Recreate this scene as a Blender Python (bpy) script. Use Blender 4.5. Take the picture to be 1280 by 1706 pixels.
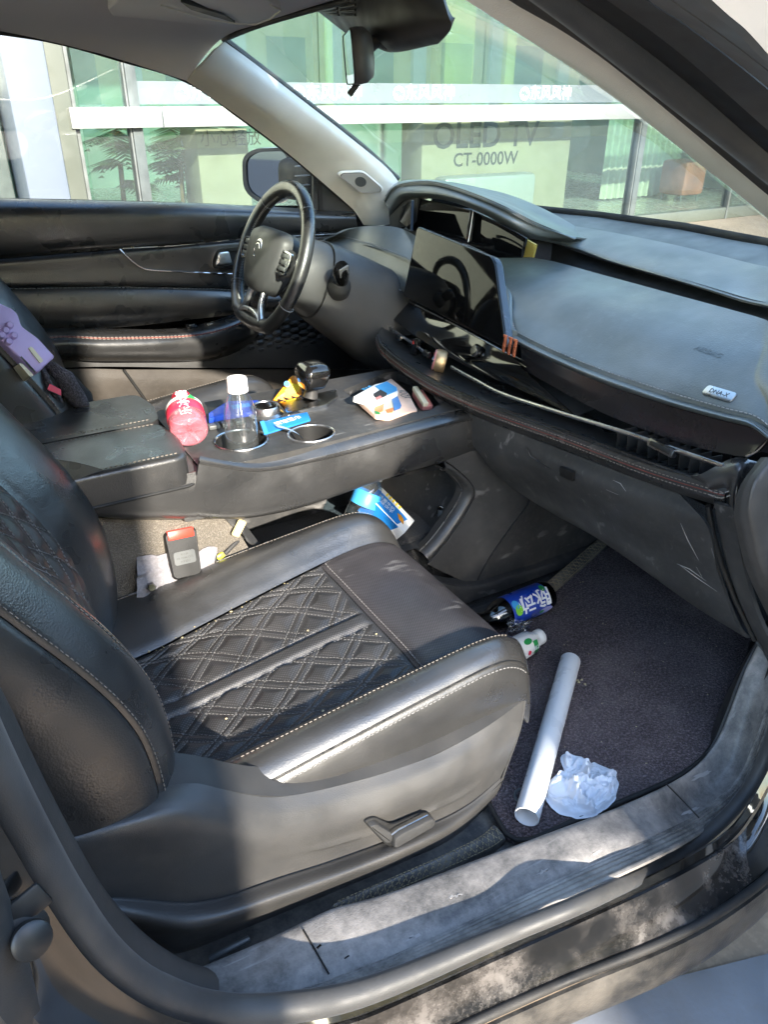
import bpy, bmesh, math, random
import numpy as np
from mathutils import Vector, Matrix
random.seed(7); RNG = np.random.default_rng(7)
for o in list(bpy.data.objects): bpy.data.objects.remove(o)
SC = bpy.context.scene
COL = SC.collection

# ------------------------------------------------------------------ camera
# car axes: X forward, Y to the driver's side, Z up (metres)
CAM = np.array([-.1415, -1.243, 1.3095]); YAW, PIT, ROLL = np.radians([30.587, 28.866, .28]); FPX = 1275.2
cf = np.array([math.sin(YAW)*math.cos(PIT), math.cos(YAW)*math.cos(PIT), -math.sin(PIT)])
cr = np.array([math.cos(YAW), -math.sin(YAW), 0.]); cu = np.cross(cr, cf)
cr, cu = cr*math.cos(ROLL)+cu*math.sin(ROLL), -cr*math.sin(ROLL)+cu*math.cos(ROLL)
cam = bpy.data.cameras.new('camera'); camo = bpy.data.objects.new('camera', cam); COL.objects.link(camo)
camo.matrix_world = Matrix([[cr[0], cu[0], -cf[0], CAM[0]], [cr[1], cu[1], -cf[1], CAM[1]], [cr[2], cu[2], -cf[2], CAM[2]], [0, 0, 0, 1]])
cam.sensor_fit = 'HORIZONTAL'; cam.sensor_width = 36; cam.lens = FPX/1280*36
cam.clip_start = .02; cam.clip_end = 900
SC.camera = camo

# ------------------------------------------------------------------ light
SUN = Vector((-.10, -1., .465)).normalized()          # towards the sun
W = bpy.data.worlds.new('World'); SC.world = W; W.use_nodes = True
wn = W.node_tree.nodes; wl = W.node_tree.links
sky = wn.new('ShaderNodeTexSky'); sky.sky_type = 'NISHITA'; sky.sun_disc = False
sky.sun_elevation = math.asin(SUN.z); sky.sun_rotation = math.atan2(SUN.x, SUN.y)
sky.air_density = 1.1; sky.dust_density = .8; sky.ozone_density = 2.0
wl.new(sky.outputs[0], wn['Background'].inputs[0]); wn['Background'].inputs[1].default_value = .15
sl = bpy.data.lights.new('sun', 'SUN'); sl.energy = 2.3; sl.angle = math.radians(.7); sl.color = (1, .92, .80)
so = bpy.data.objects.new('sun', sl); COL.objects.link(so); so.rotation_euler = SUN.to_track_quat('Z', 'Y').to_euler()
so.location = (-3, -8, 6)
vs = SC.view_settings; vs.view_transform = 'Standard'; vs.look = 'None'; vs.gamma = 1; vs.use_curve_mapping = False
vs.exposure = 2.95
SC.cycles.max_bounces = 6; SC.cycles.diffuse_bounces = 3; SC.cycles.glossy_bounces = 4; SC.cycles.transmission_bounces = 4; SC.cycles.transparent_max_bounces = 14; SC.cycles.caustics_reflective = False; SC.cycles.caustics_refractive = False
SC.cycles.sample_clamp_indirect = 6

# ------------------------------------------------------------------ helpers
def at(px, py, **k):
    """the point of the car where the sight line of a measured photo point meets a known plane (X=, Y= or Z=)"""
    d = cf*FPX + cr*(px-640) - cu*(py-853)
    a, v = next(iter(k.items())); i = 'XYZ'.index(a)
    return CAM + d*(v-CAM[i])/d[i]
def ys(pts): return [at(x, y, Y=v) for x, y, v in pts]
def xs(pts): return [at(x, y, X=v) for x, y, v in pts]
def zs(pts): return [at(x, y, Z=v) for x, y, v in pts]
def A(x): return np.array(x, float)
def nrm(v): v = A(v); return v/(np.linalg.norm(v)+1e-12)

ORG = {}
def thing(name, base, label=None, cat=None, group=None, parent=None):
    o = bpy.data.objects.new(name, None); COL.objects.link(o); o.empty_display_size = .05
    ORG[o] = A(base)
    if parent is not None: o.parent = parent; o.location = ORG[o]-ORG[parent]
    else: o.location = base
    if label: o['label'] = label
    if cat: o['category'] = cat
    if group: o['group'] = group
    return o
def tag(o, label, cat=None, group=None, kind=None):
    if label: o['label'] = label
    if cat: o['category'] = cat
    if group: o['group'] = group
    if kind: o['kind'] = kind
    return o
def mesh(name, V, Fc, mat, parent=None, smooth=True, uv=None, kind=None, auto=None):
    V = A(V); c = (V.min(0)+V.max(0))/2
    me = bpy.data.meshes.new(name); me.from_pydata((V-c).tolist(), [], [list(map(int, q)) for q in Fc]); me.update()
    if smooth: me.polygons.foreach_set('use_smooth', [True]*len(me.polygons))
    if uv is not None:
        l = me.uv_layers.new(name='UVMap'); vi = np.empty(len(me.loops), int); me.loops.foreach_get('vertex_index', vi)
        l.data.foreach_set('uv', A(uv)[vi].ravel())
    if auto: me.set_sharp_from_angle(angle=math.radians(auto))
    if isinstance(mat, (list, tuple)):
        for m in mat: me.materials.append(MAT[m])
    else: me.materials.append(MAT[mat])
    o = bpy.data.objects.new(name, me); COL.objects.link(o); ORG[o] = c
    if parent is not None: o.parent = parent; o.location = c-ORG[parent]
    else: o.location = c
    if kind: o['kind'] = kind
    return o

def crw(t):  # catmull-rom weights
    return np.stack([-.5*t**3+t**2-.5*t, 1.5*t**3-2.5*t**2+1, -1.5*t**3+2*t**2+.5*t, .5*t**3-.5*t**2], -1)
def cr_axis(P, s, closed=False):
    """sample control array P (n, ...) at parameters s in [0, n-1] (or [0, n] when closed)"""
    P = A(P); n = len(P); s = A(s)
    i = np.floor(s).astype(int)
    if not closed: i = np.clip(i, 0, n-2)
    t = s-i; w = crw(t)
    if closed: idx = [(i+k) % n for k in (-1, 0, 1, 2)]; Q = [P[j] for j in idx]
    else:
        ext = np.concatenate([(2*P[0]-P[1])[None], P, (2*P[-1]-P[-2])[None]])
        Q = [ext[i+k] for k in range(4)]
    sh = (-1,)+(1,)*(P.ndim-1)
    return sum(w[:, k].reshape(sh)*Q[k] for k in range(4))
def spline(P, n=40, closed=False):
    P = A(P); m = len(P) if closed else len(P)-1
    s = np.linspace(0, m, n+1)[:-1] if closed else np.linspace(0, m, n)
    Q = cr_axis(P, s, closed)
    # even spacing by arc length
    R = np.vstack([Q, Q[:1]]) if closed else Q
    L = np.concatenate([[0], np.cumsum(np.linalg.norm(np.diff(R, axis=0), axis=1))])
    tt = np.linspace(0, L[-1], n+1)[:-1] if closed else np.linspace(0, L[-1], n)
    return np.stack([np.interp(tt, L, R[:, k]) for k in range(R.shape[1])], -1)
def even(P, n):
    """straight-segment polyline resampled evenly"""
    P = A(P); L = np.concatenate([[0], np.cumsum(np.linalg.norm(np.diff(P, axis=0), axis=1))])
    tt = np.linspace(0, L[-1], n); return np.stack([np.interp(tt, L, P[:, k]) for k in range(P.shape[1])], -1)

class Surf:
    """smooth sheet through rows of control points"""
    def __init__(s, rows, n=9, flip=False, lin=False):
        s.P = np.stack([spline(r, n) if len(r) > 2 else even(r, n) for r in rows]); s.lin = lin
        p, q = s.ev([.5], [.5]), None
        nn = s.normal([.5], [.5], raw=True)[0]
        s.sg = 1. if nn @ (CAM-p[0]) > 0 else -1.
        if flip: s.sg *= -1
    def ev(s, u, v):
        u = A(u); v = A(v); nr, nc = s.P.shape[:2]
        sv = np.clip(v, 0, 1)*(nr-1); su = np.clip(u, 0, 1)*(nc-1)
        iv = np.clip(np.floor(sv).astype(int), 0, nr-2); iu = np.clip(np.floor(su).astype(int), 0, nc-2)
        E = s.P
        E = np.concatenate([(2*E[:1]-E[1:2]), E, (2*E[-1:]-E[-2:-1])], 0)
        E = np.concatenate([(2*E[:, :1]-E[:, 1:2]), E, (2*E[:, -1:]-E[:, -2:-1])], 1)
        tv = sv-iv
        wv = crw(tv); wu = crw(su-iu)
        if s.lin: wv = np.stack([0*tv, 1-tv, tv, 0*tv], -1)
        out = 0
        for a in range(4):
            for b in range(4): out = out + (wv[:, a]*wu[:, b])[:, None]*E[iv+a, iu+b]
        return out
    def normal(s, u, v, raw=False):
        u = A(u); v = A(v); e = 1e-3
        du = s.ev(np.minimum(u+e, 1), v)-s.ev(np.maximum(u-e, 0), v)
        dv = s.ev(u, np.minimum(v+e, 1))-s.ev(u, np.maximum(v-e, 0))
        n = np.cross(du, dv); n /= np.linalg.norm(n, axis=1)[:, None]+1e-12
        return n if raw else n*s.sg
    def on(s, u, v, h=0.):
        return s.ev(u, v)+s.normal(u, v)*(A(h)[:, None] if np.ndim(h) else h)
    def build(s, name, mat, parent=None, nu=24, nv=None, disp=None, thick=.004, kind=None, us=None, vs_=None):
        if us is None: us = np.linspace(0, 1, nu)
        if vs_ is None:
            nr = len(s.P); nv = nv or (nr-1)*5+1; vs_ = np.linspace(0, 1, nv)
        nu, nv = len(us), len(vs_)
        uu, vv = np.meshgrid(us, vs_); uu = uu.ravel(); vv = vv.ravel()
        p = s.ev(uu, vv); n = s.normal(uu, vv)
        if disp is not None: p = p+n*disp(uu, vv)[:, None]
        g = p.reshape(nv, nu, 3)
        lu = np.zeros((nv, nu)); lu[:, 1:] = np.cumsum(np.linalg.norm(np.diff(g, axis=1), axis=2).mean(0))[None]
        lv = np.zeros((nv, nu)); lv[1:] = np.cumsum(np.linalg.norm(np.diff(g, axis=0), axis=2).mean(1))[:, None]
        uv = np.stack([lu.ravel(), lv.ravel()], -1)
        N = nu*nv; F = []
        q = [(r*nu+c, r*nu+c+1, (r+1)*nu+c+1, (r+1)*nu+c) for r in range(nv-1) for c in range(nu-1)]
        if s.sg < 0: q = [t[::-1] for t in q]
        F += q; V = p
        if thick:
            V = np.vstack([p, p-n*thick]); uv = np.vstack([uv, uv])
            F += [tuple(i+N for i in t[::-1]) for t in q]
            b = [c for c in range(nu)]+[r*nu+nu-1 for r in range(1, nv)]+[(nv-1)*nu+c for c in range(nu-2, -1, -1)]+[r*nu for r in range(nv-2, 0, -1)]
            for i in range(len(b)):
                a0, a1 = b[i], b[(i+1) % len(b)]
                t = (a0, a0+N, a1+N, a1); F.append(t if s.sg > 0 else t[::-1])
        return mesh(name, V, F, mat, parent, True, uv, kind, auto=50)

def pick(S, px, py, n=160, m=120):
    """surface parameters of the point of S that a measured photo point shows"""
    u, v = [q.ravel() for q in np.meshgrid(np.linspace(0, 1, n), np.linspace(0, 1, m))]
    d = S.ev(u, v)-CAM; z = d@cf; k = np.argmin(np.hypot(640+FPX*(d@cr)/z-px, 853-FPX*(d@cu)/z-py)); return u[k], v[k]
def on_surf(S, pts, h=.0005):
    q = [pick(S, *p) for p in pts]; return S.on([a for a, b in q], [b for a, b in q], h)
def frames(P, closed=False, up=None):
    P = A(P); T = np.gradient(P, axis=0) if not closed else (np.roll(P, -1, 0)-np.roll(P, 1, 0))
    T /= np.linalg.norm(T, axis=1)[:, None]+1e-12
    u0 = A(up) if up is not None else (A([0, 0, 1.]) if abs(T[0][2]) < .9 else A([1., 0, 0]))
    N = []
    for t in T:
        n = u0-t*(u0@t); n = nrm(n); N.append(n)
        if up is None: u0 = n
    N = A(N); return T, N, np.cross(T, N)
def tube(name, P, r, mat, parent=None, seg=10, closed=False, kind=None, sx=1., up=None, cap=True, uvlen=True, raw=False):
    """round (or sx-flattened) bar along a path"""
    P = A(P); n = len(P); R = np.full(n, r) if np.ndim(r) == 0 else np.interp(np.linspace(0, 1, n), np.linspace(0, 1, len(r)), r)
    T, N, B = frames(P, closed, up); a = np.arange(seg)/seg*2*math.pi
    V = (P[:, None]+N[:, None]*(np.cos(a)[None, :, None]*R[:, None, None])+B[:, None]*(np.sin(a)[None, :, None]*R[:, None, None]*sx)).reshape(-1, 3)
    L = np.concatenate([[0], np.cumsum(np.linalg.norm(np.diff(P, axis=0), axis=1))])
    uv = np.stack([np.repeat(L, seg), np.tile(a/(2*math.pi)*(2*math.pi*R.mean()), n)], -1)
    F = []
    m = n if closed else n-1
    for i in range(m):
        for j in range(seg):
            i2 = (i+1) % n; j2 = (j+1) % seg
            F.append((i*seg+j, i*seg+j2, i2*seg+j2, i2*seg+j))
    if not closed and cap: F += [tuple(range(seg))[::-1], tuple((n-1)*seg+j for j in range(seg))]
    F = [f[::-1] for f in F]
    if raw: return V, F
    return mesh(name, V, F, mat, parent, True, uv, kind, auto=60)
def mat4(o, x=None, y=None, z=None):
    """matrix with origin o and axes; any two of x, y, z suffice"""
    if z is None: x = nrm(x); z = nrm(np.cross(x, y)); y = np.cross(z, x)
    elif x is not None: z = nrm(z); x = nrm(A(x)-z*(A(x)@z)); y = np.cross(z, x)
    else: z = nrm(z); y = nrm(A(y)-z*(A(y)@z)); x = np.cross(y, z)
    m = np.eye(4); m[:3, 0] = x; m[:3, 1] = y; m[:3, 2] = z; m[:3, 3] = o; return m
def xf(m, V): return A(V)@m[:3, :3].T+m[:3, 3]
def bm_out(bm):
    bm.verts.index_update(); V = [v.co[:] for v in bm.verts]; F = [[v.index for v in f.verts] for f in bm.faces]; bm.free(); return V, F
def rbox(name, m, size, mat, parent=None, bevel=.004, seg=2, kind=None, taper=None):
    bm = bmesh.new(); bmesh.ops.create_cube(bm, size=1)
    for v in bm.verts:
        t = 1
        if taper and v.co.z > 0: t = taper
        v.co = Vector((v.co.x*size[0]*t, v.co.y*size[1]*t, v.co.z*size[2]))
    if bevel: bmesh.ops.bevel(bm, geom=bm.edges[:], offset=bevel, segments=seg, profile=.5, affect='EDGES')
    V, F = bm_out(bm); return mesh(name, xf(m, V), F, mat, parent, True, None, kind, auto=35)
def prism(name, m, poly, depth, mat, parent=None, bevel=0, seg=2, kind=None, hole=None, uv=False):
    """outline in the local xy plane pushed along local +z (front face at z = depth)"""
    bm = bmesh.new(); vs0 = [bm.verts.new((x, y, 0)) for x, y in poly]
    f = bm.faces.new(vs0)
    if f.normal.z > 0: f.normal_flip()
    r = bmesh.ops.extrude_face_region(bm, geom=[f]); top = [g for g in r['geom'] if isinstance(g, bmesh.types.BMVert)]
    for v in top: v.co.z += depth
    bmesh.ops.recalc_face_normals(bm, faces=bm.faces[:])
    if bevel:
        es = [e for e in bm.edges if all(abs(v.co.z-depth) < 1e-9 for v in e.verts)]
        bmesh.ops.bevel(bm, geom=es, offset=bevel, segments=seg, profile=.5, affect='EDGES')
    V, F = bm_out(bm); V = A(V)
    return mesh(name, xf(m, V), F, mat, parent, True, V[:, :2] if uv else None, kind, auto=30)
def ring(name, m, outer, inner, depth, mat, parent=None, z0=0.):
    """frame between two outlines with equal vertex counts"""
    n = len(outer); o = A(outer); i = A(inner)
    def L(p, z): return np.column_stack([p, np.full(n, z)])
    V = np.vstack([L(o, z0), L(o, z0+depth), L(i, z0+depth), L(i, z0)]); F = []
    for k in range(4):
        for j in range(n):
            j2 = (j+1) % n; k2 = (k+1) % 4
            F.append((k*n+j, k*n+j2, k2*n+j2, k2*n+j))
    area = .5*np.sum(o[:, 0]*np.roll(o[:, 1], -1)-np.roll(o[:, 0], -1)*o[:, 1])
    if area < 0: F = [f[::-1] for f in F]
    return mesh(name, xf(m, V), F, mat, parent, True, None, None, auto=30)
def lathe(name, m, prof, mat, parent=None, n=28, kind=None, lobes=None, cap=True):
    V = []; F = []; k = len(prof)
    for j in range(n):
        a = 2*math.pi*j/n
        for i, (r, z) in enumerate(prof):
            rr = r*(1+(lobes(a, z) if lobes else 0)); V.append((rr*math.cos(a), rr*math.sin(a), z))
    for j in range(n):
        for i in range(k-1):
            a, b = j*k+i, ((j+1) % n)*k+i; F.append((a, b, b+1, a+1))
    if cap:
        if prof[0][0] > 1e-5: F.append(tuple(j*k for j in range(n))[::-1])
        if prof[-1][0] > 1e-5: F.append(tuple(j*k+k-1 for j in range(n)))
    L = np.concatenate([[0], np.cumsum(np.hypot(*np.diff(A(prof), axis=0).T))]); rm = max(p[0] for p in prof)
    uv = np.array([(2*math.pi*rm*j/n, L[i]) for j in range(n) for i in range(k)])
    return mesh(name, xf(m, V), F, mat, parent, True, uv, kind, auto=45)
def rrect(w, h, r, n=5, sk=0):
    out = []
    for cx, cy, a0 in ((w/2-r, h/2-r, 0), (-w/2+r, h/2-r, 90), (-w/2+r, -h/2+r, 180), (w/2-r, -h/2+r, 270)):
        for k in range(n+1):
            a = math.radians(a0+90*k/n); out.append((cx+r*math.cos(a)+sk*(cy+r*math.sin(a)), cy+r*math.sin(a)))
    return out
def rpoly(pts, r, n=4):
    """polygon with rounded corners"""
    P = A(pts); out = []; N = len(P)
    for i in range(N):
        a, b, c = P[i-1], P[i], P[(i+1) % N]; d1 = a-b; d2 = c-b
        l = min(r, .45*np.linalg.norm(d1), .45*np.linalg.norm(d2)); p = b+nrm(d1)*l; q = b+nrm(d2)*l
        for k in range(n+1):
            t = k/n; out.append((1-t)**2*p+2*t*(1-t)*b+t*t*q)
    return A(out)
def stitch(name, paths, mat, parent, L=.0055, gap=.004, r=.0009, normals=None):
    """rows of thread stitches as short raised bars, joined in one part"""
    V = []; F = []
    for k, P in enumerate(paths):
        P = A(P)
        if len(P) < 2: continue
        D = np.concatenate([[0], np.cumsum(np.linalg.norm(np.diff(P, axis=0), axis=1))])
        nst = int(D[-1]/(L+gap))
        if nst < 1: continue
        t0 = np.arange(nst)*(L+gap)+gap/2
        f = lambda t: np.stack([np.interp(t, D, P[:, i]) for i in range(3)], -1)
        a = f(t0); b = f(t0+L); t = b-a; t /= np.linalg.norm(t, axis=1)[:, None]+1e-12
        u = nrm(CAM-P.mean(0)) if normals is None else A(normals[k] if np.ndim(normals[k]) == 1 else normals[k][0])
        s = np.cross(t, u[None]); s /= np.linalg.norm(s, axis=1)[:, None]+1e-12; w = np.cross(s, t)
        b0 = len(V)
        for i in range(nst):
            for e, c in ((a[i], 0), (b[i], 1)):
                V += [e-s[i]*r-w[i]*r*.6, e+s[i]*r-w[i]*r*.6, e+s[i]*r*.7+w[i]*r*.9, e-s[i]*r*.7+w[i]*r*.9]
            o = b0+8*i
            F += [(o, o+1, o+5, o+4), (o+1, o+2, o+6, o+5), (o+2, o+3, o+7, o+6), (o+3, o, o+4, o+7), (o+3, o+2, o+1, o), (o+4, o+5, o+6, o+7)]
    return mesh(name, V, F, mat, parent, False, None, 'stuff')
def text(name, s, m, h, mat, parent=None, depth=.0006, align='CENTER', stretch=1., bold=0):
    c = bpy.data.curves.new('txt', 'FONT'); c.body = s; c.size = 1; c.align_x = align; c.align_y = 'CENTER'; c.extrude = 0; c.offset = bold; c.resolution_u = 3
    o = bpy.data.objects.new('txt', c); COL.objects.link(o)
    dg = bpy.context.evaluated_depsgraph_get(); dg.update(); me = bpy.data.meshes.new_from_object(o.evaluated_get(dg))
    V = A([v.co[:] for v in me.vertices]); F = [list(p.vertices) for p in me.polygons]
    bpy.data.objects.remove(o); bpy.data.curves.remove(c)
    k = h/.72; V = V*A([k*stretch, k, 1]); n = len(V)
    # real relief: front faces plus a skirt
    ed = {}
    for f in F:
        for i in range(len(f)): ed.setdefault(tuple(sorted((f[i], f[(i+1) % len(f)]))), []).append((f[i], f[(i+1) % len(f)]))
    V2 = np.vstack([V+[0, 0, depth], V]); F2 = [list(f) for f in F]
    for e, l in ed.items():
        if len(l) == 1: a, b = l[0]; F2.append([a, a+n, b+n, b])
    return mesh(name, xf(m, V2), F2, mat, parent, False)
# ------------------------------------------------------------------ materials
MAT = {}
def nodes(name):
    m = bpy.data.materials.new(name); m.use_nodes = True; MAT[name] = m
    return m, m.node_tree.nodes, m.node_tree.links, m.node_tree.nodes['Principled BSDF']
def C4(c):
    if np.ndim(c) == 0: c = (c, c, c)
    return (*c[:3], 1)
def M(name, col, rough=.5, metal=0., spec=.5, coat=0., bump=None, var=None, dust=None, perf=None, weave=None, alpha=None, sheen=0., rvar=.12, scr=None, coatr=.05, emit=None, fine=None, ior=None, wr=None):
    """procedural paint: colour variation, dust with its own cloudy shape, relief, perforation (metric UV)"""
    m, N, L, b = nodes(name)
    b.inputs['Roughness'].default_value = rough; b.inputs['Metallic'].default_value = metal
    b.inputs['Specular IOR Level'].default_value = spec; b.inputs['Coat Weight'].default_value = coat; b.inputs['Coat Roughness'].default_value = coatr
    if sheen: b.inputs['Sheen Weight'].default_value = sheen; b.inputs['Sheen Roughness'].default_value = .4
    tc = N.new('ShaderNodeTexCoord'); co = tc.outputs['Object']
    geo = N.new('ShaderNodeNewGeometry'); wp = geo.outputs['Position']
    def noise(sc, det=2, r=.55, vec=None):
        n = N.new('ShaderNodeTexNoise'); n.inputs['Scale'].default_value = sc; n.inputs['Detail'].default_value = det; n.inputs['Roughness'].default_value = r
        L.new(vec or wp, n.inputs['Vector']); return n.outputs['Fac']
    def ramp(f, a, c, lo=0., hi=1.):
        r = N.new('ShaderNodeMapRange'); r.inputs[1].default_value = a; r.inputs[2].default_value = c; r.inputs[3].default_value = lo; r.inputs[4].default_value = hi
        L.new(f, r.inputs[0]); return r.outputs[0]
    def mix(f, a, c):
        x = N.new('ShaderNodeMix'); x.data_type = 'RGBA'
        if isinstance(f, float): x.inputs[0].default_value = f
        else: L.new(f, x.inputs[0])
        for i, q in ((6, a), (7, c)):
            if hasattr(q, 'links'): L.new(q, x.inputs[i])
            else: x.inputs[i].default_value = C4(q)
        return x.outputs[2]
    def mth(op, a, c=0.):
        x = N.new('ShaderNodeMath'); x.operation = op
        for i, q in ((0, a), (1, c)):
            if hasattr(q, 'links'): L.new(q, x.inputs[i])
            else: x.inputs[i].default_value = q
        return x.outputs[0]
    c = A(col) if np.ndim(col) else A([col]*3)
    v = var or (6., .25)
    colo = mix(ramp(noise(v[0]), .3, .7), c*(1-v[1]), np.minimum(c*(1+v[1]), 1))
    ro = ramp(noise(v[0]*3.1), .3, .7, max(rough-rvar, .02), min(rough+rvar, 1)); hgt = None
    if fine:   # fine fibre / grain speckle
        colo = mix(ramp(noise(fine[0], 2, .7), .45, .7, 0., .8), colo, np.minimum(c*(1+fine[1]*2.2), 1))
    if perf:
        vo = N.new('ShaderNodeTexVoronoi'); vo.inputs['Scale'].default_value = perf; vo.inputs['Randomness'].default_value = 0; vo.voronoi_dimensions = '2D'
        mp = N.new('ShaderNodeMapping'); mp.inputs['Rotation'].default_value = (0, 0, .785); L.new(tc.outputs['UV'], mp.inputs[0]); L.new(mp.outputs[0], vo.inputs['Vector'])
        dot = ramp(vo.outputs['Distance'], .12, .24, .8, 0.); colo = mix(dot, colo, (.12, .115, .12)); hgt = mth('MULTIPLY', dot, -1.)
    if dust:
        amt, dsc, dc = dust[:3]; lo = dust[3] if len(dust) > 3 else .42
        dt = dust[4] if len(dust) > 4 else 4; nf = noise(dsc, dt, .65 if dt < 5 else .78); f = ramp(nf, lo, lo+.3, 0., amt)
        f2 = ramp(noise(dsc*14, 3, .7), .5, .8, 0., amt*.5); f = mth('MAXIMUM', f, f2)
        if len(dust) > 5: f = mth('MULTIPLY', f, ramp(noise(dust[5], 3, .6), .40, .56, .06, 1.))
        colo = mix(f, colo, dc); ro = mth('MAXIMUM', ro, mth('MULTIPLY', f, .95))
    if scr:    # scuffs: stretched streaks
        mp = N.new('ShaderNodeMapping'); mp.inputs['Scale'].default_value = scr[2] if len(scr) > 2 else (2, 9, 5); mp.inputs['Rotation'].default_value = (.4, .3, .5); L.new(wp, mp.inputs[0])
        f = ramp(noise(scr[0], 3, .5, mp.outputs[0]), .62, .70, 0., scr[1]); f = mth('MULTIPLY', f, ramp(noise(5.), .45, .62)); colo = mix(f, colo, (.32, .31, .30)); ro = mth('MAXIMUM', ro, f)
    L.new(colo, b.inputs['Base Color']); L.new(ro, b.inputs['Roughness'])
    if weave:
        w = N.new('ShaderNodeTexVoronoi'); w.inputs['Scale'].default_value = weave[0]; L.new(wp, w.inputs['Vector']); h2 = w.outputs['Distance']
        hgt = h2 if hgt is None else mth('ADD', hgt, h2)
    if bump:
        if bump[0] > 150:
            vo = N.new('ShaderNodeTexVoronoi'); vo.inputs['Scale'].default_value = bump[0]; L.new(wp, vo.inputs['Vector']); h = vo.outputs['Distance']
        else: h = noise(bump[0], 3, .6)
        hgt = h if hgt is None else mth('ADD', hgt, h)
    if wr:
        w2 = noise(wr[0], 3, .6); hgt = mth('ADD', hgt if hgt is not None else 0., mth('MULTIPLY', w2, wr[1]))
    if hgt is not None:
        bn = N.new('ShaderNodeBump'); bn.inputs['Strength'].default_value = (bump or weave or (0, .5))[1]; bn.inputs['Distance'].default_value = bump[2] if bump and len(bump) > 2 else .001
        L.new(hgt, bn.inputs['Height']); L.new(bn.outputs[0], b.inputs['Normal'])
    if emit: b.inputs['Emission Color'].default_value = C4(emit[0]); b.inputs['Emission Strength'].default_value = emit[1]
    return m
def GLASS(name, tint=(.9, 1, .97), rmin=0., rough=0., dirt=0., dmin=.2, dcol=(.75, .76, .76)):
    """thin pane: clear body with Fresnel mirror, a little dust film"""
    m, N, L, b = nodes(name); N.remove(b); out = N['Material Output']
    t = N.new('ShaderNodeBsdfTransparent'); t.inputs[0].default_value = C4(tint)
    g = N.new('ShaderNodeBsdfGlossy'); g.inputs['Roughness'].default_value = rough; g.inputs[0].default_value = (1, 1, 1, 1)
    lw = N.new('ShaderNodeLayerWeight'); lw.inputs[0].default_value = .5
    f = N.new('ShaderNodeMath'); f.operation = 'POWER'; f.inputs[1].default_value = 4.5; L.new(lw.outputs['Facing'], f.inputs[0])
    mr = N.new('ShaderNodeMapRange'); mr.inputs[3].default_value = .04+rmin; mr.inputs[4].default_value = .9; L.new(f.outputs[0], mr.inputs[0])
    mx = N.new('ShaderNodeMixShader'); L.new(mr.outputs[0], mx.inputs[0]); L.new(t.outputs[0], mx.inputs[1]); L.new(g.outputs[0], mx.inputs[2])
    last = mx.outputs[0]
    if dirt:
        d = N.new('ShaderNodeBsdfDiffuse'); d.inputs[0].default_value = C4(dcol)
        nz = N.new('ShaderNodeTexNoise'); nz.inputs['Scale'].default_value = 9; nz.inputs['Detail'].default_value = 8; nz.inputs['Roughness'].default_value = .7
        ge = N.new('ShaderNodeNewGeometry'); L.new(ge.outputs['Position'], nz.inputs['Vector'])
        r2 = N.new('ShaderNodeMapRange'); r2.inputs[1].default_value = .35; r2.inputs[2].default_value = .75; r2.inputs[3].default_value = dirt*dmin; r2.inputs[4].default_value = dirt; L.new(nz.outputs['Fac'], r2.inputs[0])
        m2 = N.new('ShaderNodeMixShader'); L.new(r2.outputs[0], m2.inputs[0]); L.new(last, m2.inputs[1]); L.new(d.outputs[0], m2.inputs[2]); last = m2.outputs[0]
    L.new(last, out.inputs[0]); return m
DUST = (.30, .27, .23)
M('leather', .022, .33, spec=.85, coat=.2, coatr=.28, bump=(420, .30, .0006), wr=(18, 4.), var=(5, .12), dust=(.03, 5, DUST))
M('leather_seat', .022, .33, spec=1., coat=.30, coatr=.30, bump=(460, .30, .0006), wr=(22, 5.), var=(4, .12), dust=(.04, 3, DUST))
M('leather_back', .026, .42, spec=.45, bump=(460, .25, .0006), wr=(22, 4.), var=(4, .12), dust=(.04, 3, DUST))
M('leather_quilt', .020, .46, spec=.5, bump=(420, .1, .0006), perf=270, var=(9, .2), dust=(.08, 9, (.22, .2, .2)))
M('leather_perf', (.020, .018, .020), .46, spec=.5, scr=(8, .25), bump=(420, .1, .0006), perf=270, var=(6, .2), dust=(.08, 7, (.22, .2, .2)))
M('soft_dash', (.072, .086, .086), .40, spec=.8, coat=.25, coatr=.35, bump=(330, .30, .0007), var=(3, .10), dust=(.24, 4.5, (.36, .38, .39)))
M('dash_grille', (.09, .105, .105), .55, perf=320, dust=(.2, 6, (.33, .34, .34)), bump=(400, .15, .0005))
M('plastic', .050, .50, spec=.4, bump=(650, .22, .0005), var=(8, .2), dust=(.07, 5, DUST))
M('plastic_dark', .032, .55, spec=.35, bump=(650, .2, .0005), var=(8, .25), dust=(.05, 7, DUST))
M('plastic_shield', .036, .40, spec=.6, bump=(700, .35, .0005), var=(6, .15), dust=(.10, 4, DUST))
M('glove_plastic', .042, .50, spec=.4, bump=(650, .2, .0005), var=(7, .25), dust=(.16, 7, DUST, .5), scr=(7, .35))
M('console_plastic', .040, .48, spec=.4, bump=(650, .25, .0005), var=(7, .25), dust=(.22, 6, DUST, .52), scr=(9, .5))
M('piano_black', .006, .06, spec=.5, coat=.6, var=(8, .1), rvar=.03, dust=(.05, 16, (.3, .28, .28), .5))
M('piano_dusty', (.012, .011, .013), .27, spec=.4, var=(3, .1), rvar=.05, dust=(.04, 60, (.3, .27, .28), .55), bump=(500, .1, .0005))
M('screen', .004, .05, spec=.28, var=(8, .1), rvar=.02)
M('chrome', .75, .14, 1., var=(9, .05), rvar=.05)
M('satin_silver', .55, .32, 1., var=(9, .08))
M('dark_chrome', .22, .25, 1., var=(9, .08))
M('gold_trim', (.55, .42, .10), .25, .6)
M('rubber', .017, .62, spec=.3, bump=(90, .1, .001), var=(10, .3), dust=(.10, 6, DUST))
M('rubber_soft', .042, .55, spec=.4, sheen=.15, bump=(900, .3, .0004), var=(10, .15), dust=(.10, 5, DUST))
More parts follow.
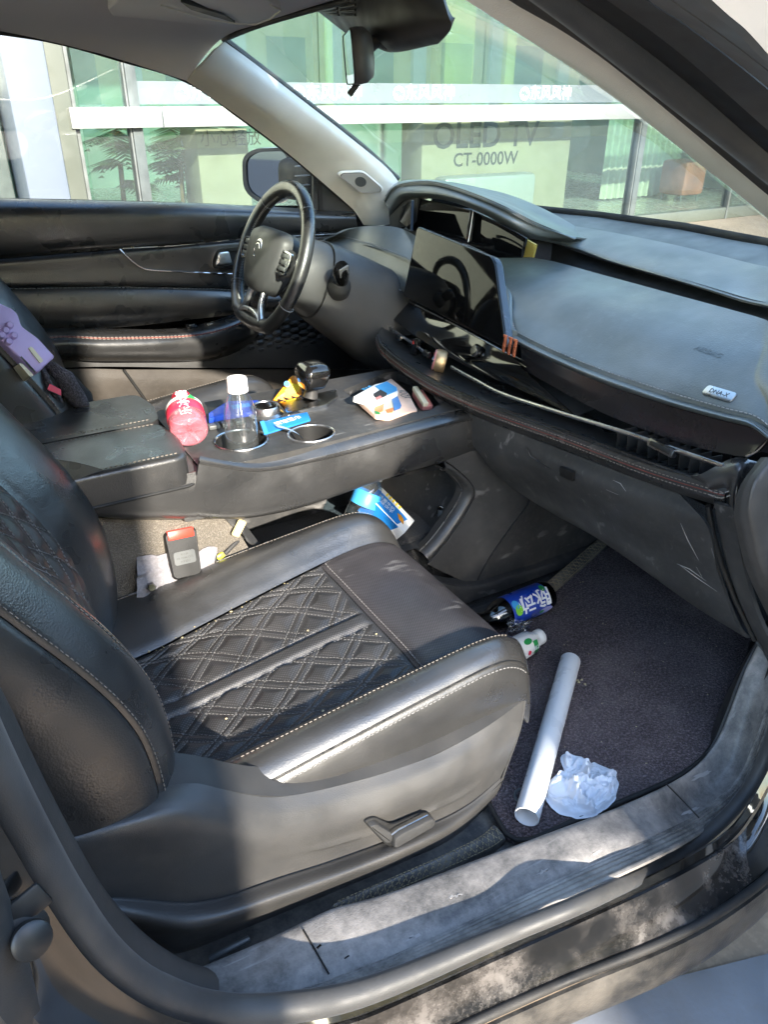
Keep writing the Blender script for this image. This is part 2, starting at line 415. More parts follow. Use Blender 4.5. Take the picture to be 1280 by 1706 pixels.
M('black_line', .006, .6)
M('headliner', (.74, .72, .72), .95, spec=.1, bump=(900, .4, .0006), var=(3, .05), rvar=.03)
M('visor_fabric', (.72, .71, .72), .9, spec=.1, bump=(900, .4, .0006), var=(3, .05), rvar=.03)
M('pillar_fabric', (.84, .82, .75), .92, spec=.15, bump=(900, .5, .0006), var=(8, .07), rvar=.03, dust=(.12, 6, (.42, .38, .32), .5))
M('carpet', .034, .95, spec=.1, bump=(700, 1., .002), var=(5, .3), fine=(420, .7), rvar=.03, sheen=.15)
M('mat_carpet', (.058, .045, .047), .95, spec=.1, bump=(300, 1., .003), var=(3, .3), fine=(240, 1.3), rvar=.03, dust=(.35, 6, (.34, .28, .255), .46, 7), sheen=.1)
M('mat_leather', .045, .5, bump=(300, .2, .0008), dust=(.5, 14, (.30, .27, .22), .42, 6))
M('console_carpet', (.14, .125, .105), .95, spec=.1, bump=(800, 1., .0015), fine=(500, .5), rvar=.03)
M('sill_plastic', .06, .5, spec=.4, bump=(500, .35, .0006), var=(6, .2), dust=(.72, 13, (.36, .335, .31), .33, 8), scr=(10, .9, (1.2, 16, 6)))
M('sill_rib', .028, .55, spec=.4, var=(6, .2), dust=(.8, 8, (.44, .405, .36), .38, 7))
M('paint_dirty', .008, .16, spec=.5, coat=.5, var=(6, .2), dust=(.9, 12, (.20, .18, .165), .44, 8, 6.), bump=(60, .08, .001))
M('paint', .008, .09, spec=.5, coat=1., var=(6, .1), rvar=.03, dust=(.12, 6, (.3, .27, .24), .5))
M('rocker_plastic', .018, .45, dust=(.35, 9, (.30, .27, .23), .38), bump=(300, .3, .001))
M('thread', (.22, .195, .165), .8, var=(40, .2))
M('thread_white', (.30, .30, .30), .8, var=(40, .2))
M('thread_dark', (.17, .165, .16), .8, var=(40, .2))
M('thread_red', (.16, .045, .035), .8, var=(40, .2))
M('thread_gold', (.24, .20, .12), .8, var=(40, .3))
M('red_button', (.75, .05, .03), .35)
M('label_grey', (.085, .09, .09), .4)
M('white_plastic', (.74, .73, .70), .35, var=(20, .06), dust=(.12, 15, DUST))
M('pvc_white', (.66, .68, .70), .33, var=(9, .05), dust=(.12, 12, DUST, .5))
M('tissue', (.70, .73, .78), .9, bump=(40, .5, .004), var=(15, .06))
M('cloth_grey', (.20, .19, .20), .9, bump=(60, .4, .003), var=(12, .15), fine=(300, .2))
M('blue_print', (.015, .18, .52), .4); M('blue_deep', (.012, .05, .36), .32); M('blue_sky', (.05, .32, .66), .42)
M('cream', (.72, .66, .48), .5); M('peach', (.72, .50, .38), .55, var=(30, .1)); M('pink', (.72, .28, .26), .5)
M('red_label', (.70, .03, .07), .35); M('green_print', (.02, .24, .06), .4); M('lime', (.20, .55, .04), .4)
M('orange_pack', (.80, .30, .02), .3); M('yellow_print', (.80, .60, .03), .4); M('lilac', (.50, .38, .68), .42, var=(30, .05))
M('ivory', (.66, .60, .42), .5); M('hair_orange', (.66, .24, .08), .5); M('cap_blue', (.08, .24, .55), .5)
M('copper', (.65, .20, .10), .3, .7); M('pink_gold', (.70, .36, .28), .3, .55); M('gold', (.62, .42, .22), .3, .8)
M('white_paper', (.78, .77, .74), .6, var=(20, .04)); M('ink', .03, .5); M('white_ink', (.75, .77, .80), .5); M('lilac_ink', (.30, .30, .55), .5)
M('yellow_tab', (.72, .70, .05), .4); M('debris', (.42, .35, .20), .8); M('foam', (.50, .40, .22), .9)
M('mesh_fabric', (.045, .042, .05), .85, bump=(350, 1., .002), fine=(260, .9))
M('black_cloth', (.010, .010, .011), .9, bump=(300, .5, .001))
M('strip_paper', (.34, .46, .60), .5); M('stain', (.02, .02, .024), .25); M('scuff', (.30, .29, .28), .8)
def CLEAR(name, col, ior=1.2, rough=.02, w=1.):
    m, N, L, b = nodes(name); b.inputs['Base Color'].default_value = C4(col); b.inputs['Roughness'].default_value = rough; b.inputs['IOR'].default_value = ior; b.inputs['Transmission Weight'].default_value = w
GLASS('clear_plastic', (.82, .87, .88), .14, .03, .05); GLASS('clear_blue', (.75, .88, .95), .06, .06, .05); GLASS('dark_clear', (.10, .11, .16), .04, .05); GLASS('film', (.85, .87, .92), .10, .08, .12); GLASS('pink_clear', (.95, .72, .76), .08, .04, .45, .6, (.80, .30, .36))
GLASS('car_glass', (.89, .95, .94), .0, 0., .03); GLASS('windscreen_glass', (.84, .94, .91), .0, 0., .05)
GLASS('shop_glass', (.80, .88, .84), .01, .0, .04, .6); GLASS('shop_glass_up', (.66, .84, .78), .12, .01, .06, .75, (.6, .78, .74)); GLASS('frost_strip', (.55, .60, .62), .05, .1, .35, .9, (.42, .45, .48))
M('mirror', .92, .01, 1., rvar=.005, var=(5, .01))
# ------------------------------------------------------------------ ground
GZ = .06
def sheet(name, x0, x1, y0, y1, z, mat, kind=None):
    return mesh(name, [(x0, y0, z), (x1, y0, z), (x1, y1, z), (x0, y1, z)], [(0, 1, 2, 3)], mat, None, False, None, kind)
M('paving', (.27, .20, .14), .85, bump=(40, .3, .004), var=(2.5, .2), fine=(60, .25), dust=(.4, 3, (.33, .27, .21)))
M('line_paint', (.20, .215, .245), .5, dust=(.6, 9, (.20, .18, .16), .5, 6), bump=(90, .2, .002))
sheet('pavement', -300, 300, -300, 300, GZ, 'paving', 'structure')

# ------------------------------------------------------------------ car body
car = thing('car', (0, 0, GZ), 'black car seen into its littered cabin, front passenger door open', 'car')
def part(name, base=(0, 0, GZ), label=None): return thing(name, base, label, parent=car)

# floor pan and toe board
floor = part('cabin_floor')
mesh('floor_carpet', [(-1.7, -.72, .335), (1.18, -.72, .335), (1.18, .74, .335), (-1.7, .74, .335), (1.42, -.72, .62), (1.42, .74, .62), (1.46, -.72, 1.0), (1.46, .74, 1.0)],
     [(0, 1, 2, 3), (1, 4, 5, 2), (4, 6, 7, 5)], 'carpet', floor, False)
mesh('tunnel', [(-1.6, -.13, .335), (1.3, -.13, .335), (1.3, -.1, .5), (-1.6, -.1, .5), (-1.6, .13, .335), (1.3, .13, .335), (1.3, .1, .5), (-1.6, .1, .5)],
     [(0, 1, 2, 3), (3, 2, 6, 7), (7, 6, 5, 4)], 'carpet', floor, False)

# roof lining: edge by the driver's window, crown, header
roof = part('roof_lining', (0, 0, 1.4))
edge = ys([(-250, 22, .66), (0, 55, .66), (100, 72, .655), (200, 100, .65), (310, 135, .645)])
edge = [A([-1.7, .62, 1.36]), A([-.9, .66, 1.40])]+edge
R = [edge,
     [A([-1.7, .55, 1.42]), A([-.9, .58, 1.455]), A([-.2, .585, 1.452]), A([.15, .585, 1.443]), A([.38, .58, 1.418]), at(368, 66, Y=.595)],
     [A([-1.7, .4, 1.45]), A([-.9, .42, 1.485]), A([-.2, .42, 1.482]), A([.2, .42, 1.47]), A([.42, .42, 1.45]), at(445, 39, Y=.42)],
     [A([-1.7, .1, 1.46]), A([-.9, .1, 1.50]), A([-.2, .1, 1.495]), A([.2, .1, 1.485]), A([.45, .1, 1.465]), A([.62, .12, 1.452])],
     [A([-1.7, -.2, 1.46]), A([-.9, -.2, 1.50]), A([-.2, -.2, 1.49]), A([.2, -.2, 1.48]), A([.42, -.2, 1.46]), A([.58, -.2, 1.447])],
     [A([-1.7, -.5, 1.43]), A([-.9, -.52, 1.465]), A([-.2, -.52, 1.455]), A([.1, -.52, 1.44]), A([.28, -.53, 1.42]), A([.40, -.54, 1.405])],
     [A([-1.7, -.62, 1.36]), A([-.9, -.64, 1.41]), A([-.2, -.64, 1.41]), A([.0, -.63, 1.41]), A([.15, -.62, 1.405]), at(770, -4, Y=-.60)]]
Surf(R, 15, flip=False).build('headliner', 'headliner', roof, nu=36, nv=40, thick=.03)
# outer roof skin
mesh('roof_skin', [(-1.75, -.66, 1.44), (-1.0, -.70, 1.50), (.3, -.68, 1.485), (.52, -.58, 1.46), (.66, 0, 1.50), (.58, .6, 1.45), (.3, .70, 1.48), (-1., .72, 1.50), (-1.75, .66, 1.44), (-1., 0, 1.56), (.3, 0, 1.545)],
     [(0, 1, 9), (1, 2, 10, 9), (2, 3, 4, 10), (10, 4, 5, 6), (9, 10, 6, 7), (0, 9, 8), (9, 7, 8)], 'paint', roof, True)

# sun visor on the driver's side with its vanity cover
vis = part('sun_visor', (.3, .4, 1.43), 'grey fabric sun visor folded against the roof')
V0 = [A([.12, .56, 1.437]), A([.13, .40, 1.459]), A([.16, .2, 1.474])]
pv = [at(178, 10, Z=1.443), at(205, 45, Z=1.435), at(320, 76, Z=1.420), at(383, 48, Z=1.425), at(470, 10, Z=1.437), at(440, -30, Z=1.452), at(250, -60, Z=1.458)]
pc = np.mean(pv, 0); vm = mat4(pc, x=pv[4]-pv[1], y=pv[5]-pv[2])
if vm[2, 2] > 0: vm[:3, 1] *= -1; vm[:3, 2] *= -1
loc2 = [((p-pc)@vm[:3, 0], (p-pc)@vm[:3, 1]) for p in pv]
prism('visor_pad', vm, rpoly(loc2, .03), .012, 'visor_fabric', vis, bevel=.005, seg=3)
def on_visor(x, y): p = at(x, y, Z=1.435); d = p-pc; n = vm[:3, 2]; dd = cf*FPX+cr*(x-640)-cu*(y-853); t = ((pc+n*.0125-CAM)@n)/(dd@n); q = CAM+dd*t-pc; return (q@vm[:3, 0], q@vm[:3, 1])
prism('vanity_cover', vm, rpoly([on_visor(*p) for p in [(300, -12), (395, 33), (425, 34), (468, 10), (430, -14), (360, -30)]], .01), .017, 'visor_fabric', vis, bevel=.003)
prism('vanity_slot', vm, rpoly([on_visor(*p) for p in [(300, -6), (318, 8), (392, 31), (372, 17)]], .004), .0205, 'black_line', vis)
tube('vanity_edge', [xf(vm, [(*on_visor(*p), .018)])[0] for p in [(268, 3), (340, 26), (395, 35), (425, 36), (450, 26), (468, 11), (450, 2)]], .0016, 'pillar_fabric', vis, 6)
tube('visor_seam', [at(320, 75, Z=1.418), at(352, 62, Z=1.424), at(383, 47, Z=1.425), at(397, 40, Z=1.427)], .0012, 'pillar_fabric', vis, 6)

# far A pillar
ap = part('windscreen_pillar', (.8, .65, 1.2), 'pale fabric windscreen pillar with a speaker grille at its foot')
PA = Surf([ys([(310, 135, .648), (400, 196, .67), (480, 256, .69), (545, 311, .71), (592, 353, .725), (606, 375, .73)]),
      ys([(335, 112, .615), (430, 178, .625), (515, 234, .645), (585, 290, .665), (622, 345, .68), (632, 376, .685)]),
      ys([(358, 85, .60), (423, 130, .605), (510, 192, .62), (600, 262, .635), (652, 318, .65), (660, 372, .66)]),
      ys([(374, 70, .605), (412, 97, .61), (502, 166, .625), (604, 246, .64), (664, 301, .66), (685, 365, .67)])], 13)
PA.build('pillar_trim', 'pillar_fabric', ap, nu=40, nv=16, thick=.012)
tube('pillar_seal', spline(ys([(378, 68, .615), (412, 94, .62), (502, 163, .632), (604, 243, .648), (664, 298, .668)]), 40), .006, 'black_line', ap, 8)
# speaker grille on the pillar foot
gm_c = at(600, 303, Y=.652)
nn = PA.normal([.83], [.55])[0]; gm = mat4(gm_c+nn*.001, z=nn, x=A([1, 0, -.35]))
def on_plane(m, x, y, off=0.):
    d = cf*FPX+cr*(x-640)-cu*(y-853); n = m[:3, 2]; t = ((m[:3, 3]+n*off-CAM)@n)/(d@n); q = CAM+d*t-m[:3, 3]; return (q@m[:3, 0], q@m[:3, 1])
go = rpoly([on_plane(gm, *p) for p in [(561, 290), (567, 285), (605, 284), (638, 312), (638, 320), (601, 322)]], .012)
prism('speaker_rim', gm, go, .006, 'pillar_fabric', ap, bevel=.002)
gi = (A(go)-A(go).mean(0))*.86+A(go).mean(0)
M('speaker_mesh', (.40, .39, .36), .6, perf=380); prism('speaker_grille', gm, gi, .0075, 'speaker_mesh', ap, uv=True)
ring('speaker_groove', gm, (A(go)-A(go).mean(0))*.90+A(go).mean(0), (A(go)-A(go).mean(0))*.865+A(go).mean(0), .0068, 'black_line', ap)
cen = np.array(on_plane(gm, 600, 301)); prism('speaker_cone', gm, [cen+.016*A([math.cos(a), .8*math.sin(a)]) for a in np.linspace(0, 6.28, 24)[:-1]], .0082, 'label_grey', ap)

# windscreen
ws = part('windscreen', (1, 0, 1.2))
Lx = ys([(372, 66, .607), (412, 96, .612), (502, 165, .627), (604, 245, .642), (664, 300, .662)])+[A([1.13, .69, 1.03])]
Cx = [A([.60, .12, 1.455]), A([.78, .13, 1.385]), A([.96, .14, 1.285]), A([1.14, .14, 1.17]), A([1.27, .14, 1.09]), A([1.335, .14, 1.040])]
Dx = [A([.50, -.3, 1.440]), A([.68, -.30, 1.37]), A([.86, -.31, 1.28]), A([1.04, -.32, 1.18]), A([1.2, -.33, 1.10]), A([1.30, -.33, 1.055])]
Nx = ys([(752, -15, -.595), (838, 42, -.605), (1000, 146, -.62), (1140, 253, -.64), (1280, 366, -.66), (1370, 440, -.67)])
WS = Surf([Lx, Cx, Dx, Nx], 9)
WS.build('glass_pane', 'windscreen_glass', ws, nu=30, nv=30, thick=0)
tube('lower_frit', [A([1.135, .66, 1.035])]+[at(865, 347, X=1.25), at(1000, 361, X=1.305), at(1140, 380, X=1.305), at(1280, 407, X=1.28), A([1.2, -.5, 1.06]), A([1.08, -.66, 1.06])], .011, 'black_line', ws, 8, sx=.5)
# rain-sensor shade and header seal
tube('header_seal', spline([Lx[0], at(445, 38, Y=.42), A([.615, .12, 1.448]), A([.575, -.2, 1.442]), A([.50, -.4, 1.43])], 30), .006, 'black_line', ws, 8)

# near side of the front opening: pillar trim, seals, painted frame
nap = part('front_door_frame', (.6, -.7, 1.2))
def band(y, pts): return [at(a, b, Y=y) for a, b in pts]
e0 = band(-.605, [(600, -114), (775, 0), (840, 42), (1000, 144), (1140, 252), (1280, 364), (1420, 480)])
e1 = band(-.63, [(650, -118), (825, 0), (880, 34), (1000, 108), (1140, 220), (1280, 337), (1420, 450)])
e1b = band(-.645, [(680, -118), (845, 0), (900, 30), (1000, 95), (1140, 208), (1280, 326), (1420, 440)])
e2 = band(-.665, [(750, -116), (905, -4), (950, 28), (1000, 66), (1140, 178), (1280, 298), (1420, 418)])
Surf([e0, e1, e1b], 15).build('pillar_trim', 'pillar_fabric', nap, nu=40, nv=10, thick=.01)
Surf([e1b, [p+(0, -.004, .006) for p in e1b], e2], 15).build('pillar_edge_seal', 'plastic', nap, nu=40, nv=10, thick=.01)
e3 = band(-.735, [(870, -100), (1010, 0), (1060, 35), (1140, 95), (1280, 218), (1420, 345)])
e4 = band(-.77, [(960, -100), (1075, 0), (1140, 42), (1280, 150), (1420, 275)])
e5 = band(-.80, [(1010, -90), (1110, -5), (1180, 45), (1280, 120), (1420, 240)])
e6 = band(-.845, [(1100, -100), (1200, -5), (1240, 28), (1280, 72), (1420, 190)])
e2c = [p+A([0, -.012, -.002]) for p in e2]
Surf([e2c, [p+A([-.0, -.012, .0]) for p in spline(e2c, 9)], [p+A([0, .012, -.004]) for p in spline(e3, 9)], e3], 15).build('seal_channel', 'black_line', nap, nu=40, nv=12, thick=.004)
Surf([e3, e4], 15).build('painted_frame', 'plastic', nap, nu=40, nv=4, thick=.006)
M('frame_grey', .13, .4, dust=(.2, 5, DUST)); 
Surf([[p-(0, .002, 0) for p in e4], e5], 15).build('frame_step', 'frame_grey', nap, nu=40, nv=4, thick=.006)
Surf([[p-(0, .002, 0) for p in e5], [p+A([0, -.01, .0]) for p in spline(e6, 9)], e6], 15).build('outer_frame', 'frame_grey', nap, nu=40, nv=8, thick=.01)

# one continuous opening seal: B pillar, sill, A pillar foot, up the windscreen pillar
seal = spline([*band(-.775, [(-120, 1050), (-40, 1235), (40, 1390), (105, 1500), (180, 1598), (265, 1655)]), *[at(a, b, Z=z) for a, b, z in [(380, 1683, .475), (520, 1672, .452), (640, 1640, .445), (840, 1557, .445), (990, 1495, .45)]],
               *[at(a, b, Y=y) for a, b, y in [(1130, 1425, -.835), (1220, 1350, -.825), (1275, 1265, -.815), (1330, 1100, -.80)]], A([.93, -.77, .78]), A([.93, -.74, 1.0]), at(1420, 395, Y=-.70), at(1280, 268, Y=-.695), at(1140, 152, Y=-.695), at(1000, 38, Y=-.695), at(940, -10, Y=-.695), at(820, -100, Y=-.69)], 160)
tube('opening_seal', seal, [.019, .019, .018, .015, .011, .010, .010, .012, .015, .017, .017, .017, .017, .017], 'rubber_soft', nap, 14)

# B pillar
M('striker_steel', .05, .4, .6)
bp = part('door_pillar', (-.25, -.8, .8))
bi = band(-.745, [(-200, 900), (-40, 1130), (40, 1290), (110, 1420), (160, 1500), (230, 1573), (310, 1622), (345, 1632)])
bj = [p+A([-.012, -.03, 0]) for p in bi]
bo = [p+A([-.05, .03, 0]) for p in bi]
Surf([[p+A([-.06, .03, .03]) for p in bi], bi, bj], 17).build('pillar_inner_trim', 'plastic_dark', bp, nu=40, nv=14, thick=.01)
sl0 = band(-.80, [(-120, 1010), (-75, 1235), (10, 1390), (75, 1500), (150, 1605), (235, 1672), (330, 1708), (450, 1725)])
sl1 = band(-.835, [(-200, 1200), (-140, 1330), (-60, 1480), (10, 1620), (60, 1700), (150, 1760), (260, 1800), (400, 1820)])
Surf([sl0, [(a*.5+b*.5)+A([0, .006, 0]) for a, b in zip(spline(sl0, 9), spline(sl1, 9))], sl1], 17).build('painted_pillar', 'paint', bp, nu=40, nv=10, thick=.006)
sl2 = [p+A([-.06, -.035, -.01]) for p in spline(sl1, 9)]
Surf([sl1, sl2, [p+A([-.10, -.0, -.02]) for p in sl2]], 17).build('pillar_outer', 'rocker_plastic', bp, nu=40, nv=10, thick=.006)
# door latch striker
stc = at(40, 1548, Y=-.82)
rbox('striker_plate', mat4(stc+A([.004, .004, .016]), x=(1, 0, .35), z=(.1, -1, .3)), (.034, .022, .005), 'striker_steel', bp, .003, 2)
lathe('striker_bolt', mat4(stc, z=(.25, -1, .45), x=(1, 0, 0)), [(.0, .0), (.017, .0), (.017, .004), (.009, .006), (.009, .014), (.0135, .016), (.014, .021), (.012, .023), (0, .0235)], 'striker_steel', bp, 24)

# door sill
sill = part('door_sill', (.3, -.75, .4), 'dusty scuffed sill of the open passenger door')
s0 = zs([(250, 1655, .47), (345, 1608, .425), (450, 1565, .42), (570, 1510, .42), (640, 1493, .42), (805, 1430, .42), (880, 1402, .42), (1040, 1342, .42)])+ys([(1140, 1294, -.752), (1195, 1240, -.74), (1225, 1170, -.728), (1248, 1110, -.715), (1285, 1040, -.70)])
s1 = zs([(280, 1670, .47), (380, 1640, .43), (480, 1612, .425), (580, 1570, .425), (660, 1545, .425), (820, 1480, .425), (930, 1432, .425), (1052, 1380, .425)])+ys([(1150, 1335, -.775), (1212, 1280, -.765), (1243, 1210, -.755), (1265, 1150, -.745), (1300, 1075, -.73)])
s2 = zs([(310, 1680, .465), (410, 1668, .432), (500, 1652, .42), (580, 1622, .418), (660, 1592, .418), (840, 1508, .418), (960, 1452, .418), (1075, 1402, .418)])+ys([(1165, 1358, -.80), (1232, 1305, -.795), (1262, 1240, -.79), (1285, 1180, -.78), (1320, 1100, -.77)])
si = [p+A([0, .004, -.014]) for p in s0]; sin_ = [p+A([0, .02, -.085]) for p in s0]
SS = Surf([si, s0, s1, s2], 29)
SS.build('scuff_plate', 'sill_plastic', sill, nu=110, nv=22, thick=.004, disp=lambda u, v: -.003*np.exp(-((v-.985)/.02)**2)+.0012*np.sin(u*40)*np.exp(-((v-.5)/.2)**2))
Surf([sin_, [p+A([0, .001, -.003]) for p in si]], 29).build('sill_inner', 'plastic_dark', sill, nu=60, nv=5)
# wet stains and pale scuffs on the plate, each a thin film with its own outline
rs = random.Random(4)
def blot(name, S, px, py, r, mat, parent, n=14, el=1.8, h=.0005):
    L = []
    for k in range(n):
        a = 2*math.pi*k/n; q = r*rs.uniform(.45, 1.15); L.append((px+q*el*math.cos(a), py+q*math.sin(a)*.7-q*el*math.cos(a)*.42))
    P = on_surf(S, [(px, py)]+L, h); return mesh(name, P, [(0, 1+j, 1+(j+1) % n) for j in range(n)], mat, parent, True)
for px, py, r in ((590, 1540, 6), (566, 1549, 4), (548, 1553, 3), (536, 1564, 4), (533, 1576, 3), (578, 1594, 2.5), (555, 1540, 2.5), (602, 1548, 3)): blot('stain', SS, px, py, r, 'stain', sill)
for px, py, r in ((1062, 1420, 7), (905, 1452, 5), (1150, 1352, 6), (1170, 1290, 7), (1105, 1345, 4), (760, 1492, 5), (690, 1560, 6), (995, 1420, 4)): blot('scuff_mark', SS, px, py, r, 'scuff', sill, el=2.4)
# plate joints
for a, b in (((505, 1548), (548, 1622)), ((1110, 1305), (1165, 1362))):
    pa, pb = at(*a, Z=.4245), at(*b, Z=.4245); tube('plate_joint', even([pa, (pa+pb)/2+A([0, 0, .001]), pb], 6), .0012, 'black_line', sill, 5)
# ribbed strip between plate and seal
s3 = [p+A([0, -.004, .004]) for p in s2]
sw = spline(seal[[int(k) for k in np.linspace(48, 105, 12)]], 13)
s3e = spline(s2, 13)
s4 = zs([(330, 1688, .465), (430, 1680, .44), (520, 1662, .43), (600, 1640, .428), (670, 1612, .428), (850, 1538, .43), (975, 1482, .432), (1100, 1425, .435)])+ys([(1185, 1378, -.82), (1250, 1325, -.812), (1280, 1260, -.805), (1305, 1195, -.795), (1340, 1115, -.785)])
SR = Surf([[p+A([0, .006, -.003]) for p in s2], [p+A([0, -.004, .0]) for p in s2], s4], 29); SR.build('seal_ribs', 'sill_rib', sill, nu=110, nv=40, thick=.003, disp=lambda u, v: .0022*np.abs(np.sin(v*math.pi*7)))
# painted sill flange and rocker
s5 = zs([(300, 1728, .45), (450, 1722, .42), (560, 1712, .405), (660, 1675, .40), (860, 1585, .40), (1005, 1520, .40), (1150, 1450, .40)])+ys([(1235, 1390, -.865), (1290, 1300, -.86), (1325, 1230, -.855)])
s6 = zs([(330, 1850, .36), (450, 1820, .355), (560, 1790, .35), (700, 1737, .345), (800, 1692, .345), (940, 1630, .345), (1090, 1570, .345), (1190, 1520, .35)])+ys([(1285, 1450, -.915), (1360, 1360, -.91)])
FLG = Surf([s5, [(a+b)/2+A([0, 0, -.006]) for a, b in zip(spline(s5, 12), spline(s6, 12))], s6], 25)
FLG.build('painted_flange', 'paint_dirty', sill, us=np.linspace(0, .845, 90), vs_=np.linspace(0, 1, 14), thick=.005); FLG.build('painted_flange', 'paint', sill, us=np.linspace(.8455, 1, 20), vs_=np.linspace(0, 1, 14), thick=.005)
s5b = [p+A([0, .004, -.004]) for p in s5]
Surf([[p+A([0, .012, .008]) for p in spline(s5, 20)], s5b], 25).build('flange_lip', 'paint', sill, nu=60, nv=4)
tube('drip_rail', [p+A([0, -.003, .0]) for p in spline(s6, 60)], .0065, 'rubber', sill, 8)
s7 = [p+A([0, -.010, -.012]) for p in spline(s6, 20)]; s8 = [p+A([0, -.014, -.04]) for p in spline(s6, 20)]; s9 = [p+A([0, -.008, -.10]) for p in spline(s6, 20)]; s10 = [p+A([0, .04, -.15]) for p in spline(s6, 20)]
Surf([s7, s8, s9, s10], 25).build('rocker_cover', 'rocker_plastic', sill, nu=70, nv=14, thick=.005)
M('tape', (.55, .62, .72), .6)
# mud splashes: thin raised patches of dried mud on the flange
# hinge-side fender front of the opening, hood
fen = part('front_bodywork', (1.6, 0, .6))
mesh('bonnet', [(1.40, -.80, .93), (1.44, 0, .975), (1.40, .80, .93), (1.9, -.78, .90), (1.9, 0, .945), (1.9, .78, .90), (2.45, -.66, .76), (2.5, 0, .80), (2.45, .66, .76)], [(0, 3, 4, 1), (1, 4, 5, 2), (3, 6, 7, 4), (4, 7, 8, 5)], 'paint', fen, True)
for sy in (-1, 1):
    mesh('fender', [(1.12, sy*.90, .95), (1.12, sy*.92, .30), (1.40, sy*.80, .928), (1.9, sy*.78, .898), (1.9, sy*.93, .55), (2.45, sy*.66, .758), (2.5, sy*.8, .45), (1.45, sy*.93, .30), (2.3, sy*.90, .45)], [(0, 2, 7, 1), (2, 3, 4, 7), (3, 5, 6, 4), (4, 6, 8)] if sy < 0 else [(1, 7, 2, 0), (7, 4, 3, 2), (4, 6, 5, 3), (8, 6, 4)], 'paint', fen, True)
# rear of the cabin: rear doors, bench, parcel shelf (out of frame, closes the cabin)
rear = part('rear_cabin', (-1.2, 0, .6))
def bodybox(name, x0, x1, y0, y1, z0, z1, mat, parent, bevel=.02, lean=0.):
    o = rbox(name, mat4(((x0+x1)/2, (y0+y1)/2, (z0+z1)/2), x=(1, 0, 0), z=(0, -lean, 1)), (x1-x0, y1-y0, z1-z0), mat, parent, bevel, 3); return o
bodybox('rear_door', -1.55, -.345, -.915, -.80, .30, 1.06, 'paint', rear, .035); bodybox('rear_door_lining', -1.5, -.36, -.798, -.75, .40, 1.05, 'leather', rear, .02)
bodybox('pillar_lower', -.335, -.195, -.845, -.70, .30, 1.06, 'plastic_dark', rear, .03); bodybox('pillar_upper', -.335, -.205, -.80, -.70, 1.02, 1.43, 'plastic_dark', rear, .025, -.18)
tube('rear_window_frame', spline([A([-.36, -.82, 1.06]), A([-.36, -.72, 1.38]), A([-.5, -.71, 1.42]), A([-1.2, -.69, 1.40]), A([-1.5, -.72, 1.25]), A([-1.55, -.82, 1.08])], 40), .018, 'rubber', rear, 8)
mesh('rear_side_glass', [(-1.55, -.82, 1.08), (-.36, -.82, 1.06), (-.36, -.71, 1.40), (-1.2, -.69, 1.40), (-1.5, -.72, 1.25)], [(0, 1, 2, 3, 4)], 'car_glass', rear, False)
y = .76; mesh('rear_door_panel', [(-1.6, y, .34), (-.2, y, .34), (-.2, y, 1.09), (-1.6, y, 1.10)], [(3, 2, 1, 0)], 'plastic_dark', rear, False)
mesh('pillar_upper', [(-.36, y, 1.08), (-.20, y, 1.08), (-.22, .66, 1.42), (-.36, .66, 1.42)], [(0, 1, 2, 3)], 'plastic_dark', rear, False)
mesh('rear_side_glass', [(-1.6, y, 1.10), (-.36, y, 1.08), (-.36, .66, 1.42), (-1.6, .62, 1.38)], [(0, 1, 2, 3)], 'car_glass', rear, False)
# hinge pillar and inner cowl side closing the front of the opening
bodybox('hinge_pillar', .925, 1.13, -.885, -.745, .30, 1.04, 'paint', fen, .02)
mesh('cowl_side', [(.86, -.742, .34), (1.45, -.742, .34), (1.45, -.742, .99), (1.15, -.742, 1.06), (.93, -.742, 1.02), (.86, -.742, .90)], [(0, 5, 4, 3, 2, 1)], 'plastic_dark', fen, False)
mesh('rear_bench', [(-1.35, -.7, .36), (-.85, -.7, .36), (-.8, -.7, .58), (-1.25, -.7, .55), (-1.55, -.7, 1.08), (-1.6, -.7, 1.05), (-1.35, .7, .36), (-.85, .7, .36), (-.8, .7, .58), (-1.25, .7, .55), (-1.55, .7, 1.08), (-1.6, .7, 1.05)],
     [(1, 2, 8, 7), (2, 3, 9, 8), (3, 4, 10, 9), (4, 5, 11, 10), (0, 1, 2, 3), (3, 4, 5, 0), (6, 9, 8, 7), (6, 11, 10, 9)], 'leather', rear, False)
mesh('rear_bulkhead', [(-1.6, -.8, .34), (-1.6, .76, .34), (-1.6, .76, 1.08), (-1.6, -.8, 1.08), (-1.75, -.62, 1.40), (-1.75, .62, 1.40)], [(0, 1, 2, 3), (3, 2, 5, 4)], 'plastic_dark', rear, False)
# ------------------------------------------------------------------ driver's door (far side)
M('plastic_brown', (.040, .034, .028), .5, spec=.4, bump=(420, .4, .0006), dust=(.12, 5, DUST))
dd = part('driver_door', (.4, .72, .4), 'black driver\'s door trim with stitched armrest and speaker panel')
def rowy(y, pts): return [at(a, b, Y=(c[0] if c else y)) for a, b, *c in pts]
belt = [(-330, 322), (0, 331), (200, 335), (400, 342), (592, 354)]
ln1 = [(-330, 462), (0, 431), (200, 415), (400, 399), (597, 386)]
def mid(a, b, t): return [((1-t)*p[0]+t*q[0], (1-t)*p[1]+t*q[1]) for p, q in zip(a, b)]
def off(a, d): return [(p[0], p[1]+d) for p in a]
Surf([rowy(.74, belt), rowy(.715, off(belt, 3)), rowy(.688, mid(belt, ln1, .22)), rowy(.684, mid(belt, ln1, .6)), rowy(.690, mid(belt, ln1, .9)), rowy(.703, ln1)], 13).build('upper_trim', 'leather', dd, nu=30, nv=24)
sm2 = [(-330, 482), (0, 479), (200, 477), (400, 481), (610, 492)]
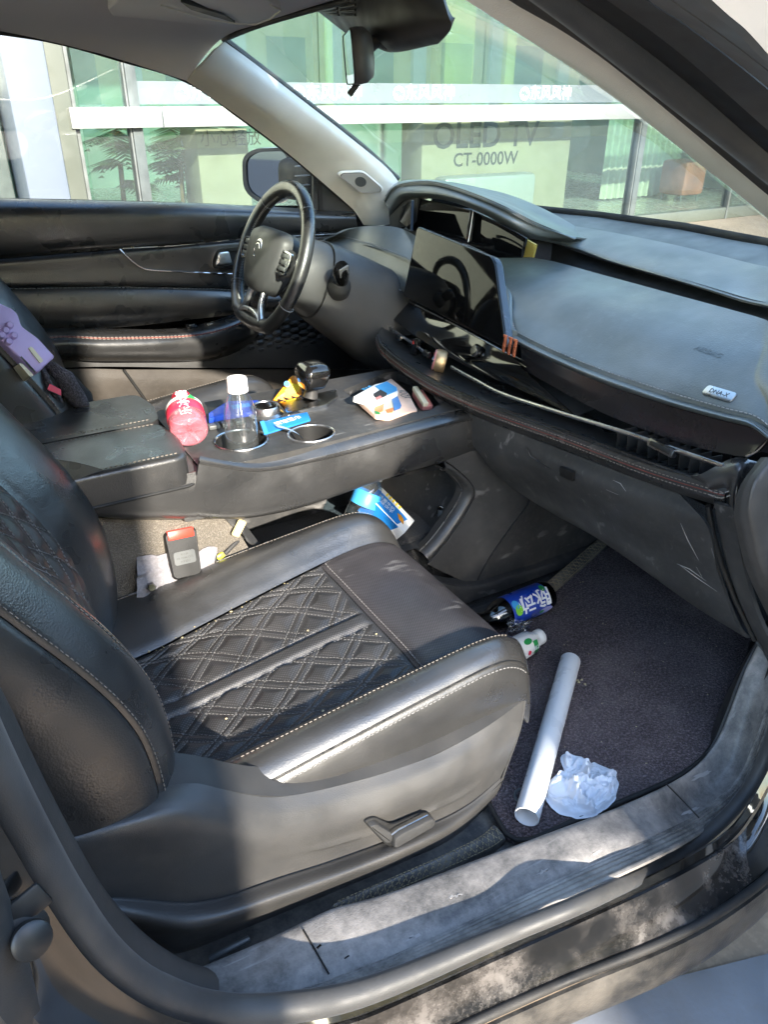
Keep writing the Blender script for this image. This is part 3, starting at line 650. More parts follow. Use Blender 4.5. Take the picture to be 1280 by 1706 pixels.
Surf([rowy(.712, off(ln1, 1)), rowy(.704, off(ln1, 9)), rowy(.703, mid(ln1, sm2, .5)), rowy(.700, mid(ln1, sm2, .92)), rowy(.708, sm2)], 13).build('insert_panel', 'leather', dd, nu=30, nv=20)
bt = [(-330, 565), (60, 549), (200, 546), (400, 524), (610, 515)]
Surf([rowy(.710, off(sm2, 1)), rowy(.698, off(sm2, 7)), rowy(.690, mid(sm2, bt, .45)), rowy(.692, mid(sm2, bt, .8)), rowy(.705, bt)], 13).build('lower_pad', 'leather', dd, nu=30, nv=20)
stitch('pad_stitching', [spline(rowy(.699, off(sm2, 2.5)), 60)], 'thread_white', dd)
# chrome line, door handle
ch = spline(rowy(.698, [(199, 415), (212, 428), (226, 440), (244, 449), (280, 452), (340, 455), (396, 457)]), 50); tube('chrome_line', ch, .0022, 'chrome', dd, 6)
tube('trim_line', spline(rowy(.699, [(205, 414), (300, 409), (400, 399), (595, 388)]), 40), .0016, 'satin_silver', dd, 6)
hm = mat4(at(382, 431, Y=.7), z=(0, -1, .05), x=(1, 0, -.08))
ho = rpoly([on_plane(hm, *p) for p in [(349, 447), (358, 415), (412, 410), (425, 412), (420, 446), (400, 448)]], .018)
hi = (A(ho)-A(ho).mean(0))*A([.80, .66])+A(ho).mean(0)
ring('handle_frame', hm, ho, hi, .008, 'chrome', dd)
prism('handle_recess', hm, hi, .0015, 'black_line', dd)
prism('handle_lever', hm, rpoly([on_plane(hm, *p) for p in [(356, 442), (362, 420), (380, 418), (386, 441)]], .006), .010, 'satin_silver', dd, bevel=.004, seg=3)
# armrest
AR = [rowy(0, [(-330, 575, .705), (60, 548, .705), (150, 546, .705), (250, 549, .703), (320, 544, .70), (380, 527, .695), (425, 512, .69)]),
      rowy(0, [(-330, 590, .66), (62, 555, .66), (150, 554, .655), (250, 555, .655), (320, 550, .66), (385, 533, .665), (427, 515, .675)]),
      rowy(0, [(-330, 600, .635), (66, 562, .632), (150, 562, .63), (250, 561, .63), (330, 556, .635), (392, 540, .65), (430, 519, .665)]),
      rowy(0, [(-330, 615, .615), (75, 577, .615), (150, 578, .615), (250, 578, .617), (335, 574, .625), (392, 557, .645), (432, 528, .665)]),
      rowy(0, [(-330, 630, .632), (88, 595, .632), (150, 597, .632), (250, 597, .634), (335, 595, .64), (385, 582, .655), (430, 548, .67)]),
      rowy(0, [(-330, 638, .69), (92, 602, .69), (150, 603, .69), (250, 603, .69), (335, 602, .69), (385, 592, .69), (432, 560, .69)])]
SA = Surf(AR, 15); SA.build('armrest', 'leather', dd, nu=44, nv=30)
t = np.linspace(.02, .98, 120); vv = np.full(120, .415)
stitch('armrest_stitching', [SA.on(t, vv, .0012), SA.on(t, vv+.04, .0012)], 'thread', dd)
tube('armrest_piping', SA.on(t, vv+.02, .0008), .0014, 'thread_red', dd, 5)
# window switches on the armrest front
for a, b in ((319, 545), (349, 543)):
    c = at(a, b, Y=.678); rbox('window_switch', mat4(c, x=(1, 0, -.06), z=(0, -.35, 1)), (.030, .018, .012), 'piano_black', dd, .003); rbox('switch_mark', mat4(c+A([0, -.004, .006]), x=(1, 0, -.06), z=(0, -.35, 1)), (.014, .003, .002), 'satin_silver', dd, .0005)
rbox('switch_base', mat4(at(338, 548, Y=.682), x=(1, 0, -.05), z=(0, -.3, 1)), (.13, .03, .008), 'piano_black', dd, .003)
# dark band, speaker panel and lower panel
bb = [(-330, 640), (90, 600), (300, 601), (420, 575), (610, 560)]
b2 = [(-330, 655), (95, 613), (300, 613), (430, 613), (620, 613)]
Surf([rowy(.695, off(bb, -6)), rowy(.69, mid(bb, b2, .5)), rowy(.688, b2)], 13).build('pocket_band', 'plastic_dark', dd, nu=30, nv=8)
Surf([rowy(.70, [(385, 520), (480, 515), (610, 500)]), rowy(.702, [(385, 560), (480, 560), (610, 560)]), rowy(.70, [(385, 611), (480, 611), (620, 611)])], 9).build('speaker_panel', 'plastic_dark', dd, nu=16, nv=10)
M('hex_plastic', .022, .42, spec=.45)
V, Fh = [], []
for k in range(6): V.append((.0165*math.cos(k*math.pi/3), .010*math.sin(k*math.pi/3), 0))
for k in range(6): V.append((.0085*math.cos(k*math.pi/3)+.002, .0042*math.sin(k*math.pi/3), .005))
Fh = [(k, (k+1) % 6, 6+(k+1) % 6, 6+k) for k in range(6)]+[(6, 7, 8, 9, 10, 11)]
hex0 = None
c0 = at(395, 545, Y=.699); du = A([.0262, 0, 0]); 
for i in range(10):
    for j in range(8):
        p = at(400, 548, Y=.696)+A([.0265*i, 0, .012-.0195*j-(i % 2)*.0098])
        d = p-CAM; z = d@cf; X = 640+FPX*(d@cr)/z; Y2 = 853-FPX*(d@cu)/z
        if not (398+max(0, (575-Y2)*.35) < X < 572 and 530 < Y2 < 603) or (X > 520 and Y2 < 535): continue
        if hex0 is None:
            hex0 = mesh('speaker_scale', xf(mat4(p, x=(1, 0, 0), z=(0, -1, .0)), V), Fh, 'hex_plastic', dd, False)
        else:
            o = hex0.copy(); COL.objects.link(o); o.parent = dd; o.location = hex0.location+Vector(p-c00)
        if hex0 is not None and i == 0 and 'c00' not in globals(): c00 = p
        if 'c00' not in globals(): c00 = p
lp = [(-330, 660), (100, 616), (208, 616), (208.5, 616), (400, 616), (620, 616)]
Surf([rowy(.690, [(-330, 662), (-100, 640), (100, 616), (205, 616)]), rowy(.685, [(-330, 700), (-100, 690), (100, 650), (232, 655)]), rowy(.70, [(-330, 800), (-100, 790), (110, 760), (300, 760)])], 9).build('sill_trim_rear', 'plastic_brown', dd, nu=20, nv=10)
Surf([rowy(.692, [(208, 616), (400, 616), (620, 616)]), rowy(.687, [(236, 655), (400, 655), (620, 655)]), rowy(.705, [(305, 760), (450, 760), (640, 740)])], 9).build('sill_trim_front', 'plastic_brown', dd, nu=20, nv=10)
tube('trim_gap', rowy(.684, [(206, 616), (234, 655), (290, 735)]), .0035, 'black_line', dd, 6)
# glass, frame edge
wt = ys([(-330, 12, .66), (0, 54, .665), (100, 71, .66), (200, 99, .655), (310, 134, .655), (400, 195, .675), (480, 255, .70), (545, 310, .72), (594, 352, .735)])
wb = [at(x, y+1, Y=.745) for x, y in [(-330, 322), (-180, 326), (0, 331), (120, 333), (240, 336), (350, 340), (430, 344), (520, 349), (594, 353)]]
Surf([wt, wb], 17).build('window_glass', 'car_glass', dd, nu=40, nv=6, thick=0)
tube('window_seal', spline(wt, 70), .0055, 'rubber', dd, 8)
tube('belt_seal', [p+A([0, -.004, -.002]) for p in wb], .0045, 'rubber', dd, 8)
# corner triangle behind the mirror
cm = mat4(at(545, 330, Y=.735), z=(0, -1, 0), x=(1, 0, 0))
prism('mirror_sail', cm, [on_plane(cm, *p) for p in [(520, 285), (545, 311), (594, 353), (520, 350)]], .006, 'plastic_dark', dd)
prism('sail_edge', cm, [on_plane(cm, *p) for p in [(526, 291), (533, 297), (536, 349), (529, 349)]], .010, 'black_line', dd)
# outside door skin below the window
mesh('door_skin', [(-.2, .90, 1.05), (1.1, .90, .98), (1.1, .93, .28), (-.2, .93, .28), (-.2, .76, 1.09), (1.1, .76, 1.02)], [(0, 1, 2, 3), (4, 5, 1, 0)], 'paint', dd, False)

# outside mirror on the driver's door
M('mirror_blue', (.09, .12, .17), .02, 1., rvar=.01, var=(5, .02))
dm = part('door_mirror', (.85, .95, 1.1), 'black outside mirror beyond the driver\'s window')
mc = at(450, 291, Y=.98); mm = mat4(mc, z=nrm(A([-1, -.62, .05])), y=(0, 0, 1))
def mp(l, o=0.): return [on_plane(mm, *p, o) for p in l]
mo = rpoly(mp([(406, 262), (426, 248), (478, 246), (488, 262), (486, 305), (470, 338), (436, 340), (408, 318)]), .04)
c_ = A(mo).mean(0); 
V = []; n = len(mo); F = []
lay = [(1.0, .006), (1.04, -.004), (1.03, -.03), (.86, -.065), (.45, -.085)]
for k, (s_, z_) in enumerate(lay): V += [(*(c_+(A(p)-c_)*s_), z_) for p in mo]
for k in range(len(lay)-1):
    for j in range(n): F.append((k*n+j, k*n+(j+1) % n, (k+1)*n+(j+1) % n, (k+1)*n+j))
F.append(tuple((len(lay)-1)*n+j for j in range(n)))
mesh('mirror_shell', xf(mm, V), [f[::-1] for f in F], 'paint', dm, True, auto=40)
prism('mirror_glass', mm, (A(mo)-c_)*.87+c_, .003, 'mirror_blue', dm)
ring('mirror_rim', mm, mo, (A(mo)-c_)*.86+c_, .008, 'plastic_dark', dm)
rbox('mirror_arm', mat4(at(507, 300, Y=.87), x=(1, .25, 0), z=(0, 0, 1)), (.08, .17, .11), 'rubber', dm, .03, 3)
for k in range(4): rbox('mirror_arm_rib', mat4(at(505, 277+k*16, Y=.795), x=(1, .25, 0), z=(0, 0, 1)), (.05, .012, .003), 'frame_grey', dm, .001)
# ------------------------------------------------------------------ dashboard
da = part('dashboard', (.9, 0, .9), 'dark padded dashboard with stitched lip and long air vent')
# upper pad under the windscreen
ub = [A([1.16, .62, 1.025])]+[at(850, 347, X=1.245), at(1000, 363, X=1.30), at(1140, 384, X=1.30), at(1280, 410, X=1.275), A([1.19, -.5, 1.055]), A([1.06, -.68, 1.05])]
um = [A([1.10, .62, 1.022]), at(870, 366, X=1.17), at(1000, 385, X=1.215), at(1140, 413, X=1.205), at(1280, 447, X=1.175), A([1.10, -.5, 1.052]), A([.99, -.69, 1.045])]
ug = [A([1.04, .62, 1.02]), at(900, 384, X=1.125), at(1000, 412, X=1.13), at(1140, 452, X=1.10), at(1280, 494, X=1.065), A([1.02, -.56, 1.03]), A([.95, -.70, 1.02])]
ul = [A([1.03, .62, 1.0]), at(905, 398, X=1.105), at(1000, 430, X=1.10), at(1140, 470, X=1.065), at(1280, 512, X=1.03), A([1.0, -.56, 1.012]), A([.93, -.70, 1.0])]
Surf([ub, um], 15).build('demister_strip', 'dash_grille', da, nu=50, nv=8, thick=.01)
Surf([[p+A([0, 0, .0015]) for p in um], ug, ul, [p+A([.02, 0, -.008]) for p in ul]], 15).build('upper_pad', 'soft_dash', da, nu=50, nv=20, thick=.006)
# dark groove between the pads
gl = [at(820, 425, X=1.02), at(897, 430, X=1.06), at(1000, 457, X=1.05), at(1140, 495, X=1.02), at(1280, 534, X=.985), A([.95, -.56, .995]), A([.90, -.70, .985])]
Surf([[p+A([.03, 0, -.012]) for p in ul[1:]], [p+A([.035, 0, -.01]) for p in gl[1:]], gl[1:]], 13).build('pad_groove', 'black_line', da, nu=40, nv=8, thick=.004)
# lower pad sloping to the stitched lip
la = gl
lb_ = [at(833, 470, X=.915), at(900, 483, X=.915), at(1000, 507, X=.92), at(1140, 555, X=.905), at(1280, 606, X=.885), A([.86, -.60, .955]), A([.82, -.71, .95])]
lc = [at(846, 518, X=.845), at(905, 545, X=.84), at(1000, 580, X=.84), at(1140, 622, X=.835), at(1280, 668, X=.825), A([.81, -.66, .925]), A([.79, -.72, .925])]
ld = [at(857, 556, X=.805), at(910, 583, X=.80), at(1000, 621, X=.80), at(1140, 668, X=.80), at(1280, 706, X=.795), A([.785, -.70, .905]), A([.775, -.735, .905])]
LP = Surf([la, lb_, lc, ld], 15); LP.build('lower_pad', 'soft_dash', da, nu=60, nv=36, thick=.006, disp=lambda u, v: -.004*np.exp(-((u-0)/.012)**2)-.003*np.exp(-((v-1)/.03)**2))
tt = np.linspace(.012, 1, 200)
stitch('pad_stitching', [LP.on(tt, np.full(200, .955), .0012), LP.on(np.full(60, .012), np.linspace(.12, .955, 60), .0012)], 'thread_white', da, L=.0045, gap=.003, r=.0008)
# rolled lip
le = [at(862, 573, X=.800), at(915, 600, X=.797), at(1000, 637, X=.795), at(1140, 683, X=.792), at(1280, 722, X=.785), A([.775, -.71, .888]), A([.765, -.74, .888])]
Surf([[p+A([.004, 0, -.003]) for p in ld], [(a+b)/2+A([-.012, 0, .004]) for a, b in zip(ld, le)], le, [p+A([.02, 0, -.006]) for p in le]], 15).build('pad_lip', 'soft_dash', da, nu=60, nv=14, thick=.004)
tube('pad_return', spline([at(858, 556, X=.803), at(851, 545, X=.815), at(849, 515, X=.845), at(848, 492, X=.87), at(838, 478, X=.89), at(830, 470, X=.905)], 30), .006, 'soft_dash', da, 8)
# black fascia under the lip, tapering to the right end
fa = [p+A([.008, 0, -.004]) for p in le]
fb = [at(868, 614, X=.805), at(915, 640, X=.80), at(1000, 686, X=.795), at(1100, 726, X=.795), at(1180, 750, X=.79), at(1252, 760, X=.785), at(1275, 735, X=.783)]
Surf([fa, [(a+b)/2+A([.002, 0, 0]) for a, b in zip(spline(fa, 9), spline(fb, 9))], fb], 15).build('black_fascia', 'piano_dusty', da, nu=60, nv=14, thick=.004)
tube('fascia_end_chrome', spline([at(1244, 760, X=.778), at(1262, 752, X=.775), at(1280, 733, X=.772), at(1300, 700, X=.77)], 16), .0018, 'chrome', da, 6)
# glossy panel under the touchscreen, nose of the fascia
pa = xs([(668, 497, .815), (720, 524, .805), (780, 555, .80), (840, 588, .80), (878, 612, .80)])
pb = xs([(655, 511, .79), (700, 545, .78), (760, 585, .778), (820, 606, .785), (872, 616, .797)])
pc2 = xs([(644, 523, .775), (676, 548, .765), (730, 584, .765), (800, 621, .775), (870, 650, .79), (960, 695, .795)])
PN = Surf([pa, pb, pc2], 13); PN.build('glossy_nose', 'piano_black', da, nu=40, nv=18, thick=.004)
tube('nose_edge', spline(xs([(668, 496, .812), (720, 522, .803), (780, 553, .798), (840, 586, .798), (872, 600, .798)]), 30), .0014, 'satin_silver', da, 6)
mesh('under_nose', np.vstack([spline(pc2, 12), spline(pc2, 12)+A([.07, 0, .012])]), [(i, i+1, i+13, i+12) for i in range(11)], 'plastic_dark', da)
# button on the nose
lathe('volume_knob', mat4(at(793, 584, X=.782), z=nrm(A([-1, 0, .5])), y=(0, 0, 1)), [(.013, -.004), (.013, .002), (.009, .004), (.0085, .0065), (0, .007)], 'dark_chrome', da, 20)
# vent recess and ledge
vb = [at(650, 540, X=.86), at(700, 575, X=.85), at(760, 607, X=.85), at(850, 650, X=.86), at(960, 695, X=.86), at(1100, 735, X=.86), at(1215, 772, X=.85)]
vbot = [p+A([0, 0, -.045]) for p in vb]
Surf([[p+A([0, 0, .03]) for p in vb], vbot], 15).build('vent_back', 'black_line', da, nu=40, nv=4, thick=.004)
fe = zs([(628, 558, .835), (634, 575, .828), (664, 601, .818), (712, 632, .81), (773, 662, .805), (841, 688, .803), (954, 728, .803), (1080, 776, .81), (1180, 806, .82), (1212, 815, .822)])
ti = zs([(642, 543, .83), (660, 566, .805), (690, 592, .795), (735, 620, .788), (795, 648, .785), (860, 672, .784), (970, 712, .786), (1090, 758, .795), (1175, 792, .81), (1200, 797, .82)])
tb = [p+A([.085, 0, -.004]) for p in ti]
fl = [p+A([-.002, 0, -.016]) for p in fe]; fk = [p+A([.012, 0, -.034]) for p in fe]
LG = Surf([tb, ti, [p+A([.006, 0, .002]) for p in fe], fe, fl, fk], 19); LG.build('vent_ledge', 'leather', da, nu=70, nv=40, thick=.005)
tt = np.linspace(0, 1, 220)
stitch('ledge_stitching', [LG.on(tt, np.full(220, .68), .0012), LG.on(tt, np.full(220, .775), .0012)], 'thread', da, L=.004, gap=.003, r=.0006)
tube('ledge_piping', LG.on(tt, np.full(220, .728), .0004), .0008, 'thread_red', da, 5)
# end post of the ledge on the right
ep = [[at(1150, 793, Z=.822), at(1178, 812, Z=.82), at(1192, 822, Z=.805), at(1190, 850, Z=.785)],
      [at(1168, 790, Z=.835), at(1192, 805, Z=.83), at(1208, 822, Z=.81), at(1205, 850, Z=.785)],
      [at(1224, 762, X=.775), at(1232, 778, X=.755), at(1222, 822, X=.745), at(1222, 848, X=.75)],
      [at(1258, 768, X=.80), at(1262, 775, X=.79), at(1232, 818, X=.775), at(1226, 850, X=.775)]]
Surf(ep, 9).build('ledge_end_post', 'leather', da, nu=18, nv=16, thick=.006)
stitch('end_stitching', [spline([at(1180, 816, X=.735), at(1200, 822, X=.737), at(1221, 816, X=.745)], 20), spline([at(1182, 824, X=.735), at(1200, 830, X=.737), at(1221, 824, X=.745)], 20)], 'thread', da, L=.005, gap=.003)
# chrome bars in the vent with sliders and fins
cbar = spline(xs([(752, 612, .752), (800, 638, .75), (841, 658, .75), (940, 690, .753), (1036, 719, .755), (1110, 744, .757), (1206, 777, .757)]), 60); tube('vent_bar', cbar, .0036, 'satin_silver', da, 8, sx=.6)
cb2 = spline(xs([(650, 546, .76), (672, 562, .757), (690, 574, .755), (708, 588, .753)]), 20); tube('vent_bar', cb2, .0036, 'satin_silver', da, 8, sx=.6)
def slider(px, py, x, L):
    m = mat4(at(px, py, X=x), x=A([.03, -1, -.045]), z=A([-1, 0, .3])); rbox('vent_slider', m, (L, .014, .012), 'dark_chrome', da, .003); rbox('slider_grip', mat4(m[:3, 3]+m[:3, 2]*.0055, x=m[:3, 0], z=m[:3, 2]), (L*.8, .008, .004), 'black_line', da, .002)
slider(1104, 746, .752, .05); slider(667, 563, .752, .022); slider(712, 590, .748, .02)
fin0 = None
for k in range(9):
    px = 1047+k*17.5; p = at(px, 716+k*6.0, X=.785)
    rbox('vent_fin', mat4(p+A([0, 0, -.012]), x=A([1, -.15, 0]), z=(0, .1, 1)), (.04, .0018, .028), 'black_line', da, .0006)
for k in range(4):
    p = at(655+k*14, 550+k*11, X=.80); rbox('vent_fin', mat4(p+A([0, 0, -.008]), x=A([1, -.1, 0]), z=(0, .1, 1)), (.045, .002, .036), 'plastic', da, .0006)
rbox('hazard_switch', mat4(at(693, 578, X=.755), x=A([.03, -1, 0]), z=A([-1, 0, .3])), (.017, .036, .012), 'piano_black', da, .003)
prism('hazard_mark', mat4(at(689, 571, X=.7485), x=A([.03, -1, 0]), z=A([-1, 0, .3])), [(-.004, -.003), (.004, -.003), (0, .004)], .0012, 'red_button', da)
# three red ticks
for k in range(3): 
    m = mat4(at(843+k*8.6, 571+k*3.8, X=.772), x=A([.0, -1, 0]), z=A([-1, 0, .15])); prism('red_tick', m, [(-.003, -.016), (.0035, -.018), (.0015, .014), (-.007, .014), (-.006, .009), (-.0035, .009)], .004, 'copper', da, bevel=.0008)
# glove box face
g0 = [p+A([.014, 0, -.036]) for p in fe[3:]]+[at(1226, 856, X=.765)]
g0 = spline(g0, 8)
gA = xs([(790, 745, .70), (880, 775, .72), (1000, 815, .735), (1100, 850, .75), (1180, 880, .76)])
gB = xs([(850, 810, .76), (900, 825, .765), (1000, 862, .775), (1100, 920, .79), (1198, 960, .80)])
gC = xs([(970, 880, .82), (1010, 905, .825), (1080, 955, .83), (1160, 1012, .835), (1240, 1060, .84)])
gD = [p+A([.05, 0, .01]) for p in gC]
GLV = Surf([spline(g0, 8)[:7], gA, gB, gC, gD], 13); GLV.build('glove_box_lid', 'glove_plastic', da, nu=40, nv=40, thick=.006)
for sc_pts in ([(1128, 938), (1150, 949), (1178, 968)], [(1132, 942), (1160, 962), (1196, 984)], [(1160, 945), (1172, 962)], [(1134, 872), (1146, 900), (1164, 932)], [(1186, 912), (1192, 930)], [(1022, 800), (1034, 806), (1044, 818)], [(1010, 816), (1030, 824)], [(1075, 930), (1088, 936)]):
    tube('scratch', on_surf(GLV, sc_pts, .0004), [.0002, .0008, .0002], 'scuff', da, 5)
# handle recess
hmx = mat4(at(920, 775, X=.728), z=A([-1, 0, -.25]), x=(0, -1, 0))
tube('handle_edge', [at(a, b, X=x) for a, b, x in [(877, 745, .706), (884, 760, .713), (905, 774, .721), (931, 787, .728)]], .0016, 'black_line', da, 6)
prism('handle_hole', hmx, [on_plane(hmx, *p) for p in [(936, 776), (959, 785), (958, 800), (937, 790)]], .006, 'black_line', da, bevel=.001)
# dashboard end: side trim strips beside the opening
ed0 = [at(1190, 838, X=.752), at(1200, 890, X=.775), at(1215, 950, X=.80), at(1240, 1020, X=.825), at(1275, 1090, X=.85)]
ed1 = [at(1222, 846, X=.748), at(1230, 900, X=.765), at(1243, 960, X=.79), at(1265, 1030, X=.815), at(1300, 1100, X=.84)]
Surf([[p+A([.012, .003, 0]) for p in ed0], ed0, ed1], 11).build('end_trim', 'glove_plastic', da, nu=30, nv=10, thick=.006)
tube('end_gap', [at(a, b, X=x) for a, b, x in [(1180, 842, .758), (1188, 890, .776), (1203, 940, .80), (1226, 1000, .825), (1258, 1066, .848)]], .0045, 'black_line', da, 6)
k0 = ys([(1225, 850, -.715), (1233, 905, -.72), (1250, 970, -.725), (1285, 1040, -.73)])
ef = [[at(1268, 762, Y=-.735), at(1238, 802, Y=-.735), at(1222, 838, Y=-.735), at(1232, 905, Y=-.735), at(1250, 965, Y=-.735), at(1292, 1050, Y=-.735)],
      [at(1282, 762, Y=-.75), at(1255, 795, Y=-.752), at(1240, 836, Y=-.755), at(1248, 900, Y=-.757), at(1266, 960, Y=-.757), at(1308, 1040, Y=-.755)],
      [at(1310, 765, Y=-.757), at(1285, 800, Y=-.762), at(1272, 838, Y=-.765), at(1282, 900, Y=-.767), at(1300, 960, Y=-.767), at(1335, 1030, Y=-.765)],
      [at(1420, 770, Y=-.75), at(1410, 810, Y=-.75), at(1400, 860, Y=-.755), at(1410, 910, Y=-.757), at(1420, 960, Y=-.757), at(1440, 1020, Y=-.755)]]
Surf(ef, 11).build('dash_end_cap', 'plastic', da, nu=30, nv=16, thick=.01)
# kick panel closing the foot well to the sill
Surf([[at(1262, 1068, X=.85), at(1300, 1110, X=.85)], [at(1262, 1072, Y=-.70)+A([.05, 0, -.0]), A([.95, -.72, .45])], [A([1.25, -.70, .55]), A([1.25, -.72, .36])]], 5).build('kick_panel', 'plastic_dark', da, nu=8, nv=8)
text('airbag_mark', 'AIRBAG', mat4(LP.on([.68], [.42], .0005)[0], x=LP.ev([.72], [.42])[0]-LP.ev([.64], [.42])[0], z=LP.normal([.68], [.42])[0]), .011, 'soft_dash', da, .0003)
bm_ = mat4(LP.on([.785], [.66], .001)[0], x=LP.ev([.80], [.66])[0]-LP.ev([.77], [.66])[0], z=LP.normal([.785], [.66])[0])
bm_[:3, 3] = at(1198, 657, X=.845)
d_ = nrm(at(1198, 657, X=.845)-CAM)
# badge lies on the pad: slide along the sight line onto the surface
P_ = LP.ev(*[a.ravel() for a in np.meshgrid(np.linspace(.4, 1, 121), np.linspace(.3, 1, 81))]); q_ = P_-CAM; z_ = q_@cf
k_ = np.argmin(np.hypot(640+FPX*(q_@cr)/z_-1198, 853-FPX*(q_@cu)/z_-657)); uu_, vv_ = [a.ravel() for a in np.meshgrid(np.linspace(.4, 1, 121), np.linspace(.3, 1, 81))]
bn = LP.normal([uu_[k_]], [vv_[k_]])[0]; bx = LP.ev([uu_[k_]+.02], [vv_[k_]])[0]-LP.ev([uu_[k_]-.02], [vv_[k_]])[0]
bmat = mat4(P_[k_]+bn*.0005, x=bx, z=bn)
rb = prism('badge', bmat, rrect(.052, .017, .005), .0025, 'satin_silver', da, bevel=.001); text('badge_letters', 'DNA-X', xf_m(bmat, .0026) if 'xf_m' in globals() else mat4(bmat[:3, 3]+bn*.0026, x=bmat[:3, 0], z=bn), .0075, 'ink', da, .0004)

# ------------------------------------------------------------------ instrument hood and displays
ih = part('instrument_hood', (.95, .2, 1.0), 'curved hood over the glossy instrument display')
h_top_b = xs([(646, 322, 1.02), (668, 303, 1.04), (720, 300, 1.05), (775, 308, 1.06), (830, 327, 1.07), (880, 352, 1.09), (920, 376, 1.11), (966, 396, 1.128)])
h_top = xs([(644, 334, .945), (660, 311, .94), (706, 304, .935), (746, 309, .935), (802, 328, .94), (852, 350, .96), (897, 374, 1.01), (960, 397, 1.115)])
h_lip = xs([(648, 350, .93), (664, 325, .92), (700, 322, .915), (746, 327, .915), (795, 343, .92), (842, 366, .945), (885, 390, .995), (948, 402, 1.11)])
h_in = xs([(652, 366, .95), (672, 336, .945), (698, 330, .94), (746, 335, .94), (790, 350, .945), (832, 371, .965), (876, 396, 1.005), (938, 405, 1.115)])
h_bk = [p+A([.10, 0, -.02]) for p in h_top_b]
Surf([h_bk, h_top_b, h_top, [p+A([-.004, 0, -.004]) for p in h_top], h_lip, h_in, [p+A([.05, 0, -.004]) for p in h_in]], 17).build('hood_shell', 'soft_dash', ih, nu=50, nv=44, thick=.004)
prism('hood_left_cheek', mat4(at(665, 355, X=.945), z=A([-1, 0, .1]), y=(0, 0, 1)), [on_plane(mat4(at(665, 355, X=.945), z=A([-1, 0, .1]), y=(0, 0, 1)), *p) for p in [(650, 340), (700, 325), (695, 395), (653, 380)]], .005, 'plastic_dark', ih)
dm1 = mat4(at(740, 365, X=.935), z=A([-1, .12, .22]), x=A([-.05, -1, 0]))
def sp(m, l, o=0.): return [on_plane(m, *p, o) for p in l]
prism('display_panel', dm1, rpoly(sp(dm1, [(692, 327), (700, 331), (788, 351), (779, 402), (690, 385)]), .004), .006, 'screen', ih, bevel=.0015)
dm2 = mat4(at(830, 395, X=.94), z=A([-1, -.05, .22]), x=A([-.0, -1, 0]))
prism('display_panel', dm2, rpoly(sp(dm2, [(790, 352), (832, 371), (880, 397), (872, 430), (830, 430), (782, 408)]), .004), .006, 'screen', ih, bevel=.0015)
tube('display_divider', [xf(dm2, [(*on_plane(dm2, *p, .007), .008)])[0] for p in [(789, 351), (786, 375), (781, 404)]], .0016, 'satin_silver', ih, 6)
prism('gold_cheek', mat4(at(885, 415, X=.965), z=A([-1, -.3, .1]), x=(0, -1, 0)), [on_plane(mat4(at(885, 415, X=.965), z=A([-1, -.3, .1]), x=(0, -1, 0)), *p) for p in [(880, 399), (896, 408), (891, 429), (874, 429)]], .006, 'gold_trim', ih, bevel=.001)
dml = mat4(at(672, 362, X=.93), z=A([-1, .5, .2]), x=A([-.4, -1, 0]))
prism('display_side', dml, rpoly(sp(dml, [(656, 358), (690, 334), (688, 386), (656, 376)]), .004), .006, 'screen', ih, bevel=.0015)
# dash body hidden below, closes the view to the foot well
mesh('dash_core', [(.96, .70, .92), (.96, -.70, .88), (.90, -.70, .70), (.90, .70, .70), (1.2, .7, .93), (1.2, -.7, .93), (1.25, -.7, .62), (1.25, .7, .62)], [(0, 1, 2, 3), (0, 4, 5, 1), (3, 2, 6, 7)], 'black_line', da, False)

# ------------------------------------------------------------------ touchscreen
M('screen_edge', (.05, .058, .07), .25, .5)
ts = part('touchscreen', (.8, 0, 1.0), 'large dark tablet touchscreen standing on the dashboard')
tm = mat4(at(757, 483, X=.795), z=A([-1, 0, .28]), x=A([-.045, -1, 0]))
tp = sp(tm, [(692, 376), (818, 427), (824, 440), (842, 572), (838, 580), (668, 492)], .012)
outl = rpoly(tp, .008); prism('screen_body', mat4(tm[:3, 3]-tm[:3, 2]*.010, x=tm[:3, 0], z=tm[:3, 2]), (A(outl)-A(outl).mean(0))*1.0+A(outl).mean(0), .016, 'screen_edge', ts, bevel=.003, seg=3)
prism('screen_glass', tm, (A(outl)-A(outl).mean(0))*A([.972, .975])+A(outl).mean(0), .0095, 'screen', ts, bevel=.0008)
# stay behind the screen
rbox('screen_stay', mat4(at(757, 470, X=.87), x=(0, 1, 0), z=(1, 0, .2)), (.16, .12, .10), 'plastic_dark', ts, .01)

# ------------------------------------------------------------------ driver's side of the dashboard
dv = part('driver_dash', (.85, .4, .9))
t0 = [at(535, 404, Y=.64), at(560, 392, Y=.60), at(593, 379, Y=.55), at(652, 377, Y=.45), at(690, 391, Y=.36), at(720, 420, Y=.26)]
t1 = xs([(538, 410, .80), (562, 395, .82), (600, 402, .83), (640, 415, .83), (677, 430, .83), (712, 447, .83)])
t2 = xs([(536, 418, .775), (556, 408, .785), (592, 440, .80), (628, 463, .80), (668, 482, .80), (705, 500, .80)])
TD = Surf([t0, t1, [p+A([-.006, 0, -.006]) for p in t1], t2, [p+A([.03, 0, -.006]) for p in t2]], 11); TD.build('driver_pad', 'soft_dash', dv, nu=30, nv=24)
stitch('driver_pad_stitching', [spline([p+A([-.001, 0, .0015]) for p in t1], 60)], 'thread_white', dv, L=.0045, gap=.003, r=.0008)
tube('pad_chrome', spline(xs([(625, 465, .795), (650, 476, .795), (668, 484, .795)]), 12), .0016, 'satin_silver', dv, 6)
lb0 = xs([(536, 420, .80), (590, 446, .81), (628, 468, .81), (668, 488, .81), (690, 500, .82)])
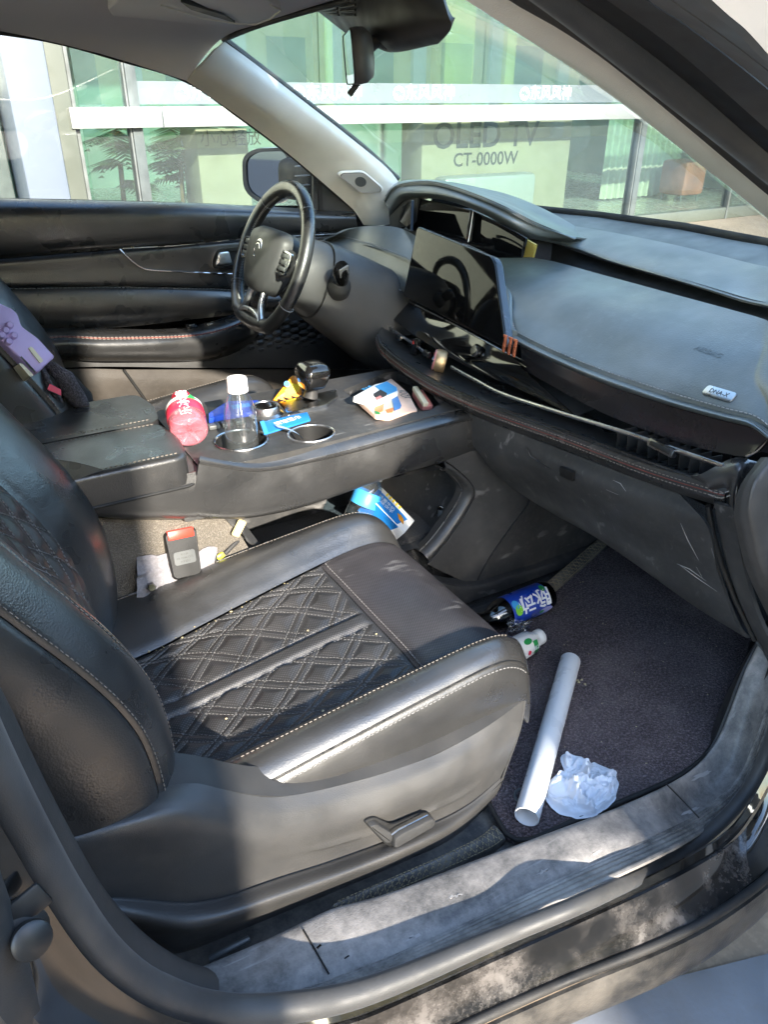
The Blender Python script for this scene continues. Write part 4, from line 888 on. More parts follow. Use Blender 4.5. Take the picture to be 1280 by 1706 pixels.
lb1 = xs([(536, 500, .83), (590, 520, .80), (622, 540, .785), (645, 545, .78), (660, 560, .80)])
lb2 = xs([(540, 590, .90), (590, 600, .88), (622, 605, .87), (648, 610, .87), (670, 610, .88)])
Surf([lb0, lb1, lb2], 11).build('lower_dash', 'plastic_dark', dv, nu=20, nv=14)
lathe('side_vent', mat4(at(608, 466, X=.79), z=A([-1, .2, .1]), y=(0, 0, 1)), [(.034, -.02), (.036, .0), (.033, .004), (.029, .002), (.028, -.02), (0, -.022)], 'black_line', dv, 26)
# start button pod
sm_ = mat4(at(631, 523, X=.765), z=A([-1, -.15, .25]), y=(.2, .1, 1))
prism('button_pod', sm_, rpoly(sp(sm_, [(612, 545), (617, 495), (648, 505), (646, 530), (630, 560)]), .01), -.02, 'plastic', dv)
prism('start_button_rim', sm_, rpoly(sp(sm_, [(622, 535), (626, 508), (644, 512), (640, 537)]), .006), .002, 'satin_silver', dv, bevel=.0008)
prism('start_button', sm_, rpoly(sp(sm_, [(624, 533), (628, 511), (642, 514), (638, 534)]), .005), .004, 'piano_black', dv, bevel=.001)
for i, s in enumerate(('ENGINE', 'START', 'STOP')): text('button_letters', s, mat4(sm_[:3, 3]+sm_[:3, 0]*.001+sm_[:3, 1]*(.005-.005*i)+sm_[:3, 2]*.0042, x=sm_[:3, 0], z=sm_[:3, 2]), .0032, 'white_ink', dv, .0003)

# ------------------------------------------------------------------ steering column and wheel
scx = part('steering_column', (.7, .37, .9))
WC = at(451, 434, Y=.37); wax = nrm(A([-.92, -.0, .39]))
cfw = -wax; cy = A([0, 1., 0]); cz = nrm(np.cross(cy, cfw)); cz = cz if cz[2] > 0 else -cz
secs = []
for t_, ry, rz, dz in ((.045, .062, .062, 0), (.075, .074, .078, -.004), (.11, .078, .084, -.008), (.112, .082, .088, -.008), (.16, .088, .096, -.016), (.22, .098, .105, -.026), (.29, .112, .115, -.04), (.36, .125, .12, -.05)):
    c = WC+cfw*t_+cz*dz; secs.append([c+cy*(-ry*math.copysign(abs(math.cos(a))**.75, math.cos(a)))+cz*(rz*math.copysign(abs(math.sin(a))**.75, math.sin(a))) for a in np.linspace(0, 2*math.pi, 33)])
def loft(name, secs, mat, parent, cap=True):
    n = len(secs[0])-1; V = np.vstack([A(s)[:n] for s in secs]); F = []
    for k in range(len(secs)-1):
        for j in range(n): F.append((k*n+j, k*n+(j+1) % n, (k+1)*n+(j+1) % n, (k+1)*n+j))
    if cap: F.append(tuple(range(n))[::-1]); F.append(tuple((len(secs)-1)*n+j for j in range(n)))
    me = mesh(name, V, F, mat, parent, True, auto=40)
    bm = bmesh.new(); bm.from_mesh(me.data); bmesh.ops.recalc_face_normals(bm, faces=bm.faces[:]); bm.to_mesh(me.data); bm.free(); return me
loft('column_collar', secs[:3], 'plastic', scx)
loft('column_shroud', secs[3:], 'plastic', scx)
ja = WC+cfw*.111+cz*-.008; tube('shroud_joint', [ja+cy*(-.079*math.cos(a))+cz*(.085*math.sin(a)) for a in np.linspace(0, 2*math.pi, 40)[:-1]], .003, 'black_line', scx, 6, closed=True)
sb = at(571, 480, Y=.272); st_ = at(567, 436, Y=.225)
lathe('stalk_boot', mat4(sb+A([0, .02, -.008]), z=st_-sb-A([0, .03, 0]), x=(1, 0, 0)), [(.026, 0), (.026, .022), (.022, .034), (.015, .042), (0, .043)], 'plastic_dark', scx, 22)
sd = nrm(st_-sb); sx_ = nrm(np.cross(sd, A([0, 1, 0])))
loft('wiper_stalk', [[sb+sd*t_+sx_*(w_*math.cos(a))+np.cross(sd, sx_)*(h_*math.sin(a)) for a in np.linspace(0, 2*math.pi, 17)] for t_, w_, h_ in ((.01, .013, .011), (.028, .016, .013), (.052, .0195, .014), (.068, .019, .013), (.076, .013, .009))], 'piano_black', scx)
rbox('stalk_face', mat4(sb+sd*.055+A([0, -.0135, .002]), x=sx_, y=sd), (.024, .026, .004), 'frame_grey', scx, .002)

sw_ = part('steering_wheel', (.57, .37, .9), 'black leather steering wheel with silver spokes')
wy = cz; wx = cy   # in the wheel plane: wy up, wx towards the far side
def W3(x, y, z=0.): return WC+(wx*x+wy*y+wax*z)*.93
rim = []
for a in np.linspace(0, 2*math.pi, 97)[:-1]:
    x, y = .166*math.sin(a), .166*math.cos(a)
    if y < -.138: y = -.138-(abs(y)-.138)*.35
    rim.append(W3(x, y))
rr = [.0165+.0012*math.cos(4*a) for a in np.linspace(0, 2*math.pi, 97)[:-1]]
tube('wheel_rim', rim, .0165, 'leather', sw_, 16, closed=True, sx=.88)
for s in (-1, 1):
    for a in (30, 60):
        pass
# perforated grip sections and seam rings
for a in (42, -42, 118, -118):
    x, y = .166*math.sin(math.radians(a)), .166*math.cos(math.radians(a)); c = W3(x, y); tdir = nrm(wx*math.cos(math.radians(a))-wy*math.sin(math.radians(a))); rd = nrm(c-WC)
    tube('grip_seam', [c+rd*.0178*math.cos(b)+wax*.0178*.92*math.sin(b) for b in np.linspace(0, 6.283, 20)[:-1]], .0007, 'thread_white', sw_, 5, closed=True)
zig = []
for a0, a1 in ((20, 75), (-75, -20), (95, 140), (-140, -95)):
    P = []
    for i, a in enumerate(np.linspace(a0, a1, 60)):
        c = W3(.166*math.sin(math.radians(a)), max(.166*math.cos(math.radians(a)), -.147)); rd = nrm(c-WC); P.append(c-rd*.0155+wax*(.004 if i % 2 else -.004)+wax*.004)
    zig.append(A(P))
stitch('rim_lacing', zig, 'thread_white', sw_, L=.004, gap=.0015, r=.0006, normals=[wax]*4)
# airbag pad
wm = mat4(W3(0, 0, .0), x=-wx, y=wy)
if wm[:3, 2]@wax < 0: wm = mat4(W3(0, 0, 0), x=wx, y=wy); wm[:3, 0] *= 1
hubp = rpoly([(-.085, .052), (-.05, .064), (.05, .064), (.085, .052), (.080, -.02), (.045, -.072), (-.045, -.072), (-.080, -.02)], .03, 5)
V = []; n = len(hubp); F = []
for s_, z_ in ((1.0, -.02), (1.02, .004), (1.0, .018), (.90, .029), (.6, .036), (.25, .038)): V += [(p[0]*s_, p[1]*s_, z_) for p in hubp]
for k in range(5):
    for j in range(n): F.append((k*n+j, k*n+(j+1) % n, (k+1)*n+(j+1) % n, (k+1)*n+j))
F.append(tuple(5*n+j for j in range(n))); mesh('airbag_pad', xf(wm, V), F, 'plastic', sw_, True)
lathe('wheel_emblem', mat4(W3(0, .012, .037), z=wax, y=wy), [(.024, -.002), (.024, .002), (.020, .0035), (.0195, .002), (0, .002)], 'chrome', sw_, 28)
for s in (-1, 1):
    mb = mat4(W3(0, .012, .0405), x=wm[:3, 0], z=wax); q = [(.014*math.cos(a)*.9, .014*math.sin(a)) for a in np.linspace(s*.3+(0 if s > 0 else math.pi), s*.3+(0 if s > 0 else math.pi)+2.2, 10)]; tube('emblem_swoosh', xf(mb, [(x, y, 0) for x, y in q]), .0016, 'chrome', sw_, 6)
# side spokes with switch pods, double lower spoke
for s in (-1, 1):
    loft('side_spoke', [[W3(s*x, y0+h*math.sin(a), z+.010*math.cos(a)) for a in np.linspace(0, 2*math.pi, 13)] for x, y0, h, z in ((.07, .004, .036, .004), (.11, .008, .030, .004), (.140, .010, .026, .002), (.162, .012, .028, 0))], 'plastic', sw_)
    pm = mat4(W3(s*.108, .008, .014), x=wm[:3, 0], z=wax)
    po = rpoly([(-.028, .024), (.028, .022), (.032, .0), (.020, -.026), (-.026, -.024)], .01) if (wm[:3, 0]@wx)*s > 0 else rpoly([(.028, .024), (-.028, .022), (-.032, .0), (-.020, -.026), (.026, -.024)], .01)
    c_ = A(po).mean(0); ring('switch_frame', pm, po, (A(po)-c_)*.86+c_, .006, 'chrome', sw_); prism('switch_pod', pm, (A(po)-c_)*.86+c_, .004, 'piano_black', sw_, bevel=.001)
    for k in range(3): rbox('wheel_button', mat4(pm[:3, 3]+pm[:3, 1]*(.013-.013*k)+pm[:3, 2]*.005, x=pm[:3, 0], z=pm[:3, 2]), (.034, .0085, .003), 'label_grey', sw_, .001)
for s in (-1, 1):
    tube('lower_spoke', spline([W3(s*.034, -.062, .006), W3(s*.040, -.10, .008), W3(s*.050, -.124, .006), W3(s*.060, -.138, .004)], 14), [.011, .0085, .009, .012], 'satin_silver', sw_, 10, sx=.6)
tube('spoke_trim', spline([W3(-.056, -.133, .010), W3(-.03, -.124, .012), W3(.03, -.124, .012), W3(.056, -.133, .010)], 20), .005, 'satin_silver', sw_, 8)
loft('spoke_web', [[W3(x, -.10+h*math.sin(a), .0+.006*math.cos(a)) for a in np.linspace(0, 2*math.pi, 13)] for x, h in ((-.034, .045), (0, .045), (.034, .045))], 'piano_black', sw_)

# ------------------------------------------------------------------ inside mirror with its sensor housing
im = part('inside_mirror', (.6, .05, 1.38), 'inside rear-view mirror hanging from a dark sensor housing')
hm_ = [xs([(520, 12, .66), (565, -30, .64), (650, -60, .62), (720, -60, .62)]), xs([(528, 18, .64), (600, 0, .60), (650, -20, .585), (745, 20, .60)]), xs([(545, 32, .65), (600, 40, .60), (650, 60, .59), (752, 48, .61)]), xs([(580, 58, .67), (620, 76, .64), (655, 88, .63), (730, 74, .64)]), xs([(600, 60, .72), (630, 74, .70), (660, 80, .69), (740, 60, .70)])]
Surf(hm_, 11).build('sensor_housing', 'plastic', im, nu=30, nv=26, thick=.01)
HS = Surf(hm_, 11)
for k in range(4):
    for j in range(2):
        u_ = np.linspace(.07+.20*j, .24+.20*j, 6); tube('housing_slot', HS.on(u_, np.full(6, .24+.055*k), .0002), .0022, 'black_line', im, 6)
for k in range(4): tube('housing_slot', HS.on([.52+.03*k, .55+.03*k], [.60, .68], .0002), .0012, 'black_line', im, 5)
rbox('camera_window', mat4(at(664, 68, X=.615), x=A([0, -1, -.25]), z=A([-1, 0, -.6])), (.035, .012, .008), 'black_line', im, .004)
tube('mirror_arm', spline(xs([(640, 62, .62), (622, 72, .60), (606, 82, .58), (596, 76, .565)]), 14), [.009, .011, .014, .012], 'plastic_dark', im, 12)
mn = nrm(A([-.91, .42, -.08])); imm = mat4(at(583, 98, X=.545), z=mn, y=(0, 0, 1))
ml = .112; mh = .036
sec = lambda x, s, z: [(x, s*mh*math.sin(a), z+.0*a) for a in np.linspace(0, 1, 2)]
ou = rrect(.235, .074, .022, 5)
V = []; n = len(ou); F = []
for s_, z_ in ((1., .0), (1.03, -.006), (1.0, -.018), (.80, -.030), (.4, -.036)): V += [(p[0]*s_, p[1]*s_, z_) for p in ou]
for k in range(4):
    for j in range(n): F.append((k*n+j, k*n+(j+1) % n, (k+1)*n+(j+1) % n, (k+1)*n+j))
F.append(tuple(4*n+j for j in range(n))); mesh('mirror_shell', xf(imm, V), [f[::-1] for f in F], 'plastic', im, True, auto=50)
prism('mirror_glass', imm, (A(ou)*.965), .002, 'mirror', im); ring('mirror_bezel', imm, A(ou), A(ou)*.965, .003, 'black_line', im)
tube('mirror_tab', [imm[:3, 3]+imm[:3, 1]*-.036+imm[:3, 2]*-.01, imm[:3, 3]+imm[:3, 1]*-.052+imm[:3, 2]*.006], .005, 'plastic_dark', im, 8)
# ------------------------------------------------------------------ centre console
co = part('centre_console', (.3, 0, .5), 'dusty black centre console with cup holders, gear lever and armrest')
def plate_holes(name, outer, holes, z, depth, mat, parent, zf=None):
    """flat plate with real openings: outlines in world xy, walls pushed down"""
    bm = bmesh.new(); loops = []
    for L in [outer]+holes:
        vs0 = [bm.verts.new((p[0], p[1], z if zf is None else zf(p[0], p[1]))) for p in L]
        loops.append([bm.edges.new((vs0[i], vs0[(i+1) % len(vs0)])) for i in range(len(vs0))])
    bmesh.ops.triangle_fill(bm, use_beauty=True, use_dissolve=False, edges=[e for l in loops for e in l], normal=(0, 0, 1))
    for f in bm.faces:
        f.normal_update()
        if f.normal.z < 0: f.normal_flip()
    for l in loops:
        r = bmesh.ops.extrude_edge_only(bm, edges=l)
        for g in r['geom']:
            if isinstance(g, bmesh.types.BMVert): g.co.z -= depth
    bmesh.ops.recalc_face_normals(bm, faces=bm.faces[:])
    V, F = bm_out(bm); return mesh(name, V, F, mat, parent, True, auto=30)
ZT = .772
def zt(px, py, z=ZT): return at(px, py, Z=z)[:2]
near = [A([.172, -.138, ZT]), A([.266, -.141, ZT]), A([.343, -.140, ZT]), A([.465, -.134, ZT]), A([.60, -.127, ZT]), A([.705, -.120, ZT])]
cup1 = at(402, 734, Z=ZT); cup2 = at(519, 723, Z=ZT)
def circ(c, r, n=28, ex=1., ey=1.): return [(c[0]+r*ex*math.cos(a), c[1]+r*ey*math.sin(a)) for a in np.linspace(0, 2*math.pi, n+1)[:-1]]
R1, R2 = .044, .038
tray = rpoly([zt(572, 650), zt(640, 622), (.70, .13), (.73, -.05), zt(716, 684), zt(626, 694)], .006)
outer = [tuple(p[:2]) for p in near]+[(.80, -.116), (.80, .150), (.62, .155), (.45, .155), (.3, .155), (.172, .155)]
plate_holes('console_top', outer, [circ(cup1, R1), circ(cup2, R2, 28, 1.05, .95), [tuple(p) for p in tray]], ZT, .02, 'console_plastic', co)
for c, r, ex, ey in ((cup1, R1, 1, 1), (cup2, R2, 1.05, .95)):
    V = []; F = []; n = 28
    for rr, z in ((r*1.0, ZT-.001), (r*.97, ZT-.03), (r*.9, ZT-.07), (r*.55, ZT-.072), (.0001, ZT-.072)): V += [(x, y, z) for x, y in circ(c, rr, n, ex, ey)]
    for k in range(4):
        for j in range(n): F.append((k*n+j, (k+1)*n+j, (k+1)*n+(j+1) % n, k*n+(j+1) % n))
    mesh('cup_holder', V, F, 'black_line', co, True, auto=50)
    P = [(x, y, ZT+.001) for x, y in circ(c, r*1.05, 60, ex, ey)]; tube('cup_holder_ring', P, .0022, 'satin_silver', co, 6, closed=True)
    ring('cup_holder_pad', mat4((c[0], c[1], ZT-.0715), x=(1, 0, 0), y=(0, 1, 0)), circ((0, 0), r*.6), circ((0, 0), r*.45), .002, 'frame_grey', co)
# tray floor
mesh('tray_floor', [(p[0], p[1], ZT-.019) for p in tray], [tuple(range(len(tray)))], 'plastic_dark', co, False)
# rolled, stitched near flank
f0 = [p+A([0, .006, -.002]) for p in near]+[A([.80, near[-1][1]+.004, ZT])]
f1 = ys([(334, 760, -.142), (430, 774, -.142), (500, 760, -.142), (600, 735, -.142), (700, 708, -.142), (784, 688, -.142)])+[A([.80, -.142, .765])]
f2 = ys([(332, 770, -.152), (430, 783, -.152), (500, 772, -.152), (600, 749, -.152), (700, 719, -.152), (784, 698, -.152)])+[A([.80, -.15, .75])]
f3 = ys([(325, 815, -.158), (430, 825, -.158), (500, 815, -.158), (600, 785, -.158), (700, 755, -.158), (784, 735, -.158)])+[A([.80, -.155, .71])]
f4 = ys([(320, 858, -.150), (400, 864, -.148), (500, 846, -.146), (600, 812, -.146), (700, 780, -.146), (780, 760, -.148)])+[A([.80, -.15, .68])]
f5 = [p+A([0, .03, -.004]) for p in f4]
FL = Surf([f0, f1, [p+A([0, .0015, 0]) for p in f2], f2, f3, f4, f5], 15)
FL.build('console_flank', 'leather', co, nu=50, nv=50, thick=.004, disp=lambda u, v: -.0018*np.exp(-((v-.31)/.012)**2))
tt = np.linspace(0, 1, 160); tube('flank_seam', FL.on(tt, np.full(160, .315), .0002), .0013, 'black_line', co, 6)
stitch('flank_stitching', [FL.on(tt, np.full(160, .37), .0022)], 'thread', co, L=.0035, gap=.0025, r=.0008)
# rear part of the flank behind the front lid
r3 = ys([(60, 790, -.152), (150, 800, -.155), (230, 805, -.157), (335, 772, -.154)]); 
Surf([ys([(60, 760, -.15), (150, 775, -.15), (215, 798, -.152), (270, 797, -.152), (326, 786, -.152)]), ys([(60, 800, -.157), (150, 815, -.158), (215, 825, -.158), (270, 830, -.158), (330, 820, -.158)]), ys([(60, 850, -.155), (150, 855, -.152), (215, 860, -.15), (270, 860, -.15), (328, 860, -.15)]), ys([(60, 856, -.12), (150, 860, -.12), (215, 866, -.12), (270, 866, -.12), (328, 866, -.12)])], 11).build('console_flank_rear', 'leather', co, nu=24, nv=20, thick=.004)
# far flank
mesh('console_flank_far', [(-.5, .158, ZT), (.8, .155, ZT), (.8, .165, .45), (-.5, .165, .45)], [(0, 1, 2, 3)], 'plastic', co, False)
# armrest: two lids
def lid(y0, y1, xe, z0, z1, r):
    m = mat4((0, 0, z0), x=(1, 0, 0), y=(0, 1, 0)); P = rpoly([(-.45, y0), (xe, y0), (xe+.012, (y0+y1)/2), (xe, y1), (-.45, y1)], r, 6)
    return prism('armrest_lid', m, [tuple(p) for p in P], z1-z0, 'leather', co, bevel=.009, seg=4)
lid(.004, .157, .148, .765, .812, .022); lid(-.159, .000, .146, .764, .814, .022)
xx_ = np.linspace(-.44, .135, 90)
def lp_(y, z): return np.stack([xx_, np.full(90, y), np.full(90, z)], -1)
stitch('armrest_stitching', [lp_(.016, .8132), lp_(-.013, .8152), lp_(-.146, .8146)], 'thread', co, L=.004, gap=.003, r=.0006, normals=[A([0, -.5, 1])]*3)
tube('lid_base_gap', [A([-.45, -.1585, .7605]), A([.14, -.1585, .7605]), A([.16, -.15, .7605])], .003, 'black_line', co, 6)
rbox('lid_end_block', mat4((.158, -.085, .728), x=(1, 0, 0), z=(0, 0, 1)), (.06, .125, .08), 'plastic', co, .008)
tube('lid_latch', [A([.174, .03, .782]), A([.181, .0, .78]), A([.176, -.03, .78])], .006, 'satin_silver', co, 8)
# shifter base, lever, dial, button row
sb0 = mat4(at(516, 669, Z=ZT+.004), x=A([1, -.12, 0]), z=(0, 0, 1))
so_ = rpoly([on_plane(sb0, *p) for p in [(463, 672), (560, 650), (563, 662), (545, 676), (478, 690)]], .006)
c_ = A(so_).mean(0); ring('shifter_frame', sb0, so_, (A(so_)-c_)*A([.93, .85])+c_, .006, 'chrome', co, -.004); prism('shifter_plate', sb0, (A(so_)-c_)*A([.93, .85])+c_, .002, 'dark_chrome', co)
kp = at(517, 662, Z=ZT+.008)
tube('lever_stem', [kp, kp+A([.005, 0, .02]), kp+A([.008, 0, .035])], [.015, .012, .012], 'plastic_dark', co, 14)
kn = []
kb = at(517, 665, Z=ZT+.01)+A([.004, 0, .022])
for t_, w_, d_, ox in ((0, .012, .017, 0), (.004, .020, .025, 0), (.014, .024, .030, .001), (.030, .0275, .033, .003), (.040, .027, .031, .004), (.047, .022, .026, .004), (.050, .012, .015, .004)):
    kn.append([kb+A([ox+w_*math.copysign(abs(math.cos(a))**.42, math.cos(a)), d_*math.copysign(abs(math.sin(a))**.42, math.sin(a)), t_]) for a in np.linspace(0, 2*math.pi, 29)])
loft('lever_knob', kn, 'piano_black', co)
dk = at(443, 684, Z=ZT+.012)
lathe('drive_dial', mat4(dk-A([0, 0, .014]), z=(0, 0, 1), x=(1, 0, 0)), [(.032, 0), (.033, .008), (.027, .012), (.0265, .022), (.0245, .025), (.022, .0245), (.021, .022), (0, .022)], 'satin_silver', co, 32)
lathe('dial_top', mat4(dk+A([0, 0, .0085]), z=(0, 0, 1), x=(1, 0, 0)), [(.0205, 0), (.02, .0008), (0, .001)], 'piano_black', co, 28)
for k in range(3):
    c = at(356+k*22, 710-k*4.0, Z=ZT+.004); rbox('console_button', mat4(c, x=A([1, -.1, 0]), z=(0, 0, 1)), (.020, .018, .008), 'label_grey', co, .002)
for k in range(8):
    c = at(470+k*8, 668-k*3.4, Z=ZT+.005); rbox('lever_grip_rib', mat4(c, x=A([1, .4, 0]), z=(0, 0, 1)), (.003, .02, .004), 'plastic_dark', co, .001)
# small round socket / catch where the lids end
lathe('latch_button', mat4(at(276, 735, Z=.79), z=A([.8, -.1, .6]), y=(0, 1, 0)), [(.011, 0), (.011, .006), (.009, .008), (0, .008)], 'frame_grey', co, 18)
# below the flank: carpeted panel, pass-through bay with rim, front lower panel
cp = Surf([ys([(60, 858, -.126), (150, 862, -.126), (230, 866, -.126), (330, 866, -.126), (378, 864, -.126)]), ys([(60, 940, -.13), (150, 940, -.13), (240, 935, -.13), (330, 920, -.13), (400, 890, -.13)]), ys([(60, 1080, -.13), (150, 1080, -.13), (240, 1060, -.13), (340, 1000, -.13), (430, 940, -.13)])], 9); cp.build('carpet_panel', 'console_carpet', co, nu=20, nv=20, thick=.006)
Surf([ys([(376, 862, -.135), (398, 880, -.134)]), ys([(392, 866, -.128), (420, 905, -.13)]), ys([(402, 864, -.10), (432, 905, -.10)])], 5).build('bay_rear_edge', 'plastic', co, nu=6, nv=10)
# bay interior
bx0, bx1 = .24, .70
mesh('bay_floor', [(bx0-.1, -.125, .50), (bx1, -.125, .485), (bx1, .10, .485), (bx0-.1, .10, .50)], [(0, 1, 2, 3)], 'plastic', co, False)
mesh('bay_back', [(bx0-.1, .09, .48), (bx1+.02, .09, .48), (bx1+.02, .09, .70), (bx0-.1, .09, .70)], [(3, 2, 1, 0)], 'console_plastic', co, False)
mesh('bay_roof', [(bx0-.1, -.13, .69), (bx1, -.13, .655), (bx1, .10, .66), (bx0-.1, .10, .70)], [(0, 3, 2, 1)], 'plastic_dark', co, False)
# front wall of the bay, curved with charging socket
bw = [ys([(742, 782, -.118), (772, 812, -.118), (769, 826, -.118), (722, 900, -.118), (700, 915, -.118)]), [A([.70, .0, .67]), A([.715, .0, .62]), A([.70, .0, .58]), A([.65, .0, .48]), A([.63, 0, .47])], [A([.64, .085, .68]), A([.65, .085, .62]), A([.63, .085, .58]), A([.60, .085, .48]), A([.58, .085, .47])]]
Surf(bw, 9).build('bay_end', 'console_plastic', co, nu=16, nv=14)
skm = mat4(at(735, 855, Y=-.085), z=A([-.75, -.75, .1]), y=(0, .1, 1))
prism('socket_plate', skm, rpoly([on_plane(skm, *p) for p in [(722, 862), (732, 840), (750, 851), (736, 875)]], .006), .004, 'piano_black', co, bevel=.001)
rbox('charging_socket', mat4(at(734, 858, Y=-.092), x=skm[:3, 0], z=skm[:3, 2]), (.010, .022, .004), 'label_grey', co, .001)
rim_o = ys([(742, 770, -.150), (764, 785, -.150), (790, 812, -.150), (790, 828, -.150), (770, 866, -.150), (742, 905, -.150), (715, 935, -.150)])
rim_i = ys([(738, 783, -.138), (756, 792, -.138), (773, 813, -.138), (772, 826, -.138), (752, 860, -.138), (724, 898, -.138), (703, 920, -.138)])
rim_b = [p+A([-.004, .022, 0]) for p in rim_i]
Surf([rim_o, [(a+b)/2+A([0, -.006, 0]) for a, b in zip(rim_o, rim_i)], rim_i, rim_b], 13).build('bay_rim', 'plastic_shield', co, nu=30, nv=14, thick=.004)
tube('bay_chrome', spline([p+A([-.002, .006, 0]) for p in rim_i], 40), .0013, 'satin_silver', co, 6)
fp0 = [at(742, 768, Y=-.150), at(764, 783, Y=-.152), at(791, 812, Y=-.152), at(791, 829, Y=-.152), at(770, 868, Y=-.152), at(740, 908, Y=-.152), at(712, 940, Y=-.152)]
fp1 = [at(784, 752, Y=-.154), at(800, 790, Y=-.157), at(822, 818, Y=-.159), at(824, 840, Y=-.160), at(812, 882, Y=-.162), at(790, 925, Y=-.165), at(765, 965, Y=-.165)]
fp2 = [at(800, 742, Y=-.152), at(840, 785, Y=-.155), at(868, 815, Y=-.16), at(884, 830, Y=-.162), at(850, 878, Y=-.166), at(815, 928, Y=-.172), at(790, 975, Y=-.172)]
Surf([fp0, fp1, fp2], 13).build('console_side_panel', 'glove_plastic', co, nu=30, nv=18, thick=.004)
fq1 = [p+A([.004, -.001, 0]) for p in fp2[2:]]
fq2 = [at(900, 838, Y=-.158), at(960, 875, Y=-.158), at(975, 900, Y=-.16), at(940, 925, Y=-.168), at(905, 935, Y=-.172)]
fq2 = [at(905, 836, Y=-.156), at(930, 862, Y=-.16), at(925, 890, Y=-.165), at(905, 915, Y=-.17), at(890, 940, Y=-.172)]
fq3 = [at(960, 862, Y=-.15), at(995, 880, Y=-.152), at(1000, 890, Y=-.155), at(985, 905, Y=-.16), at(968, 917, Y=-.165)]
Surf([fq1, fq2, fq3], 11).build('tunnel_side_panel', 'console_plastic', co, nu=24, nv=14, thick=.004)
# lower step
w0 = [at(700, 960, Y=-.178), at(775, 975, Y=-.178), at(850, 955, Y=-.178), at(905, 938, Y=-.178), at(970, 916, Y=-.17), at(1010, 900, Y=-.162)]
w1 = [p+A([0, -.010, -.004]) for p in w0]; w2 = [A([p[0], -.192, .36]) for p in w0]
Surf([[p+A([0, .02, .004]) for p in w0], w0, w1, w2], 11).build('tunnel_foot', 'console_plastic', co, nu=24, nv=16, thick=.004)
